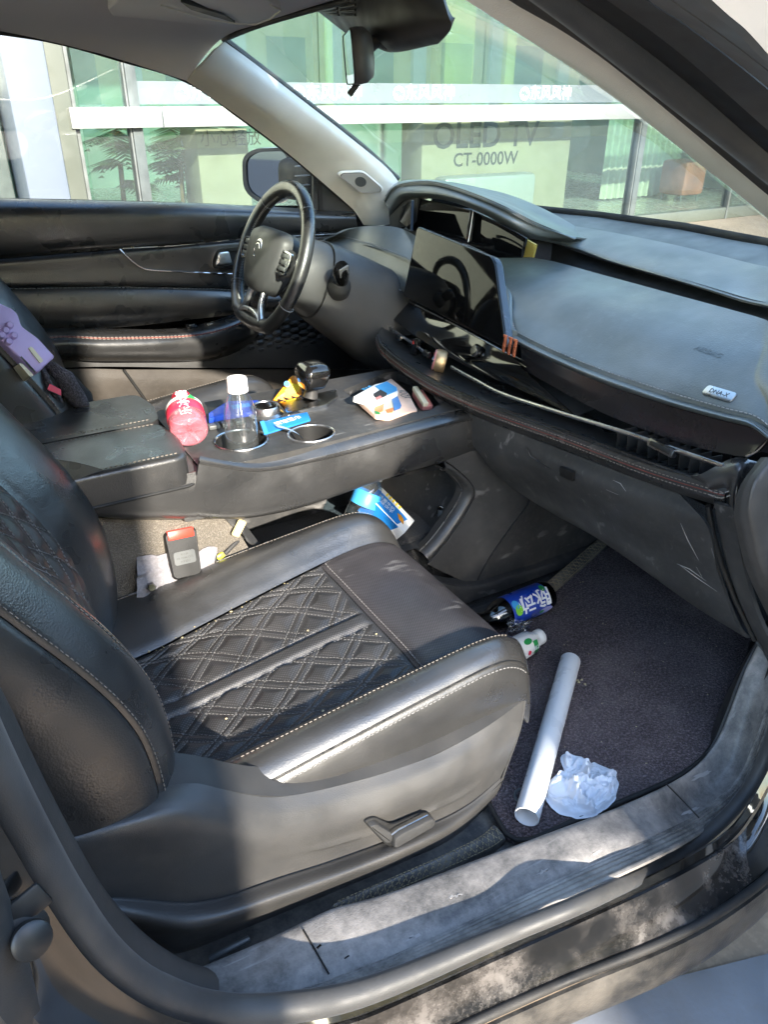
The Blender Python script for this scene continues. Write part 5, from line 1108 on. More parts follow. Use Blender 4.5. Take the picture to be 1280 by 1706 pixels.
# ------------------------------------------------------------------ seats
def make_seat(name, label, dx, dy, dz, full=True, mats=None):
    st = part(name, (dx+.2, dy-.37, .36), label); O = A([dx, dy, dz])
    XS = [-.10, .0, .12, .24, .345, .43, .485, .517, .528]
    ZX = [-.03, -.035, -.022, -.008, .002, .008, -.002, -.035, -.085]
    #        Y at rear, Y at front, Z, xfront shrink
    RW = [(-.112, -.120, .46, .045), (-.114, -.122, .54, .045), (-.122, -.128, .592, .035), (-.150, -.150, .618, .02), (-.195, -.178, .612, .01), (-.262, -.208, .582, 0), (-.30, -.27, .574, -.008), (-.385, -.375, .570, -.012), (-.47, -.47, .574, -.008), (-.522, -.532, .578, 0.), (-.545, -.550, .600, .006), (-.570, -.570, .611, .018), (-.595, -.592, .605, .030), (-.610, -.606, .586, .038), (-.615, -.611, .555, .042), (-.608, -.605, .50, .05)]
    rows = []
    for yr, yf, z, sh in RW:
        r = []
        for x, zx in zip(XS, ZX):
            t_ = min(max((x+.0)/.40, 0), 1); xx = x-sh*max(0, (x-.2)/.34)**2
            k = 1. if z > .5 else .3
            r.append(A([xx, yr+(yf-yr)*t_, z+zx*k])+O)
        rows.append(r)
    S = Surf(rows, 19); NR = len(rows)-1
    v_in, v_out = 5/NR, 9/NR
    # parameter of the seam across the cushion at X = .345
    uu = np.linspace(0, 1, 400); us_ = uu[np.argmin(abs(S.ev(uu, np.full(400, .5*(v_in+v_out)))[:, 0]-O[0]-.345))]
    dip = lambda d, w=.010, h=.004: -h*np.exp(-(d/w)**2)
    Lu = .62
    # quilted insert: diamonds, each with a doubled stitch on its front edges
    w_ = .285
    def quilt(u, v):
        X = u*Lu; Yq = (v-v_in)/(v_out-v_in)*w_
        pitch, k = .074, .62
        side = np.where(Yq < w_/2, Yq, w_-Yq)          # mirrored about the centre channel
        a = (X+side*1.25)/pitch; b = (X-side*1.25)/pitch; fa_q = a-np.floor(a); fb_q = b-np.floor(b); BW_ = .76
        # pad = rhombus between its stitch lines; forward edges carry a plain leather band
        g = np.minimum(np.minimum(fa_q, BW_-fa_q), np.minimum(fb_q, BW_-fb_q))*pitch*.62; pad = g > 0
        gb = np.minimum(np.where(fa_q > BW_, np.minimum(fa_q-BW_, 1-fa_q), 1.), np.where(fb_q > BW_, np.minimum(fb_q-BW_, 1-fb_q), 1.))*pitch*.62
        h = np.where(pad, .0040*(1-np.exp(-(np.maximum(g, 0)/.007)**2)), .0022*(1-np.exp(-(np.minimum(gb, .02)/.004)**2)))-.0015
        ch = abs(Yq-w_/2); h = np.where(ch < .012, .003*(1-np.exp(-((.012-ch)/.004)**2)), h); h = h-.004*np.exp(-((ch-.012)/.003)**2)
        ed = np.minimum(np.minimum(Yq, w_-Yq), (us_-u)*Lu); return h*(1-np.exp(-(ed/.012)**2))-.003*np.exp(-(ed/.006)**2)
    S.build('quilted_insert', 'leather_quilt', st, us=np.linspace(.03, us_-.002, 210 if full else 60), vs_=np.linspace(v_in+.002, v_out-.002, 170 if full else 50), disp=quilt, thick=0)
    S.build('front_panel', 'leather_perf', st, us=np.linspace(us_+.001, 1, 60), vs_=np.linspace(v_in-.002, v_out-.002, 60), thick=0, disp=lambda u, v: dip((u-us_)*Lu)+dip((v-v_in+.002)*w_/(v_out-v_in))+dip((v-v_out)*w_/(v_out-v_in)))
    S.build('inner_bolster', 'leather_seat', st, us=np.linspace(0, 1, 90), vs_=np.linspace(0, v_in-.003, 60), thick=0, disp=lambda u, v: dip((v_in-v)*.75, .008)+dip((v-2.8/NR)*.7, .003, .0025))
    S.build('outer_bolster', 'leather_seat', st, us=np.linspace(0, 1, 90), vs_=np.linspace(v_out+.001, 1, 60), thick=0, disp=lambda u, v: dip((v-v_out)*.75, .008)+dip((v-12.7/NR)*.6, .003, .0015))
    # stitches of the insert
    if full:
        lines = []; per = w_/(v_out-v_in)
        def uvline(X0, X1, Y0, Y1):
            n = 24; X = np.linspace(X0, X1, n); Yq = np.linspace(Y0, Y1, n); u = X/Lu; ok = (u > .035) & (u < us_-.004)
            if ok.sum() < 3: return
            u = u[ok]; v = v_in+Yq[ok]/per; P = S.ev(u, v)+S.normal(u, v)*(quilt(u, v)+.0006)[:, None]; lines.append(P)
        hw = w_/2-.013
        for i in range(-8, 18):
            for ofs in (0, .76):
                for sg in (-1, 1):
                    x0 = (i+ofs)*.074
                    for m in (0, 1):
                        f = lambda q: q if m == 0 else w_-q
                        uvline(x0+sg*1.25*.004, x0+sg*1.25*hw, f(.004), f(hw))
        for sgn in (-1, 1):
            yq = w_/2+sgn*.0145; uvline(.02, us_*Lu-.003, yq, yq)
        stitch('quilt_stitching', lines, 'thread_dark', st, L=.0030, gap=.0028, r=.00042)
    tt = np.linspace(.02, .90, 200)
    stitch('cushion_stitching', [S.on(tt, np.full(200, 2.95/NR), .001), S.on(np.linspace(.12, .86, 160), np.full(160, 10.55/NR), .001)], 'thread', st, L=.0038, gap=.003, r=.0005)
    stitch('seam_stitching', [S.on(np.linspace(.14, .9, 170), np.full(170, 12.92/NR), .001), S.on(np.full(60, us_+.012), np.linspace(v_in, v_out, 60), -.001)], 'thread_dark', st, L=.004, gap=.003, r=.0008)
    tube('cushion_piping', S.on(tt, np.full(200, 2.7/NR), .0004), .0018, 'leather', st, 6)
    if full:
        tube('cushion_piping', S.on(np.linspace(.12, .93, 160), np.full(160, 12.55/NR), -.0006), .0016, 'black_line', st, 6)
    # ---------------- backrest
    ZZ = [.50, .58, .66, .74, .82, .90, 1.0, 1.12, 1.22, 1.27]
    XB = [-.055, -.045, -.042, -.052, -.085, -.130, -.185, -.245, -.29, -.33]
    BW = [(-.135, -.22), (-.108, -.16), (-.104, -.06), (-.108, .018), (-.128, .048), (-.170, .052), (-.215, .030), (-.255, -.004), (-.31, -.012), (-.375, -.016), (-.44, -.012), (-.500, -.002), (-.530, .012), (-.562, .020), (-.592, .014), (-.622, -.012), (-.636, -.045), (-.640, -.11), (-.625, -.20)]
    bro = []
    for y, d in BW:
        r = []
        for k, (z, x) in enumerate(zip(ZZ, XB)):
            top = max(0, (z-1.1)/.17); yy = -.375+(y+.375)*(1-.16*top**2); d2 = d*(1-.4*top) if d > -.05 else d
            zz = z+(.16*d if d < -.02 else 0.)   # back leans with the frame
            dd_ = d2
            if k == 0 and y > -.56: dd_ = d2-.02
            r.append(A([x+dd_*.9, yy, z+dd_*.40 if d > -.05 else z+dd_*.35])+O)
        bro.append(r)
    B = Surf(bro, 19); NB = len(bro)-1
    wi = .245; bi_, bo_ = 7/NB, 11/NB
    def quilt2(u, v):
        X = u*.9; Yq = (v-bi_)/(bo_-bi_)*wi; side = np.where(Yq < wi/2, Yq, wi-Yq); pitch = .080
        a = (X+side*1.25)/pitch; b = (X-side*1.25)/pitch
        g = np.minimum(abs(a-np.round(a)), abs(b-np.round(b)))*pitch*.62; g = np.minimum(g, abs(a-.2-np.round(a-.2))*pitch*.62+.003)
        ed = np.minimum(Yq, wi-Yq); return (.006*(1-np.exp(-(g/.012)**2)))*(1-np.exp(-(ed/.01)**2))-.003*np.exp(-(ed/.006)**2)
    B.build('back_insert', 'leather_back', st, us=np.linspace(0, .93, 170 if full else 60), vs_=np.linspace(bi_+.001, bo_-.001, 120 if full else 40), disp=quilt2, thick=0)
    B.build('back_inner_bolster', 'leather_seat', st, us=np.linspace(0, 1, 70), vs_=np.linspace(0, bi_-.001, 70), thick=0, disp=lambda u, v: dip((bi_-v)*.7, .008)+dip((v-3.55/NB)*.8, .003, .003))
    B.build('back_outer_bolster', 'leather_seat', st, us=np.linspace(0, 1, 70), vs_=np.linspace(bo_+.001, 15./NB, 50), thick=0, disp=lambda u, v: dip((v-bo_)*.7, .008)+dip((v-13.2/NB)*.7, .003, .0025)+dip((v-15./NB)*.8, .004, .004))
    B.build('back_side_panel', 'leather', st, us=np.linspace(0, 1, 70), vs_=np.linspace(15.03/NB, 1, 40), thick=0, disp=lambda u, v: dip((v-15.03/NB)*.8, .004, .004)-.02*np.exp(-(u/.05)**2)*((v-15.03/NB)*NB/3)**1)
    ta = np.linspace(.06, .92, 220)
    stitch('back_stitching', [B.on(ta, np.full(220, 13.32/NB), .001), B.on(ta, np.full(220, 14.86/NB), .001), B.on(np.linspace(.33, .92, 150), np.full(150, 3.42/NB), .001)], 'thread', st, L=.004, gap=.003, r=.0005)
    tube('back_piping', B.on(np.linspace(.36, .93, 150), np.full(150, 3.58/NB), .0004), .002, 'black_line', st, 6)
    if full:
        L2 = []
        for i in range(-5, 17):
            for ofs, sg in ((0, -1), (0, 1), (.2, -1)):
                for m in (0, 1):
                    s = np.linspace(.004, wi/2-.002, 20); X = (i+ofs)*.080+sg*1.25*s; u = X/.9; ok = (u > .01) & (u < .92)
                    if ok.sum() < 3: continue
                    s_ = s[ok] if m == 0 else wi-s[ok]; v = bi_+s_/wi*(bo_-bi_); P = B.ev(u[ok], v)+B.normal(u[ok], v)*(quilt2(u[ok], v)+.0006)[:, None]; L2.append(P)
        stitch('back_quilt_stitching', L2, 'thread_dark', st, L=.0034, gap=.0028, r=.0006)
    # head rest
    hc = A([-.345, -.375, 1.36])+O; hs = []
    for t_, w2, d2 in ((-.08, .10, .03), (-.07, .125, .048), (-.02, .135, .055), (.04, .13, .052), (.075, .11, .04), (.085, .06, .02)):
        hs.append([hc+A([-.35*t_+d2*math.cos(a), w2*math.copysign(abs(math.sin(a))**.6, math.sin(a)), t_]) for a in np.linspace(0, 2*math.pi, 25)])
    loft('head_rest', hs, 'leather', st)
    for s in (-1, 1): tube('head_rest_post', [hc+A([.03, s*.06, -.14]), hc+A([.02, s*.06, -.06])], .006, 'satin_silver', st, 8)
    # base
    rbox('seat_base', mat4(A([.18, -.37, .43])+O, x=(1, 0, 0), z=(0, 0, 1)), (.56, .40, .10), 'plastic_dark', st, .02)
    for y in (-.56, -.18): rbox('seat_rail', mat4(A([.15, y, .355])+O*A([1, 1, 0]), x=(1, 0, 0), z=(0, 0, 1)), (.66, .04, .03), 'frame_grey', st, .004)
    return st, S, B
pst, SC_, SB_ = make_seat('passenger_seat', 'black leather passenger seat with quilted stitched centre', 0, 0, 0)
dst, _, _ = make_seat('driver_seat', 'black leather driver seat partly hidden behind the armrest', .085, .745, .03, full=False)
# side shield of the passenger seat
sh = [rowy(0, [(40, 1385, -.60), (150, 1350, -.605), (240, 1322, -.61), (300, 1302, -.615), (360, 1312, -.622), (450, 1328, -.626), (560, 1310, -.626), (700, 1268, -.626), (800, 1218, -.622), (874, 1165, -.610)]),
      rowy(0, [(50, 1402, -.628), (150, 1372, -.63), (240, 1348, -.634), (300, 1335, -.637), (365, 1346, -.640), (450, 1360, -.642), (560, 1342, -.642), (700, 1296, -.642), (800, 1248, -.637), (870, 1196, -.618)]),
      rowy(0, [(62, 1424, -.64), (150, 1400, -.645), (240, 1378, -.648), (300, 1372, -.65), (370, 1386, -.651), (450, 1396, -.652), (560, 1376, -.652), (700, 1328, -.652), (795, 1280, -.646), (862, 1226, -.626)]),
      rowy(0, [(85, 1470, -.640), (160, 1450, -.643), (240, 1440, -.645), (300, 1445, -.646), (375, 1448, -.646), (450, 1440, -.646), (560, 1410, -.646), (690, 1362, -.646), (785, 1318, -.642), (848, 1264, -.624)]),
      rowy(0, [(118, 1502, -.640), (180, 1492, -.643), (245, 1495, -.645), (306, 1500, -.646), (375, 1490, -.646), (454, 1464, -.646), (560, 1430, -.646), (684, 1384, -.646), (776, 1342, -.642), (838, 1290, -.624)]),
      rowy(0, [(121, 1507, -.643), (182, 1497, -.648), (247, 1501, -.651), (307, 1506, -.652), (375, 1496, -.652), (454, 1469, -.652), (560, 1435, -.652), (684, 1389, -.652), (775, 1347, -.646), (837, 1295, -.626)]),
      rowy(0, [(140, 1530, -.650), (195, 1528, -.660), (252, 1538, -.668), (310, 1548, -.674), (375, 1532, -.676), (455, 1503, -.676), (560, 1466, -.676), (682, 1418, -.674), (768, 1376, -.660), (826, 1322, -.634)]),
      rowy(0, [(170, 1550, -.62), (210, 1558, -.622), (255, 1575, -.624), (310, 1580, -.626), (375, 1556, -.628), (455, 1525, -.63), (560, 1486, -.63), (680, 1436, -.63), (755, 1405, -.625), (808, 1350, -.61)]),
      rowy(0, [(180, 1565, -.58), (215, 1575, -.58), (260, 1592, -.58), (312, 1597, -.58), (380, 1572, -.58), (460, 1540, -.58), (560, 1500, -.58), (680, 1448, -.58), (752, 1415, -.58), (800, 1360, -.58)])]
SH = Surf(sh, 21)
def shield_rib(u, v):
    c = .60-.02*u; return .0022*np.exp(-((v-.36)/.03)**2)*((u > .45) & (u < .86))
SH.build('seat_shield', 'plastic_shield', pst, nu=90, nv=80, disp=lambda u, v: .005*np.exp(-((v-(.345+.05*(u-.5)))/.013)**2)*(1/(1+np.exp(-(u-.50)*60)))*(1/(1+np.exp((u-.86)*60))), thick=.006)
Surf([sh[0], [p+A([0, .04, .012]) for p in sh[0]]], 15).build('shield_top', 'plastic_dark', pst, nu=40, nv=4)
Surf([[r[-1] for r in sh], [r[-1]+A([.005, .05, 0]) for r in sh], [r[-1]+A([-.01, .40, .01]) for r in sh]], 9).build('shield_front', 'plastic_dark', pst, nu=14, nv=10)
# seat switches
s1m = mat4(at(628, 1380, Y=-.655), z=A([.02, -1, .05]), x=A([1, 0, .1]))
prism('switch_recess', s1m, rpoly(sp(s1m, [(604, 1366), (622, 1358), (652, 1372), (700, 1352), (716, 1352), (722, 1370), (655, 1410), (640, 1404)]), .008), .003, 'black_line', pst, bevel=.001)
prism('recline_switch', s1m, rpoly(sp(s1m, [(608, 1368), (620, 1362), (648, 1379), (646, 1394), (636, 1395)]), .006), .012, 'plastic_dark', pst, bevel=.003, seg=2)
prism('slide_switch', s1m, rpoly(sp(s1m, [(650, 1388), (664, 1378), (714, 1354), (719, 1358), (716, 1368), (656, 1402), (650, 1403)]), .006), .012, 'plastic_dark', pst, bevel=.003, seg=2)
tube('switch_highlight', xf(s1m, [(*on_plane(s1m, *p, .012), .0125) for p in [(652, 1390), (664, 1381), (712, 1357)]]), .0012, 'satin_silver', pst, 6)
# rail and trim under the shield
tube('seat_trim_foot', spline(ys([(350, 1597, -.655), (380, 1581, -.66), (415, 1563, -.66)]), 12), .004, 'label_grey', pst, 8)

# ------------------------------------------------------------------ belt buckle
M('buckle_black', .010, .45, spec=.4, bump=(600, .3, .0004))
bk = part('seat_belt_buckle', at(303, 920, Y=-.12), 'black seat belt buckle with red release button')
bc = at(303, 921, Y=-.135); bkm = mat4(bc, z=nrm(A([.05, -1, .38])), y=nrm(A([.06, .38, 1])))
ou = rrect(.052, .082, .008, 4); V = []; n = len(ou); F = []
for s_, z_ in ((.9, -.014), (1., -.010), (1., .010), (.93, .014)): V += [(p[0]*s_*(1+.06*(p[1]/.04)), p[1]*s_, z_) for p in ou]
for k in range(3):
    for j in range(n): F.append((k*n+j, k*n+(j+1) % n, (k+1)*n+(j+1) % n, (k+1)*n+j))
F += [tuple(3*n+j for j in range(n)), tuple(range(n))[::-1]]
mesh('buckle_body', xf(bkm, V), F, 'buckle_black', bk, True, auto=40)
rbox('release_button', mat4(bkm[:3, 3]+bkm[:3, 1]*.034+bkm[:3, 2]*.006, x=bkm[:3, 0], z=bkm[:3, 2]), (.044, .016, .020), 'red_button', bk, .002)
prism('buckle_label', mat4(bkm[:3, 3]+bkm[:3, 1]*-.006+bkm[:3, 2]*.0135, x=bkm[:3, 0], z=bkm[:3, 2]), rrect(.036, .022, .004), .0012, 'label_grey', bk)
for k, s in enumerate(('E11 04', 'GB 14166 CCC', 'A-3 6211')): text('label_print', s, mat4(bkm[:3, 3]+bkm[:3, 1]*(.000-.006*k)+bkm[:3, 2]*.0150, x=bkm[:3, 0], z=bkm[:3, 2]), .0032, 'ink', bk, .0002)
tube('buckle_stalk', [bkm[:3, 3]+bkm[:3, 1]*-.038, bkm[:3, 3]+bkm[:3, 1]*-.10+A([0, .0, -.01])], .013, 'label_grey', bk, 10, sx=.3)
# ------------------------------------------------------------------ open front passenger door (out of frame, shades the front of the sill)
pd = part('passenger_door', (1.08, -.88, .3), 'open front passenger door swung outward')
DA = math.radians(56); dxv = A([-math.cos(DA), -math.sin(DA), 0]); dnv = A([-math.sin(DA), math.cos(DA), 0]); H0 = A([1.08, -.885, 0])
def D3(s, n, z): return H0+dxv*s+dnv*n+A([0, 0, z])
def dslab(name, pts, t0, t1, mat):
    n = len(pts); V = [D3(s, t0, z) for s, z in pts]+[D3(s, t1, z) for s, z in pts]
    F = [tuple(range(n)), tuple(range(n, 2*n))[::-1]]+[(j, n+j, n+(j+1) % n, (j+1) % n) for j in range(n)]
    o = mesh(name, V, F, mat, pd, True, auto=30); bm = bmesh.new(); bm.from_mesh(o.data); bmesh.ops.recalc_face_normals(bm, faces=bm.faces[:]); bmesh.ops.bevel(bm, geom=bm.edges[:], offset=.008, segments=2, affect='EDGES', profile=.5); bm.to_mesh(o.data); bm.free(); return o
dslab('door_body', [(0, .34), (.95, .30), (1.12, .42), (1.14, 1.03), (0, .98)], -.06, .02, 'paint')
dslab('door_lining', [(.06, .42), (.98, .40), (1.06, .50), (1.09, 1.04), (.05, 1.0)], .021, .06, 'leather')
tube('door_armrest', [D3(.25, .075, .74), D3(.6, .085, .76), D3(.95, .075, .79)], [.03, .04, .035], 'leather', pd, 12)
tube('window_frame', spline([D3(.02, 0, 1.0), D3(.22, .02, 1.18), D3(.45, .08, 1.34), D3(.65, .10, 1.41), D3(1.0, .10, 1.42), D3(1.12, .09, 1.40), D3(1.13, 0, 1.03)], 40), .018, 'rubber', pd, 10)
mesh('window_glass', [D3(.04, 0, 1.0), D3(.22, .02, 1.17), D3(.45, .08, 1.33), D3(.65, .10, 1.40), D3(1.0, .10, 1.41), D3(1.12, .0, 1.03)], [(0, 5, 4, 3, 2, 1)], 'car_glass', pd, False)

# ------------------------------------------------------------------ mats
fm = thing('floor_mat', (.75, -.45, .35), 'dark carpet mat in the passenger footwell', 'floor mat')
mo_ = [at(x, y, Z=.362)[:2] for x, y in [(700, 1180), (790, 1300), (842, 1388), (862, 1400), (890, 1397), (960, 1366), (1040, 1334), (1140, 1288), (1188, 1242), (1222, 1176), (1246, 1100), (1258, 1064)]]+[(1.14, -.60), (1.18, -.45), (1.16, -.21)]+[at(x, y, Z=.362)[:2] for x, y in [(1008, 912), (960, 950), (915, 988), (860, 1040)]]+[(.47, -.24)]
oo = spline([(*p, 0) for p in mo_], 120, closed=True)[:, :2]; cc = oo.mean(0)
prism('mat_sheet', mat4((0, 0, .352), x=(1, 0, 0), y=(0, 1, 0)), [tuple(p) for p in oo], .011, 'mat_carpet', fm, bevel=.003)
tube('mat_binding', [(*(cc+(p-cc)*.997), .3615) for p in oo], .0042, 'rubber', fm, 8, closed=True)
lathe('mat_eyelet', mat4(at(873, 1326, Z=.3635), z=(0, 0, 1), x=(1, 0, 0)), [(.011, 0), (.013, .002), (.015, .002), (.0165, 0)], 'label_grey', fm, 26, cap=False)
qm = thing('leather_liner', (.3, -.6, .34), 'dark quilted leather floor liner with pale edge stitching', 'floor liner')
lq = [(-.1, -.70), (.05, -.705), (.2, -.71), (.36, -.715), (.5, -.73), (.7, -.74), (.9, -.72), (1.15, -.66), (1.19, -.4), (1.17, -.195), (.9, -.195), (.5, -.2), (-.1, -.2)]
prism('liner_sheet', mat4((0, 0, .3355), x=(1, 0, 0), y=(0, 1, 0)), lq, .010, 'mat_leather', qm, bevel=.002)
def edge_band(lo, hi, n=40):
    L = spline(zs(lo), n); H = spline(zs(hi), n); B_ = Surf([[p+A([0, 0, -.012]) for p in L], L, (L*.5+H*.5)+A([0, 0, .004]), H, [p+A([0, 0, -.012]) for p in H]], 15)
    B_.build('liner_edge', 'mat_leather', qm, nu=50, nv=20, thick=.003); t = np.linspace(.01, .99, 160); z = [B_.on(t, np.full(160, .30), .0008), B_.on(t, np.full(160, .70), .0008)]
    for k in range(26):
        u0, u1 = k/26, (k+1)/26
        for va, vb in ((.32, .68), (.68, .32)): z.append(B_.on(np.linspace(u0, u1, 5), np.linspace(va, vb, 5), .0008))
    stitch('liner_stitching', z, 'thread_gold', qm, L=.004, gap=.002, r=.0006)
edge_band([(540, 1535, .362), (640, 1492, .364), (740, 1449, .364), (820, 1412, .362), (842, 1396, .36)], [(560, 1502, .375), (640, 1468, .377), (740, 1424, .377), (800, 1394, .374), (822, 1374, .37)])
edge_band([(885, 1022, .364), (928, 982, .366), (972, 944, .366), (1012, 908, .366), (1030, 893, .366)], [(872, 1010, .378), (912, 970, .38), (955, 934, .38), (995, 900, .38), (1012, 886, .38)])
# ------------------------------------------------------------------ white pipe
pz = .364+.0185; p0 = at(878, 1361, Z=pz); p1 = at(951, 1100, Z=pz+.002); L_ = np.linalg.norm(p1-p0)
o = lathe('plastic_pipe', mat4(p0, z=p1-p0, x=(0, 0, 1)), [(.0162, .002), (.0172, 0), (.0185, .0006), (.0185, L_*.33), (.0185, L_*.66), (.0185, L_-.0006), (.0172, L_), (.0162, L_-.002), (.0160, L_*.5), (.0162, .002)], 'pvc_white', None, 36, cap=False)
tag(o, 'white plastic pipe lying on the dark floor mat', 'pipe')

# ------------------------------------------------------------------ crumpled tissue
tc_ = at(974, 1312, Z=.366); ol = [at(x, y, Z=.368)-tc_ for x, y in [(1034, 1306), (1026, 1335), (995, 1352), (960, 1362), (930, 1352), (914, 1312), (922, 1296), (936, 1288), (944, 1256), (962, 1264), (978, 1270), (1005, 1274), (1027, 1286)]]
an = np.unwrap([math.atan2(p[1], p[0]) for p in ol]); ra = [math.hypot(p[0], p[1]) for p in ol]
if an[-1] < an[0]: an = an[::-1]; ra = ra[::-1]
from mathutils import noise as mno
V = []; F = []; NA, NR_ = 120, 46
for i in range(NR_):
    for j in range(NA):
        a = an[0]+2*math.pi*j/NA; r0 = np.interp(a, np.append(an, an[0]+2*math.pi), np.append(ra, ra[0])); t_ = i/(NR_-1)
        r = r0*t_*(1+.03*mno.noise((math.cos(a)*3, math.sin(a)*3, 5))); x, y = r*math.cos(a), r*math.sin(a)
        q = Vector((x*26, y*26, 1.7)); h = .0
        for oc, am in ((1, .013), (2.1, .009), (4.3, .0055), (8.7, .0028)): h += am*(1-abs(mno.noise(q*oc))*2.8)
        h = max(h, 0)*(.35+.65*(1-t_**3))+.004
        if t_ > .93: h *= .35
        V.append((tc_[0]+x+.012*mno.noise(q*1.3+Vector((9, 0, 0))), tc_[1]+y+.012*mno.noise(q*1.3+Vector((0, 9, 0))), .364+h))
for i in range(NR_-1):
    for j in range(NA): F.append((i*NA+j, (i+1)*NA+j, (i+1)*NA+(j+1) % NA, i*NA+(j+1) % NA))
tag(mesh('crumpled_tissue', V, F, 'tissue', None, True), 'crumpled white tissue beside the pipe on the floor mat', 'tissue')

# ------------------------------------------------------------------ bottles and packs
def wrap_text(name, s, m, R, h, z0, ang, mat, parent, flip=1, stretch=1., bold=.0):
    """lettering bent round a cylinder (axis local z); letters run along the axis"""
    c = bpy.data.curves.new('t', 'FONT'); c.body = s; c.align_x = 'CENTER'; c.align_y = 'CENTER'; c.resolution_u = 2; c.offset = bold; ob = bpy.data.objects.new('t', c); COL.objects.link(ob)
    dg = bpy.context.evaluated_depsgraph_get(); dg.update(); me = bpy.data.meshes.new_from_object(ob.evaluated_get(dg)); bm = bmesh.new(); bm.from_mesh(me)
    bmesh.ops.triangulate(bm, faces=bm.faces[:]); bmesh.ops.subdivide_edges(bm, edges=[e for e in bm.edges if e.calc_length() > .2], cuts=2)
    V, F = bm_out(bm); bpy.data.objects.remove(ob); V = A(V); k = h/.72
    a = ang-flip*V[:, 1]*k/R; V2 = np.stack([R*np.cos(a), R*np.sin(a), z0+flip*V[:, 0]*k*stretch], -1)
    return mesh(name, xf(m, V2), F, mat, parent, False)
def ang_to(m, tgt):
    d = A(tgt)-m[:3, 3]; return math.atan2(d@m[:3, 1], d@m[:3, 0])
# clear bottle standing in the cup holder
bt_ = thing('drink_bottle', (cup1[0], cup1[1], .70), 'clear plastic bottle with white cap standing in the cup holder', 'bottle')
b0 = at(404, 735, Z=ZT); bm0 = mat4((b0[0], b0[1], .703), z=(0, 0, 1), x=(0, -1, 0))
lathe('bottle_wall', bm0, [(.0, .002), (.024, .0), (.0275, .004), (.028, .012), (.0275, .03), (.028, .034), (.028, .10), (.0275, .106), (.028, .112), (.027, .125), (.022, .145), (.0165, .157), (.0155, .162), (.0155, .178)], 'clear_plastic', bt_, 36, cap=False)
lathe('bottle_cap', bm0, [(.0165, .160), (.0178, .161), (.0178, .166), (.0172, .167), (.0172, .182), (.016, .1845), (0, .185)], 'white_plastic', bt_, 48, lobes=lambda a, z: .012*math.cos(a*24) if .165 < z < .183 else 0)
V = []; F = []
for i, a in enumerate(np.linspace(-.9, .25, 14)):
    for z in (.075, .118): V.append((.0283*math.cos(a-1.2), .0283*math.sin(a-1.2), z))
F = [(2*i, 2*i+2, 2*i+3, 2*i+1) for i in range(13)]; mesh('bottle_label', xf(bm0, V), F, 'film', bt_, True)
lathe('bottle_water', bm0, [(0, .003), (.0265, .006), (.0268, .03), (.0268, .045), (0, .045)], 'clear_blue', bt_, 30)
# red-labelled bottle lying on the console, base towards the camera
rb_ = thing('soda_bottle', at(315, 728, Z=.785), 'empty bottle with red label lying beside the armrest, base towards the viewer', 'bottle')
q0 = at(317, 723, Z=.806); q1 = at(302, 664, Z=.836); ax = nrm(q1-q0); LB = np.linalg.norm(q1-q0)
rm = mat4(q0, z=ax, x=(0, 0, 1)); k = LB/.165
prof = [(0, .010), (.012, .004), (.022, .0), (.0285, .004), (.031, .012), (.0315, .05), (.0305, .055), (.0315, .06), (.0315, .10), (.030, .112), (.023, .135), (.0145, .150), (.0135, .155)]
lathe('bottle_wall', rm, [(r, z*k) for r, z in prof], 'pink_clear', rb_, 36, cap=False)
lathe('red_label', rm, [(.0320, .058*k), (.0324, .060*k), (.0324, .092*k), (.0320, .094*k)], 'red_label', rb_, 36, cap=False)
lathe('white_band', rm, [(.0322, .096*k), (.0322, .108*k), (.0310, .112*k)], 'white_paper', rb_, 36, cap=False)
lathe('bottle_cap', rm, [(.0150, .153*k), (.0165, .154*k), (.0165, .168*k), (.0145, .171*k), (0, .171*k)], 'red_label', rb_, 30)
ca = ang_to(rm, CAM); wrap_text('label_letters', '乐冰糖', rm, .0327, .016, .076*k, ca+.1, 'white_ink', rb_, 1)
prism('label_leaf', mat4(xf(rm, [(.0324*math.cos(ca+.5), .0324*math.sin(ca+.5), .102*k)])[0], z=xf(rm, [(math.cos(ca+.5), math.sin(ca+.5), 0)])[0]-rm[:3, 3], y=ax), [(-.008, -.004), (.009, -.004), (.0, .006)], .001, 'green_print', rb_)
for k2 in range(5): # red liner seen through the base
    a = k2*1.256; tube('base_lobe', [xf(rm, [(.006*math.cos(a), .006*math.sin(a), .009)])[0], xf(rm, [(.022*math.cos(a), .022*math.sin(a), .001)])[0]], .004, 'pink_clear', rb_, 8)
lathe('label_inside', rm, [(.0295, .06*k), (.0295, .10*k)], 'red_label', rb_, 30, cap=False)

def slab(name, m, poly, t, mat, parent=None, bend=0., r=.004):
    o = prism(name, m, rpoly(poly, r), t, mat, parent, bevel=min(t*.4, .002), seg=2); return o
def flat_thing(name, label, cat, px, z, t, mat, prints=(), tilt=(0, 0, 1)):
    pts = [at(x, y, Z=z) for x, y in px]; c = np.mean(pts, 0); t_ = thing(name, c, label, cat); m = mat4(c, x=(1, 0, 0), z=tilt)
    body = slab(name+'_body', m, [on_plane(m, *p, t) for p in px], t, mat, t_)
    for k, (nm, ppx, pm, e) in enumerate(prints): prism(nm, mat4(m[:3, 3]+m[:3, 2]*(t+.0002+.0004*k), x=m[:3, 0], z=m[:3, 2]), [on_plane(m, *p, t) for p in ppx], .0005, pm, t_)
    return t_, m
flat_thing('wipes_pack', 'dark blue foil packet lying behind the clear bottle', 'packet', [(347, 688), (378, 668), (430, 666), (442, 676), (432, 684), (372, 692), (348, 697)], .782, .010, 'blue_deep', [('packet_print', [(385, 676), (415, 672), (418, 677), (388, 682)], 'blue_print', 0)], (.05, -.15, 1))
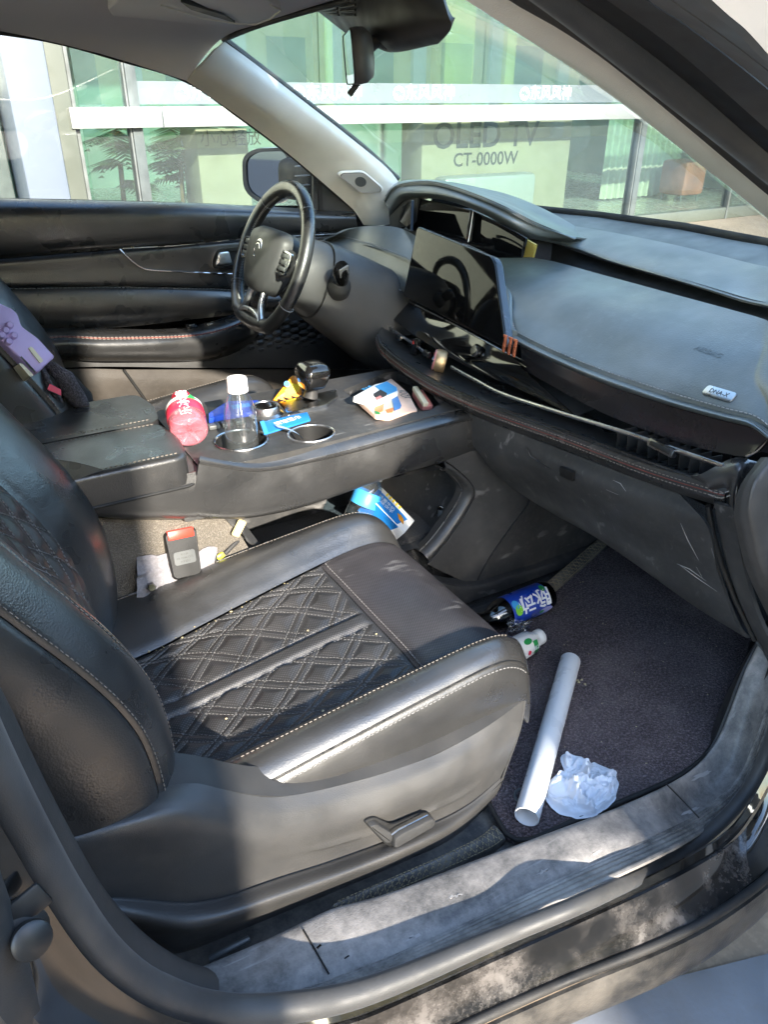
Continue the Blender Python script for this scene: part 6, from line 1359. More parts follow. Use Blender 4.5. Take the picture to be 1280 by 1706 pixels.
tb_, m_ = flat_thing('mask_sachet', 'bright blue paper sachet lying across the second cup holder', 'sachet', [(433, 703), (512, 686), (518, 699), (440, 723)], .781, .003, 'blue_print', [('sachet_flap', [(433, 703), (440, 701), (447, 720), (440, 723)], 'blue_sky', 0)], (.0, -.1, 1))
text('sachet_letters', '清洁湿巾', mat4(at(480, 704, Z=.781)+m_[:3, 2]*.004, x=at(510, 696, Z=.781)-at(450, 713, Z=.781), z=m_[:3, 2]), .010, 'white_ink', tb_, .0004)
tag(mesh('paper_strip', np.vstack([[p, p+A([0, .016, .0])] for p in spline([at(463, 712, Z=.788), at(480, 716, Z=.79), at(498, 724, Z=.782), at(508, 734, Z=.770)], 14)]), [(2*i, 2*i+2, 2*i+3, 2*i+1) for i in range(13)], 'strip_paper', None, True), 'pale blue paper strip hanging into the second cup holder', 'paper strip')
ot = thing('snack_pack', at(478, 668, Z=.775), 'orange and yellow snack packet leaning behind the gear lever', 'packet')
om = mat4(at(480, 650, Y=.10), z=A([-.1, -1, .55]), x=A([1, 0, .0]))
slab('packet_body', om, sp(om, [(453, 668), (486, 626), (500, 632), (502, 660), (470, 670)]), .008, 'orange_pack', ot)
prism('packet_print', mat4(om[:3, 3]+om[:3, 2]*.0083, x=om[:3, 0], z=om[:3, 2]), sp(om, [(472, 652), (484, 640), (498, 642), (496, 654), (480, 660)]), .0006, 'yellow_print', ot)
lathe('packet_seal', mat4(at(478, 640, Y=.088), z=om[:3, 2], y=om[:3, 1]), [(.006, 0), (.006, .0008), (0, .0008)], 'blue_print', ot, 16)
# two packs in the tray
tk, m1 = flat_thing('peach_pack', 'peach paper pack with a drawn face and blue hat lying in the console tray', 'paper pack', [(592, 662), (652, 630), (664, 640), (681, 655), (696, 683), (650, 695), (626, 692)], .771, .008, 'peach',
    [('face_print', [(636, 672), (652, 663), (660, 668), (655, 684), (642, 686), (634, 680)], 'cream', 0), ('hair_print', [(625, 678), (640, 672), (638, 686), (632, 688), (624, 684)], 'hair_orange', 0), ('hair_print', [(642, 684), (656, 680), (654, 688), (646, 689)], 'hair_orange', 0),
     ('hat_print', [(652, 664), (662, 660), (669, 677), (667, 682), (657, 686), (655, 676)], 'cap_blue', 0), ('collar_print', [(624, 686), (632, 688), (634, 692), (626, 691)], 'green_print', 0)], (.10, -.06, 1))
text('pack_letters', 'のび', mat4(at(672, 665, Z=.771)+m1[:3, 2]*.0105, x=at(676, 675, Z=.771)-at(668, 655, Z=.771), z=m1[:3, 2]), .016, 'label_grey', tk, .0003)
tw, m2 = flat_thing('tissue_pack', 'white and blue tissue pack lying on the peach pack', 'tissue pack', [(588, 661), (625, 640), (646, 635), (662, 645), (664, 654), (636, 668), (618, 674), (606, 666)], .781, .010, 'white_paper',
    [('sky_print', [(625, 644), (645, 636), (661, 646), (662, 651), (645, 659), (632, 650)], 'blue_sky', 0), ('picture_print', [(622, 657), (634, 650), (645, 656), (644, 660), (634, 665), (624, 662)], 'ink', 0), ('flower_print', [(626, 664), (634, 660), (637, 664), (628, 668)], 'pink', 0)], (.10, -.06, 1))
text('pack_letters', '可心柔', mat4(at(612, 656, Z=.781)+m2[:3, 2]*.0118, x=at(622, 650, Z=.781)-at(604, 660, Z=.781), z=m2[:3, 2]), .008, 'blue_sky', tw, .0003)
wst = thing('card_box', at(700, 665, Z=.762), 'thin white card box edge sticking up in the console tray', 'card box')
prism('card_edge', mat4(at(700, 663, Z=.772), x=at(716, 676, Z=.772)-at(686, 650, Z=.772), z=(0, -.25, 1)), rrect(.062, .011, .002), .008, 'cream', wst, bevel=.001); rbox('card_face', mat4(at(704, 668, Z=.762), x=at(716, 676, Z=.772)-at(686, 650, Z=.772), z=(0, -.25, 1)), (.06, .022, .016), 'pink', wst, .002)
# round scent clip on the vent
sc_ = thing('scent_clip', at(729, 602, X=.755), 'round pink and gold air freshener clipped to the vent', 'air freshener')
cm_ = mat4(at(733, 602, X=.757), z=nrm(A([-.92, -.10, .32])), y=(0, 0, 1)); cm_[:3, 2] = nrm(A([-.80, .56, .2])); cm_ = mat4(cm_[:3, 3], z=cm_[:3, 2], y=(0, 0, 1))
lathe('clip_body', cm_, [(.0, -.012), (.022, -.012), (.0245, -.008), (.0245, .008), (.0225, .011), (.015, .0125)], 'gold', sc_, 36, lobes=lambda a, z: .012*(math.cos(a*30) > 0) if abs(z) < .008 else 0)
lathe('clip_face', cm_, [(.0228, .0108), (.0215, .0135), (.016, .0145), (.0155, .0130), (0, .0130)], 'pink', sc_, 32)
lathe('clip_emblem', cm_, [(.0095, .0132), (.009, .0150), (.0045, .0152), (.004, .017), (0, .0175)], 'satin_silver', sc_, 9)
# blue-labelled bottle under the seat
mb_ = thing('sports_bottle', at(880, 1010, Z=.365), 'bottle with deep blue label and white characters lying under the seat front', 'bottle')
r_ = .0315; q0 = at(914, 990, Z=.366+r_); q1 = at(836, 1022, Z=.366+r_); ax = nrm(q1-q0); bmx = mat4(q0, z=ax, x=(0, 0, 1))
lathe('bottle_wall', bmx, [(0, .006), (.018, .0), (.027, .002), (.0305, .012), (.0300, .020), (.0310, .028), (.0310, .120), (.029, .132), (.022, .15), (.017, .16), (.017, .175), (.019, .176), (.019, .19), (0, .192)], 'dark_clear', mb_, 36)
lathe('blue_label', bmx, [(r_*.99, .022), (r_+.0004, .024), (r_+.0004, .116), (r_*.99, .118)], 'blue_deep', mb_, 40, cap=False)
ca = ang_to(bmx, CAM); wrap_text('label_letters', '脉动', bmx, r_+.0008, .030, .060, ca+.05, 'white_ink', mb_, 1, 1., .015)
def cyl_patch(name, m, R, zc, ac, rz, rad, mat, parent, n=20):
    V = [m[:3, 3]*0]; pts = [(R*math.cos(ac), R*math.sin(ac), zc)]+[(R*math.cos(ac+rad/R*math.sin(b)), R*math.sin(ac+rad/R*math.sin(b)), zc+rz*math.cos(b)) for b in np.linspace(0, 2*math.pi, n+1)[:-1]]
    return mesh(name, xf(m, pts), [(0, 1+j, 1+(j+1) % n) for j in range(n)], mat, parent, True)
sgn = 1 if xf(bmx, [(math.cos(ca+.3), math.sin(ca+.3), 0)])[0][2] < xf(bmx, [(math.cos(ca), math.sin(ca), 0)])[0][2] else -1
cyl_patch('lime_print', bmx, r_+.0009, .104, ca+sgn*.25, .009, .011, 'lime', mb_); cyl_patch('lime_print', bmx, r_+.0008, .108, ca-sgn*.15, .008, .010, 'blue_sky', mb_)
cyl_patch('white_dot', bmx, r_+.0010, .022+.006, ca+sgn*.50, .0045, .0045, 'white_ink', mb_); cyl_patch('white_dot', bmx, r_+.0010, .040, ca+sgn*.56, .003, .003, 'white_ink', mb_)
cyl_patch('flavour_print', bmx, r_+.0009, .035, ca+sgn*.95, .018, .007, 'lilac_ink', mb_); cyl_patch('flavour_print', bmx, r_+.0012, .047, ca+sgn*.95, .006, .004, 'green_print', mb_); cyl_patch('flavour_print', bmx, r_+.0010, .062, ca+sgn*.9, .012, .009, 'film', mb_); cyl_patch('flavour_print', bmx, r_+.0010, .03, ca-sgn*.55, .006, .008, 'green_print', mb_)
wb_ = thing('milk_bottle', at(875, 1072, Z=.365), 'small white bottle with green label beside the blue-labelled bottle', 'bottle')
r_ = .024; q0 = at(902, 1059, Z=.366+r_*.9); q1 = at(846, 1090, Z=.366+r_); ax = nrm(q1-q0); wmx = mat4(q0, z=ax, x=(0, 0, 1))
lathe('bottle_wall', wmx, [(0, 0), (.0135, 0), (.0155, .002), (.0155, .012), (.014, .014), (.014, .019), (.018, .026), (.0225, .036), (.024, .048), (.024, .11), (.021, .116), (0, .117)], 'white_plastic', wb_, 34)
ca = ang_to(wmx, CAM); sgn = 1 if xf(wmx, [(math.cos(ca+.3), math.sin(ca+.3), 0)])[0][2] < xf(wmx, [(math.cos(ca), math.sin(ca), 0)])[0][2] else -1
V = []; nseg = 16
for a in np.linspace(ca+sgn*.05, ca+sgn*1.15, nseg):
    for z in (.034, .046): V.append((.0245*math.cos(a)*(.96 if z < .04 else 1), .0245*math.sin(a)*(.96 if z < .04 else 1), z))
mesh('green_label', xf(wmx, V), [(2*i, 2*i+2, 2*i+3, 2*i+1) for i in range(nseg-1)], 'green_print', wb_, True)
wrap_text('label_letters', '优酸', wmx, .0252, .007, .040, ca+sgn*.6, 'white_ink', wb_, 1)
cyl_patch('red_print', wmx, .0246, .060, ca+sgn*.8, .004, .005, 'red_label', wb_); cyl_patch('leaf_print', wmx, .0246, .056, ca-sgn*.1, .010, .006, 'green_print', wb_)
# crumpled clear film between the bottles
V = []; F = []; n1, n2 = 26, 16; fa_, fb_ = at(842, 1034, Z=.40), at(884, 1040, Z=.385); ea_, eb_ = at(850, 1058, Z=.39), at(880, 1052, Z=.375)
for i in range(n1):
    for j in range(n2):
        u, v = i/(n1-1), j/(n2-1); p = (fa_*(1-u)+fb_*u)*(1-v)+(ea_*(1-u)+eb_*u)*v; V.append(p+A([.006*mno.noise((u*6, v*6, 0)), .006*mno.noise((u*6, v*6, 3)), .010*mno.noise((u*7, v*7, 8))+.006]))
F = [(i*n2+j, (i+1)*n2+j, (i+1)*n2+j+1, i*n2+j+1) for i in range(n1-1) for j in range(n2-1)]
tag(mesh('plastic_film', V, F, 'film', None, True), 'crumpled clear plastic film between the two bottles under the seat', 'plastic film')
# things in the console bay
cb_ = thing('water_bottle', at(610, 860, Y=-.06), 'clear bottle with blue label and white cap leaning in the console bay', 'bottle')
q0 = at(586, 888, Y=-.06); q1 = at(618, 811, Y=-.05); ax = nrm(q1-q0); cbm = mat4(q0, z=ax, x=(0, -1, 0)); LB = np.linalg.norm(q1-q0); k = LB/.14
lathe('bottle_wall', cbm, [(0, 0), (.026, 0), (.029, .006), (.029, .05), (.0275, .055), (.029, .06), (.029, .085), (.022, .108), (.0145, .118), (.0145, .124)], 'clear_blue', cb_, 30, cap=False)
lathe('blue_label', cbm, [(.0295, .062), (.0297, .064), (.0297, .090), (.028, .092)], 'blue_sky', cb_, 30, cap=False)
lathe('bottle_cap', cbm, [(.0155, .118), (.017, .119), (.017, .137), (.015, .14), (0, .14)], 'white_plastic', cb_, 30)
bx_ = thing('carton', at(660, 880, Y=-.08), 'small blue and white carton lying in the console bay', 'carton')
pA, pB, pC, pD = at(621, 832, Y=-.075), at(646, 822, Y=-.055), at(694, 866, Y=-.095), at(657, 874, Y=-.125)
ex = nrm((pD-pA)+(pC-pB)); ey = nrm(pB-pA-ex*((pB-pA)@ex)); ez = np.cross(ex, ey); ez = ez if ez[2] > 0 else -ez
Lx_, Ly_, Lz_ = .098, .052, .046; ctr = (pA+pB+pC+pD)/4-ez*Lz_/2
km = mat4(ctr, x=ex, z=ez); rbox('carton_body', km, (Lx_, Ly_, Lz_), 'white_paper', bx_, .0015)
km2 = mat4(ctr+ez*(Lz_/2+.0003), x=ex, z=ez); prism('carton_top_print', km2, [(-.049, -.025), (.026, -.025), (.036, .01), (.020, .012), (-.049, .012)], .0006, 'blue_print', bx_)
sdn = km[:3, 1] if (km[:3, 1]@(CAM-ctr)) > 0 else -km[:3, 1]
prism('carton_side_print', mat4(ctr+sdn*(Ly_/2+.0003), x=ex, z=sdn), [(-.048, -.022), (.020, -.022), (.032, .022), (-.048, .022)] if np.cross(sdn, ex)[2] > 0 else [(-.048, .022), (.020, .022), (.032, -.022), (-.048, -.022)], .0006, 'blue_print', bx_)
prism('carton_leaf', mat4(km2[:3, 3]+ez*.0007, x=ex, z=ez), [(.012, .0), (.022, -.010), (.036, -.012), (.030, .0), (.020, .004)], .0005, 'orange_pack', bx_)
for k in range(5): prism('carton_stripe', mat4(km2[:3, 3]+ez*.0007, x=ex, z=ez), [(-.03+k*.009, .014), (-.026+k*.009, .014), (-.026+k*.009, .024), (-.03+k*.009, .024)], .0005, 'yellow_print', bx_)
text('carton_letters', '蜂蜜牛奶\n原味饼干', mat4(km2[:3, 3]+ez*.0008-ex*.018-ey*.006, x=ex if ex[0] > 0 else -ex, z=ez), .008, 'white_ink', bx_, .0003)
# cloth and connector beside the seat
V = []; F = []; n1, n2 = 34, 22; c4 = [at(228, 928, Y=-.134), at(362, 912, Y=-.134), at(228, 1005, Y=-.165), at(345, 985, Y=-.165)]
for i in range(n1):
    for j in range(n2):
        u, v = i/(n1-1), j/(n2-1); p = (c4[0]*(1-u)+c4[1]*u)*(1-v)+(c4[2]*(1-u)+c4[3]*u)*v
        V.append(p+A([0, -.009*abs(mno.noise((u*5, v*4, 0)))-.003*mno.noise((u*15+v*4, v*9, 2)), .012*mno.noise((u*5, v*3, 5))]))
F = [(i*n2+j, i*n2+j+1, (i+1)*n2+j+1, (i+1)*n2+j) for i in range(n1-1) for j in range(n2-1)]
tag(mesh('cloth', V, F, 'cloth_grey', None, True), 'crumpled pale grey cloth stuffed behind the seat belt buckle', 'cloth')
wc = part('seat_wiring', at(355, 930, Y=-.13))
rbox('yellow_connector', mat4(at(367, 926, Y=-.135), x=A([1, 0, .35]), z=A([0, -1, .3])), (.014, .009, .009), 'yellow_tab', wc, .002)
rbox('black_connector', mat4(at(356, 930, Y=-.136), x=A([.3, 0, 1]), z=A([0, -1, .3])), (.020, .010, .010), 'plastic_dark', wc, .002)
tube('cable', spline([at(375, 922, Y=-.135), at(392, 905, Y=-.13), at(405, 895, Y=-.12), at(420, 900, Y=-.11)], 16), .004, 'plastic_dark', wc, 8)
lathe('bolt_head', mat4(at(252, 978, Y=-.165), z=A([0, -1, .4]), x=(1, 0, 0)), [(.008, -.004), (.008, .003), (.006, .006), (0, .006)], 'dark_chrome', wc, 6)
rbox('foam_scrap', mat4(at(398, 880, Y=-.142), x=A([.7, 0, 1]), z=A([0, -1, .1])), (.032, .016, .008), 'foam', wc, .004)
# lilac toy and black mesh bag on the driver's seat
toy = thing('toy_handle', at(30, 560, Y=.16), 'lilac plastic toy grip lying against the driver seat back', 'toy')
tm_ = mat4(at(45, 570, Y=.155), z=A([.30, -.85, .45]), x=A([.6, 0, -.8]))
prism('toy_body', tm_, rpoly(sp(tm_, [(-40, 500), (12, 524), (20, 532), (26, 552), (52, 570), (82, 602), (70, 612), (52, 630), (-10, 575), (-50, 540)]), .006), .03, 'lilac', toy, bevel=.004, seg=3)
prism('toy_inlay', tm_, rpoly(sp(tm_, [(46, 580), (52, 578), (72, 602), (66, 606)], .03), .003), .0325, 'ivory', toy, bevel=.001)
prism('toy_inlay', tm_, rpoly(sp(tm_, [(30, 606), (36, 606), (56, 626), (50, 629)], .03), .003), .0322, 'ivory', toy, bevel=.001)
for a, b in ((8, 552), (15, 543), (2, 560), (22, 560), (13, 570)):
    x, y = on_plane(tm_, a, b, .03); lathe('toy_stud', mat4(xf(tm_, [(x, y, .029)])[0], z=tm_[:3, 2], x=tm_[:3, 0]), [(.006, 0), (.006, .006), (.004, .008), (0, .008)], 'lilac', toy, 14)
for k in range(4):
    x, y = on_plane(tm_, 40+k*4.5, 600+k*5, .03); rbox('toy_slot', mat4(xf(tm_, [(x, y, .0305)])[0], x=tm_[:3, 0]-tm_[:3, 1]*.2, z=tm_[:3, 2]), (.014, .0025, .001), 'ink', toy, 0)
bag = thing('mesh_bag', at(110, 660, Y=.2), 'black mesh bag lying on the driver seat under the lilac toy', 'bag')
def blob(name, pts, rad, mat, parent, sx=1., n=14, wob=.004):
    P = spline(pts, 26); V, F = tube('x', P, rad, mat, None, n, raw=True, sx=sx); V = A(V); V += A([[wob*mno.noise(Vector(v)*40), wob*mno.noise(Vector(v)*40+Vector((5, 0, 0))), wob*mno.noise(Vector(v)*40+Vector((0, 5, 0)))] for v in V]); return mesh(name, V, F, mat, parent, True)
blob('bag_body', [at(70, 612, Y=.20), at(95, 640, Y=.20), at(125, 670, Y=.20), at(150, 700, Y=.20)], [.018, .035, .032, .02], 'black_cloth', bag, .8)
blob('bag_strap', [at(74, 610, Y=.165), at(96, 620, Y=.15), at(118, 648, Y=.145), at(148, 690, Y=.155)], [.010, .018, .018, .012], 'mesh_fabric', bag, .7)
blob('bag_strap', [at(70, 614, Y=.16), at(82, 640, Y=.14), at(100, 672, Y=.15)], [.008, .012, .012], 'mesh_fabric', bag, .6)
prism('bag_tag', mat4(at(92, 650, Y=.125), z=A([.2, -1, .5]), x=A([1, 0, -.8])), [(-.012, -.005), (.012, -.005), (.008, .005), (-.012, .006)], .001, 'red_label', bag)
# crumbs and grit
V = []; F = []
def crumb(p, s):
    b = len(V); 
    for q in ((1, 0, 0), (-1, 0, 0), (0, 1, 0), (0, -1, 0), (0, 0, 1), (0, 0, -.4)): V.append(A(p)+A(q)*s*RNG.uniform(.5, 1.2))
    for f in ((0, 2, 4), (2, 1, 4), (1, 3, 4), (3, 0, 4), (2, 0, 5), (1, 2, 5), (3, 1, 5), (0, 3, 5)): F.append(tuple(b+i for i in f))
for k in range(330):
    x = RNG.uniform(.45, 1.05); y = RNG.uniform(-.70, -.22); crumb((x, y, .3645), RNG.choice([.0006, .0009, .0013, .002], p=[.45, .35, .15, .05]))
for a, b in ((962, 1133), (965, 1136), (970, 1132), (975, 1140)): crumb(at(a, b, Z=.366), .004)
o = mesh('crumbs', V, F, 'debris', None, False); tag(o, 'pale crumbs and grit scattered over the dark floor mat', 'crumbs', kind='stuff')
V = []; F = []
NRc = len(SC_.P)-1
for k in range(24):
    u = RNG.uniform(.16, .58); p = SC_.on([u], [5/NRc+RNG.uniform(-.004, .008)], .000)[0]; crumb(p, RNG.choice([.001, .0016, .003], p=[.5, .38, .12]))
for a, b in ((.25, .52), (.42, .60), (.5, .45), (.62, .5)): crumb(SC_.on([a], [b], .003)[0], .0022)
o = mesh('seat_crumbs', V, F, 'debris', None, False); tag(o, 'yellowish crumbs caught along the seat cushion seam', 'crumbs', kind='stuff')
# ------------------------------------------------------------------ showroom across the forecourt
FY = 4.7
bd = thing('showroom', (2, FY, GZ), 'glass-fronted showroom with pale columns and a white transom', 'building')
def fz(px, py): return at(px, py, Y=FY)
M('col_blue', (.14, .155, .185), .35, var=(2, .04), rvar=.05); M('col_side', (.11, .115, .095), .5, var=(2, .06)); M('transom_white', (.27, .27, .26), .4, var=(2, .04)); M('mullion', (.10, .11, .11), .4); M('mullion_white', (.15, .155, .15), .4)
M('shop_wall', (.26, .31, .27), .8, var=(.6, .2)); M('shop_floor', (.30, .30, .28), .25); M('cardboard', (.26, .225, .16), .8, var=(3, .1)); M('box_ink', (.02, .024, .028), .8); M('curtain', (.42, .43, .34), .8, var=(9, .15)); M('yellow_wall', (.34, .25, .07), .8, var=(2, .15)); M('orange_seat', (.38, .13, .08), .6)
M('palm_leaf', (.05, .09, .045), .5, var=(9, .4)); M('palm_stem', (.12, .08, .04), .8); M('pot', (.25, .23, .21), .6); M('white_car', (.72, .75, .78), .2, coat=.5); M('tyre', .02, .8)
def wbox(name, x0, x1, y0, y1, z0, z1, mat, parent=None, bevel=.006):
    return rbox(name, mat4(((x0+x1)/2, (y0+y1)/2, (z0+z1)/2), x=(1, 0, 0), z=(0, 0, 1)), (x1-x0, y1-y0, z1-z0), mat, parent, bevel, 2)
zt1, zt0 = fz(600, 176)[2], fz(600, 206)[2]; zs1, zs0 = fz(600, 139)[2], fz(600, 173)[2]
XL = fz(112, 200)[0]; HT = 4.2
xm1 = fz(226, 215)[0]; xm2 = fz(1062, 250)[0]; xm0 = fz(140, 300)[0]
xm3 = xm2+(xm2-xm1)*.5; edges_x = [xm1, (xm1+xm2)/2-.02, xm2]
# columns
xc0, xc1 = fz(62, 330)[0]-.75, fz(95, 330)[0]
wbox('column', fz(28, 320)[0], fz(93, 320)[0], FY-.55, FY+.1, GZ, HT, 'col_blue', bd, .02)
wbox('column_flank', fz(93, 320)[0]+.003, fz(140, 320)[0], FY-.10, FY+.1, GZ, HT, 'col_side', bd, .01)
wbox('column', xm2+3.2, xm2+3.8, FY-.55, FY+.1, GZ, HT, 'col_blue', bd, .02)
wbox('side_wall', -9, fz(28, 320)[0]-.02, FY-.05, FY+.1, GZ, HT, 'curtain', bd, .01)
wbox('transom', XL, 9.5, FY-.12, FY-.02, zt0, zt1, 'transom_white', bd, .006)
wbox('transom_joint', fz(262, 200)[0], fz(262, 200)[0]+.012, FY-.123, FY-.05, zt0-.002, zt1+.002, 'mullion', bd, .001)
wbox('fascia', -9, 10, FY-.2, FY+.15, HT, HT+1.2, 'transom_white', bd, .02)
wbox('plinth', XL, 10, FY-.04, FY+.06, GZ, GZ+.12, 'col_side', bd, .01)
panes = [fz(142, 300)[0], xm1, xm1+1.42, xm1+2.95, xm2, xm2+1.5, xm2+3.0, 9.8]
for i, x in enumerate(panes):
    if i in (1, 4): wbox('mullion', x-.035, x+.035, FY-.06, FY+.05, GZ, HT, 'mullion', bd, .004); wbox('mullion_trim', x-.050, x-.037, FY-.05, FY+.05, GZ, HT, 'mullion_white', bd, .003)
    elif i not in (2, 3): wbox('mullion_trim', x-.012, x+.012, FY-.05, FY+.05, GZ, HT, 'mullion_white', bd, .003)
for i in range(len(panes)-1):
    a, b = panes[i]+.04, panes[i+1]-.04
    if i in (1, 2, 3): a, b = panes[i]+(.04 if i == 1 else .004), panes[i+1]-(.08 if i == 3 else .004)
    wbox('lower_pane', a, b, FY, FY+.012, GZ+.12, zt0-.002, 'shop_glass', bd, 0); wbox('upper_pane', a, b, FY, FY+.012, zt1+.002, HT, 'shop_glass_up', bd, 0)
# frosted strip with the maker's mark, on the glass above the transom
st0, st1 = xm1+.03, 9.5
o = mesh('frosted_strip', [(st0, FY-.006, zs0), (st1, FY-.006, zs0), (st1, FY-.006, zs1), (st0, FY-.006, zs1)], [(0, 1, 2, 3)], 'frost_strip', bd, False)
tz = (zs0+zs1)/2
for px in (302, 497, 664, 874, 1085, 1330):
    c = fz(px, 150); mk = mat4((c[0], FY-.009, tz), x=(1, 0, 0), y=(0, 0, 1))
    ring('strip_roundel', mk, [(.052*math.cos(a), .052*math.sin(a)) for a in np.linspace(0, 6.2832, 29)[:-1]], [(.043*math.cos(a), .043*math.sin(a)) for a in np.linspace(0, 6.2832, 29)[:-1]], .002, 'white_ink', bd)
    for s in (0, math.pi): tube('roundel_wing', xf(mk, [(.026*math.cos(a+s), .030*math.sin(a+s), .001) for a in np.linspace(.2, 2.3, 8)]), .008, 'white_ink', bd, 5, sx=.2)
    text('strip_letters', '东风风神', mat4((c[0]+.30, FY-.009, tz), x=(1, 0, 0), y=(0, 0, 1)), .088, 'white_ink', bd, .001, bold=.004)
# inside the showroom
mesh('showroom_floor', [(-9, FY+.1, GZ+.03), (10, FY+.1, GZ+.03), (10, FY+6, GZ+.03), (-9, FY+6, GZ+.03)], [(0, 1, 2, 3)], 'shop_floor', bd, False)
mesh('back_wall', [(-9, FY+6, GZ), (10, FY+6, GZ), (10, FY+6, HT), (-9, FY+6, HT)], [(3, 2, 1, 0)], 'shop_wall', bd, False)
mesh('shop_ceiling', [(-9, FY+.1, HT), (10, FY+.1, HT), (10, FY+6, HT), (-9, FY+6, HT)], [(0, 1, 2, 3)], 'shop_wall', bd, False)
mesh('end_wall', [(10, FY, GZ), (10, FY+6, GZ), (10, FY+6, HT), (10, FY, HT)], [(0, 1, 2, 3)], 'shop_wall', bd, False)
def inside(px, py, d): return at(px, py, Y=FY+d)
# cardboard boxes
def carton(label, px0, px1, pt, d, th, grp=None):
    a, b = inside(px0, 300, d), inside(px1, 300, d); zt_ = inside((px0+px1)/2, pt, d)[2]
    t_ = thing('cardboard_box', ((a[0]+b[0])/2, FY+d, GZ+.03), label, 'box'); wbox('box_body', a[0], b[0], FY+d, FY+d+th, GZ+.03, zt_, 'cardboard', t_, .01); wbox('box_tape', (a[0]+b[0])/2-.03, (a[0]+b[0])/2+.03, FY+d-.002, FY+d+th*.6, zt_-.004, zt_+.002, 'cream', t_, .0005); return t_
c1 = carton('plain brown cardboard box behind the side window pane', 334, 418, 214, .35, .4)
text('box_letters', '小心轻放', mat4((inside(385, 232, .35)[0], FY+.348, inside(385, 232, .35)[2]), x=(1, 0, 0), y=(0, 0, 1)), .09, 'box_ink', c1, .001)
c2 = carton('large television carton with printed letters behind the windscreen', 702, 944, 203, .30, .35)
text('box_letters', 'OLED TV', mat4((inside(812, 227, .3)[0], FY+.298, inside(812, 227, .3)[2]), x=(1, 0, 0), y=(0, 0, 1)), .215, 'box_ink', c2, .001, bold=.015)
text('box_letters', 'CT-0000W', mat4((inside(810, 266, .3)[0], FY+.298, inside(810, 266, .3)[2]), x=(1, 0, 0), y=(0, 0, 1)), .115, 'box_ink', c2, .001, bold=.012)
# white block added in place of a pale reflection in front of the carton
ds = thing('reflection_block', inside(815, 330, .12)*A([1, 1, 0])+A([0, 0, GZ+.03]), 'low white block standing in for a reflection in front of the television carton', 'plinth')
a, b = inside(738, 320, .1), inside(888, 320, .1); wbox('plinth_body', a[0], b[0], FY+.06, FY+.26, GZ+.13, inside(815, 292, .1)[2], 'transom_white', ds, .04)
# palms
def palm(px, d, hgt, label, n=16, seed=1):
    rg = random.Random(seed); b = inside(px, 300, d); base = A([b[0], FY+d, GZ+.03]); t_ = thing('potted_palm', base, label, 'plant', 'palms behind the showroom glass')
    lathe('pot', mat4(base, z=(0, 0, 1), x=(1, 0, 0)), [(.13, 0), (.17, .3), (.18, .31), (.16, .32), (0, .3)], 'pot', t_, 18); tube('stem', [base+A([0, 0, .3]), base+A([.02, 0, hgt*.55])], .02, 'palm_stem', t_, 8)
    V = []; F = []
    for k in range(n):
        a = rg.uniform(0, 6.28); L = rg.uniform(.22, .42); z0 = rg.uniform(.35, .95)*hgt; up = rg.uniform(.2, .9); prev = None; o0 = base+A([.02, 0, z0*.8])
        P = [o0+A([math.cos(a)*L*t, math.sin(a)*L*t*.7, up*L*t-.9*L*t*t]) for t in np.linspace(0, 1, 12)]
        for i in range(1, 12):
            for s in (-1, 1):
                ll = .16*math.sin(math.pi*min(i/11+.1, 1))+.03; d_ = A([-math.sin(a)*s+.5*math.cos(a), math.cos(a)*s*.8+.5*math.sin(a), -.35]); q = P[i]; w = nrm(P[i]-P[i-1])*.012
                bI = len(V); V += [q-w, q+w, q+d_*ll*.6+w*.8, q+d_*ll]; F.append((bI, bI+1, bI+2, bI+3))
    mesh('crown', V, F, 'palm_leaf', t_, False)
palm(300, .9, 1.25, 'dark green potted palm left of the plain cardboard box', 26, 3)
palm(200, .9, 1.25, 'slim potted palm behind the pane beside the column', 16, 5)
# stools and curtain further in
for px, lab in ((1130, 'orange stool inside the showroom near the mullion'), (1275, 'orange stool inside the showroom at the right edge')):
    b = inside(px, 340, 1.2); t_ = thing('stool', (b[0], FY+1.2, GZ+.03), lab, 'stool', None); wbox('stool_seat', b[0]-.2, b[0]+.2, FY+1.0, FY+1.4, GZ+.10, GZ+.50, 'orange_seat', t_, .05)
    for sx in (-1, 1):
        for sy in (-1, 1): tube('leg', [A([b[0]+sx*.15, FY+1.2+sy*.15, GZ+.03]), A([b[0]+sx*.15, FY+1.2+sy*.15, GZ+.12])], .015, 'mullion', t_, 8)
cu_ = thing('curtain', (inside(1025, 300, 1.6)[0], FY+1.6, GZ), 'pale striped curtain hanging inside the showroom', 'curtain')
xa, xb = inside(1003, 300, 1.6)[0], inside(1125, 300, 1.6)[0]; nx = 90
Vc = []; 
for i in range(nx):
    x = xa+(xb-xa)*i/(nx-1); y = FY+1.6+.035*math.sin(i*.9)
    Vc += [(x, y, GZ+.05), (x, y, 2.6)]
mesh('curtain_cloth', Vc, [(2*i, 2*i+2, 2*i+3, 2*i+1) for i in range(nx-1)], 'curtain', cu_, True)
tube('curtain_rail', [(xa-.1, FY+1.6, 2.6), (xb+.1, FY+1.6, 2.6)], .015, 'mullion', cu_, 8)
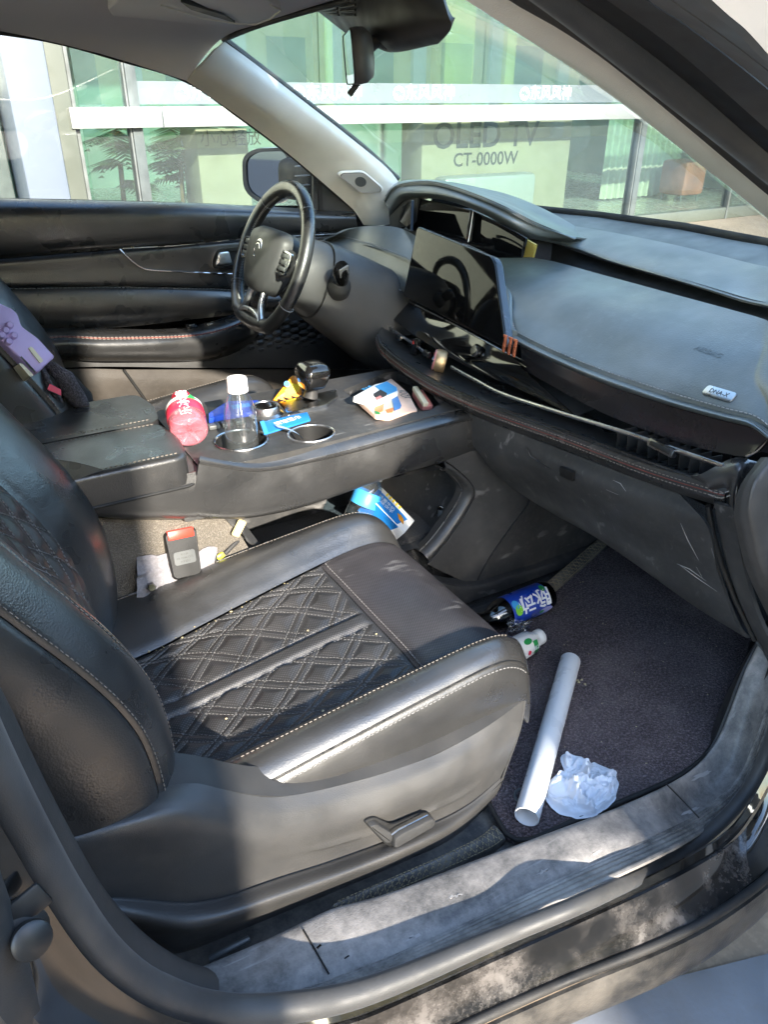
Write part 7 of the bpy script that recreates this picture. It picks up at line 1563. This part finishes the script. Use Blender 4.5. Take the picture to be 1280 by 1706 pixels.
# yellow shafts added inside, standing in for the yellow building mirrored in the glass
for k, (p0_, p1_) in enumerate(((742, 792), (845, 862), (541, 556))):
    a, b = inside(p0_, 80, 1.0), inside(p1_, 80, 1.0); t_ = thing('reflection_shaft', ((a[0]+b[0])/2, FY+1., GZ), ('broad yellow shaft standing in for a reflection in the showroom glass', 'narrow yellow reflection stand-in right of the broad one', 'slim yellow reflection stand-in beside the inside mirror')[k], 'column')
    wbox('shaft', a[0], b[0], FY+1.0, FY+1.25, GZ, HT-.02, 'yellow_wall', t_, .02); wbox('base_block', a[0]-.04, b[0]+.04, FY+.96, FY+1.29, GZ+.03, GZ+.25, 'yellow_wall', t_, .02)
# forecourt line under the sill
o = mesh('parking_line', zs([(700, 1745, GZ+.004), (1040, 1648, GZ+.004), (1280, 1588, GZ+.004), (1420, 1548, GZ+.004), (1420, 1800, GZ+.004), (900, 1900, GZ+.004)]), [(0, 5, 4, 3, 2, 1)], 'line_paint', None, False); o['kind'] = 'structure'

# building on the other side of the forecourt: its end wall throws the shade over the front of the car
M('render_yellow', (.62, .46, .16), .85, var=(1.5, .12), bump=(30, .2, .01)); M('render_pale', (.60, .56, .46), .85, var=(1.5, .1))
EX = .57-.10*9
yb = thing('yellow_building', (EX+6, -9, GZ), 'yellow rendered building across the forecourt with pale pilasters', 'building')
wbox('wall', EX, EX+28, -13, -9, GZ, 5.6, 'render_yellow', yb, .02); wbox('cornice', EX-.0, EX+28.1, -13.1, -8.9, 5.6, 5.8, 'render_pale', yb, .02)
for k in range(12):
    x = EX+.25+k*2.5; wbox('pilaster', x-.2, x+.2, -8.997, -8.86, GZ, 5.58, 'render_pale', yb, .01)
    if k < 11:
        for z0 in (1.0, 3.5): wbox('window', x+.75, x+1.75, -8.995, -8.95, z0, z0+1.4, 'screen', yb, .01); wbox('window_sill', x+.68, x+1.82, -8.995, -8.85, z0-.10, z0-.005, 'render_pale', yb, .01)

# made-up column out of frame, added to shade the rear half of the opening
cc_ = thing('shade_blocker', (-.68, -2.75, GZ), 'square column added out of view to shade the rear of the door opening', 'column')
M('concrete', (.34, .33, .31), .85, var=(2, .12), bump=(25, .3, .01))
wbox('shaft', -1.10, .03-.10*2.45, -3.05, -2.45, GZ, 4.6, 'concrete', cc_, .03); wbox('base_block', -1.18, .03-.10*2.45+.06, -3.12, -2.38, GZ, GZ+.25, 'concrete', cc_, .03)
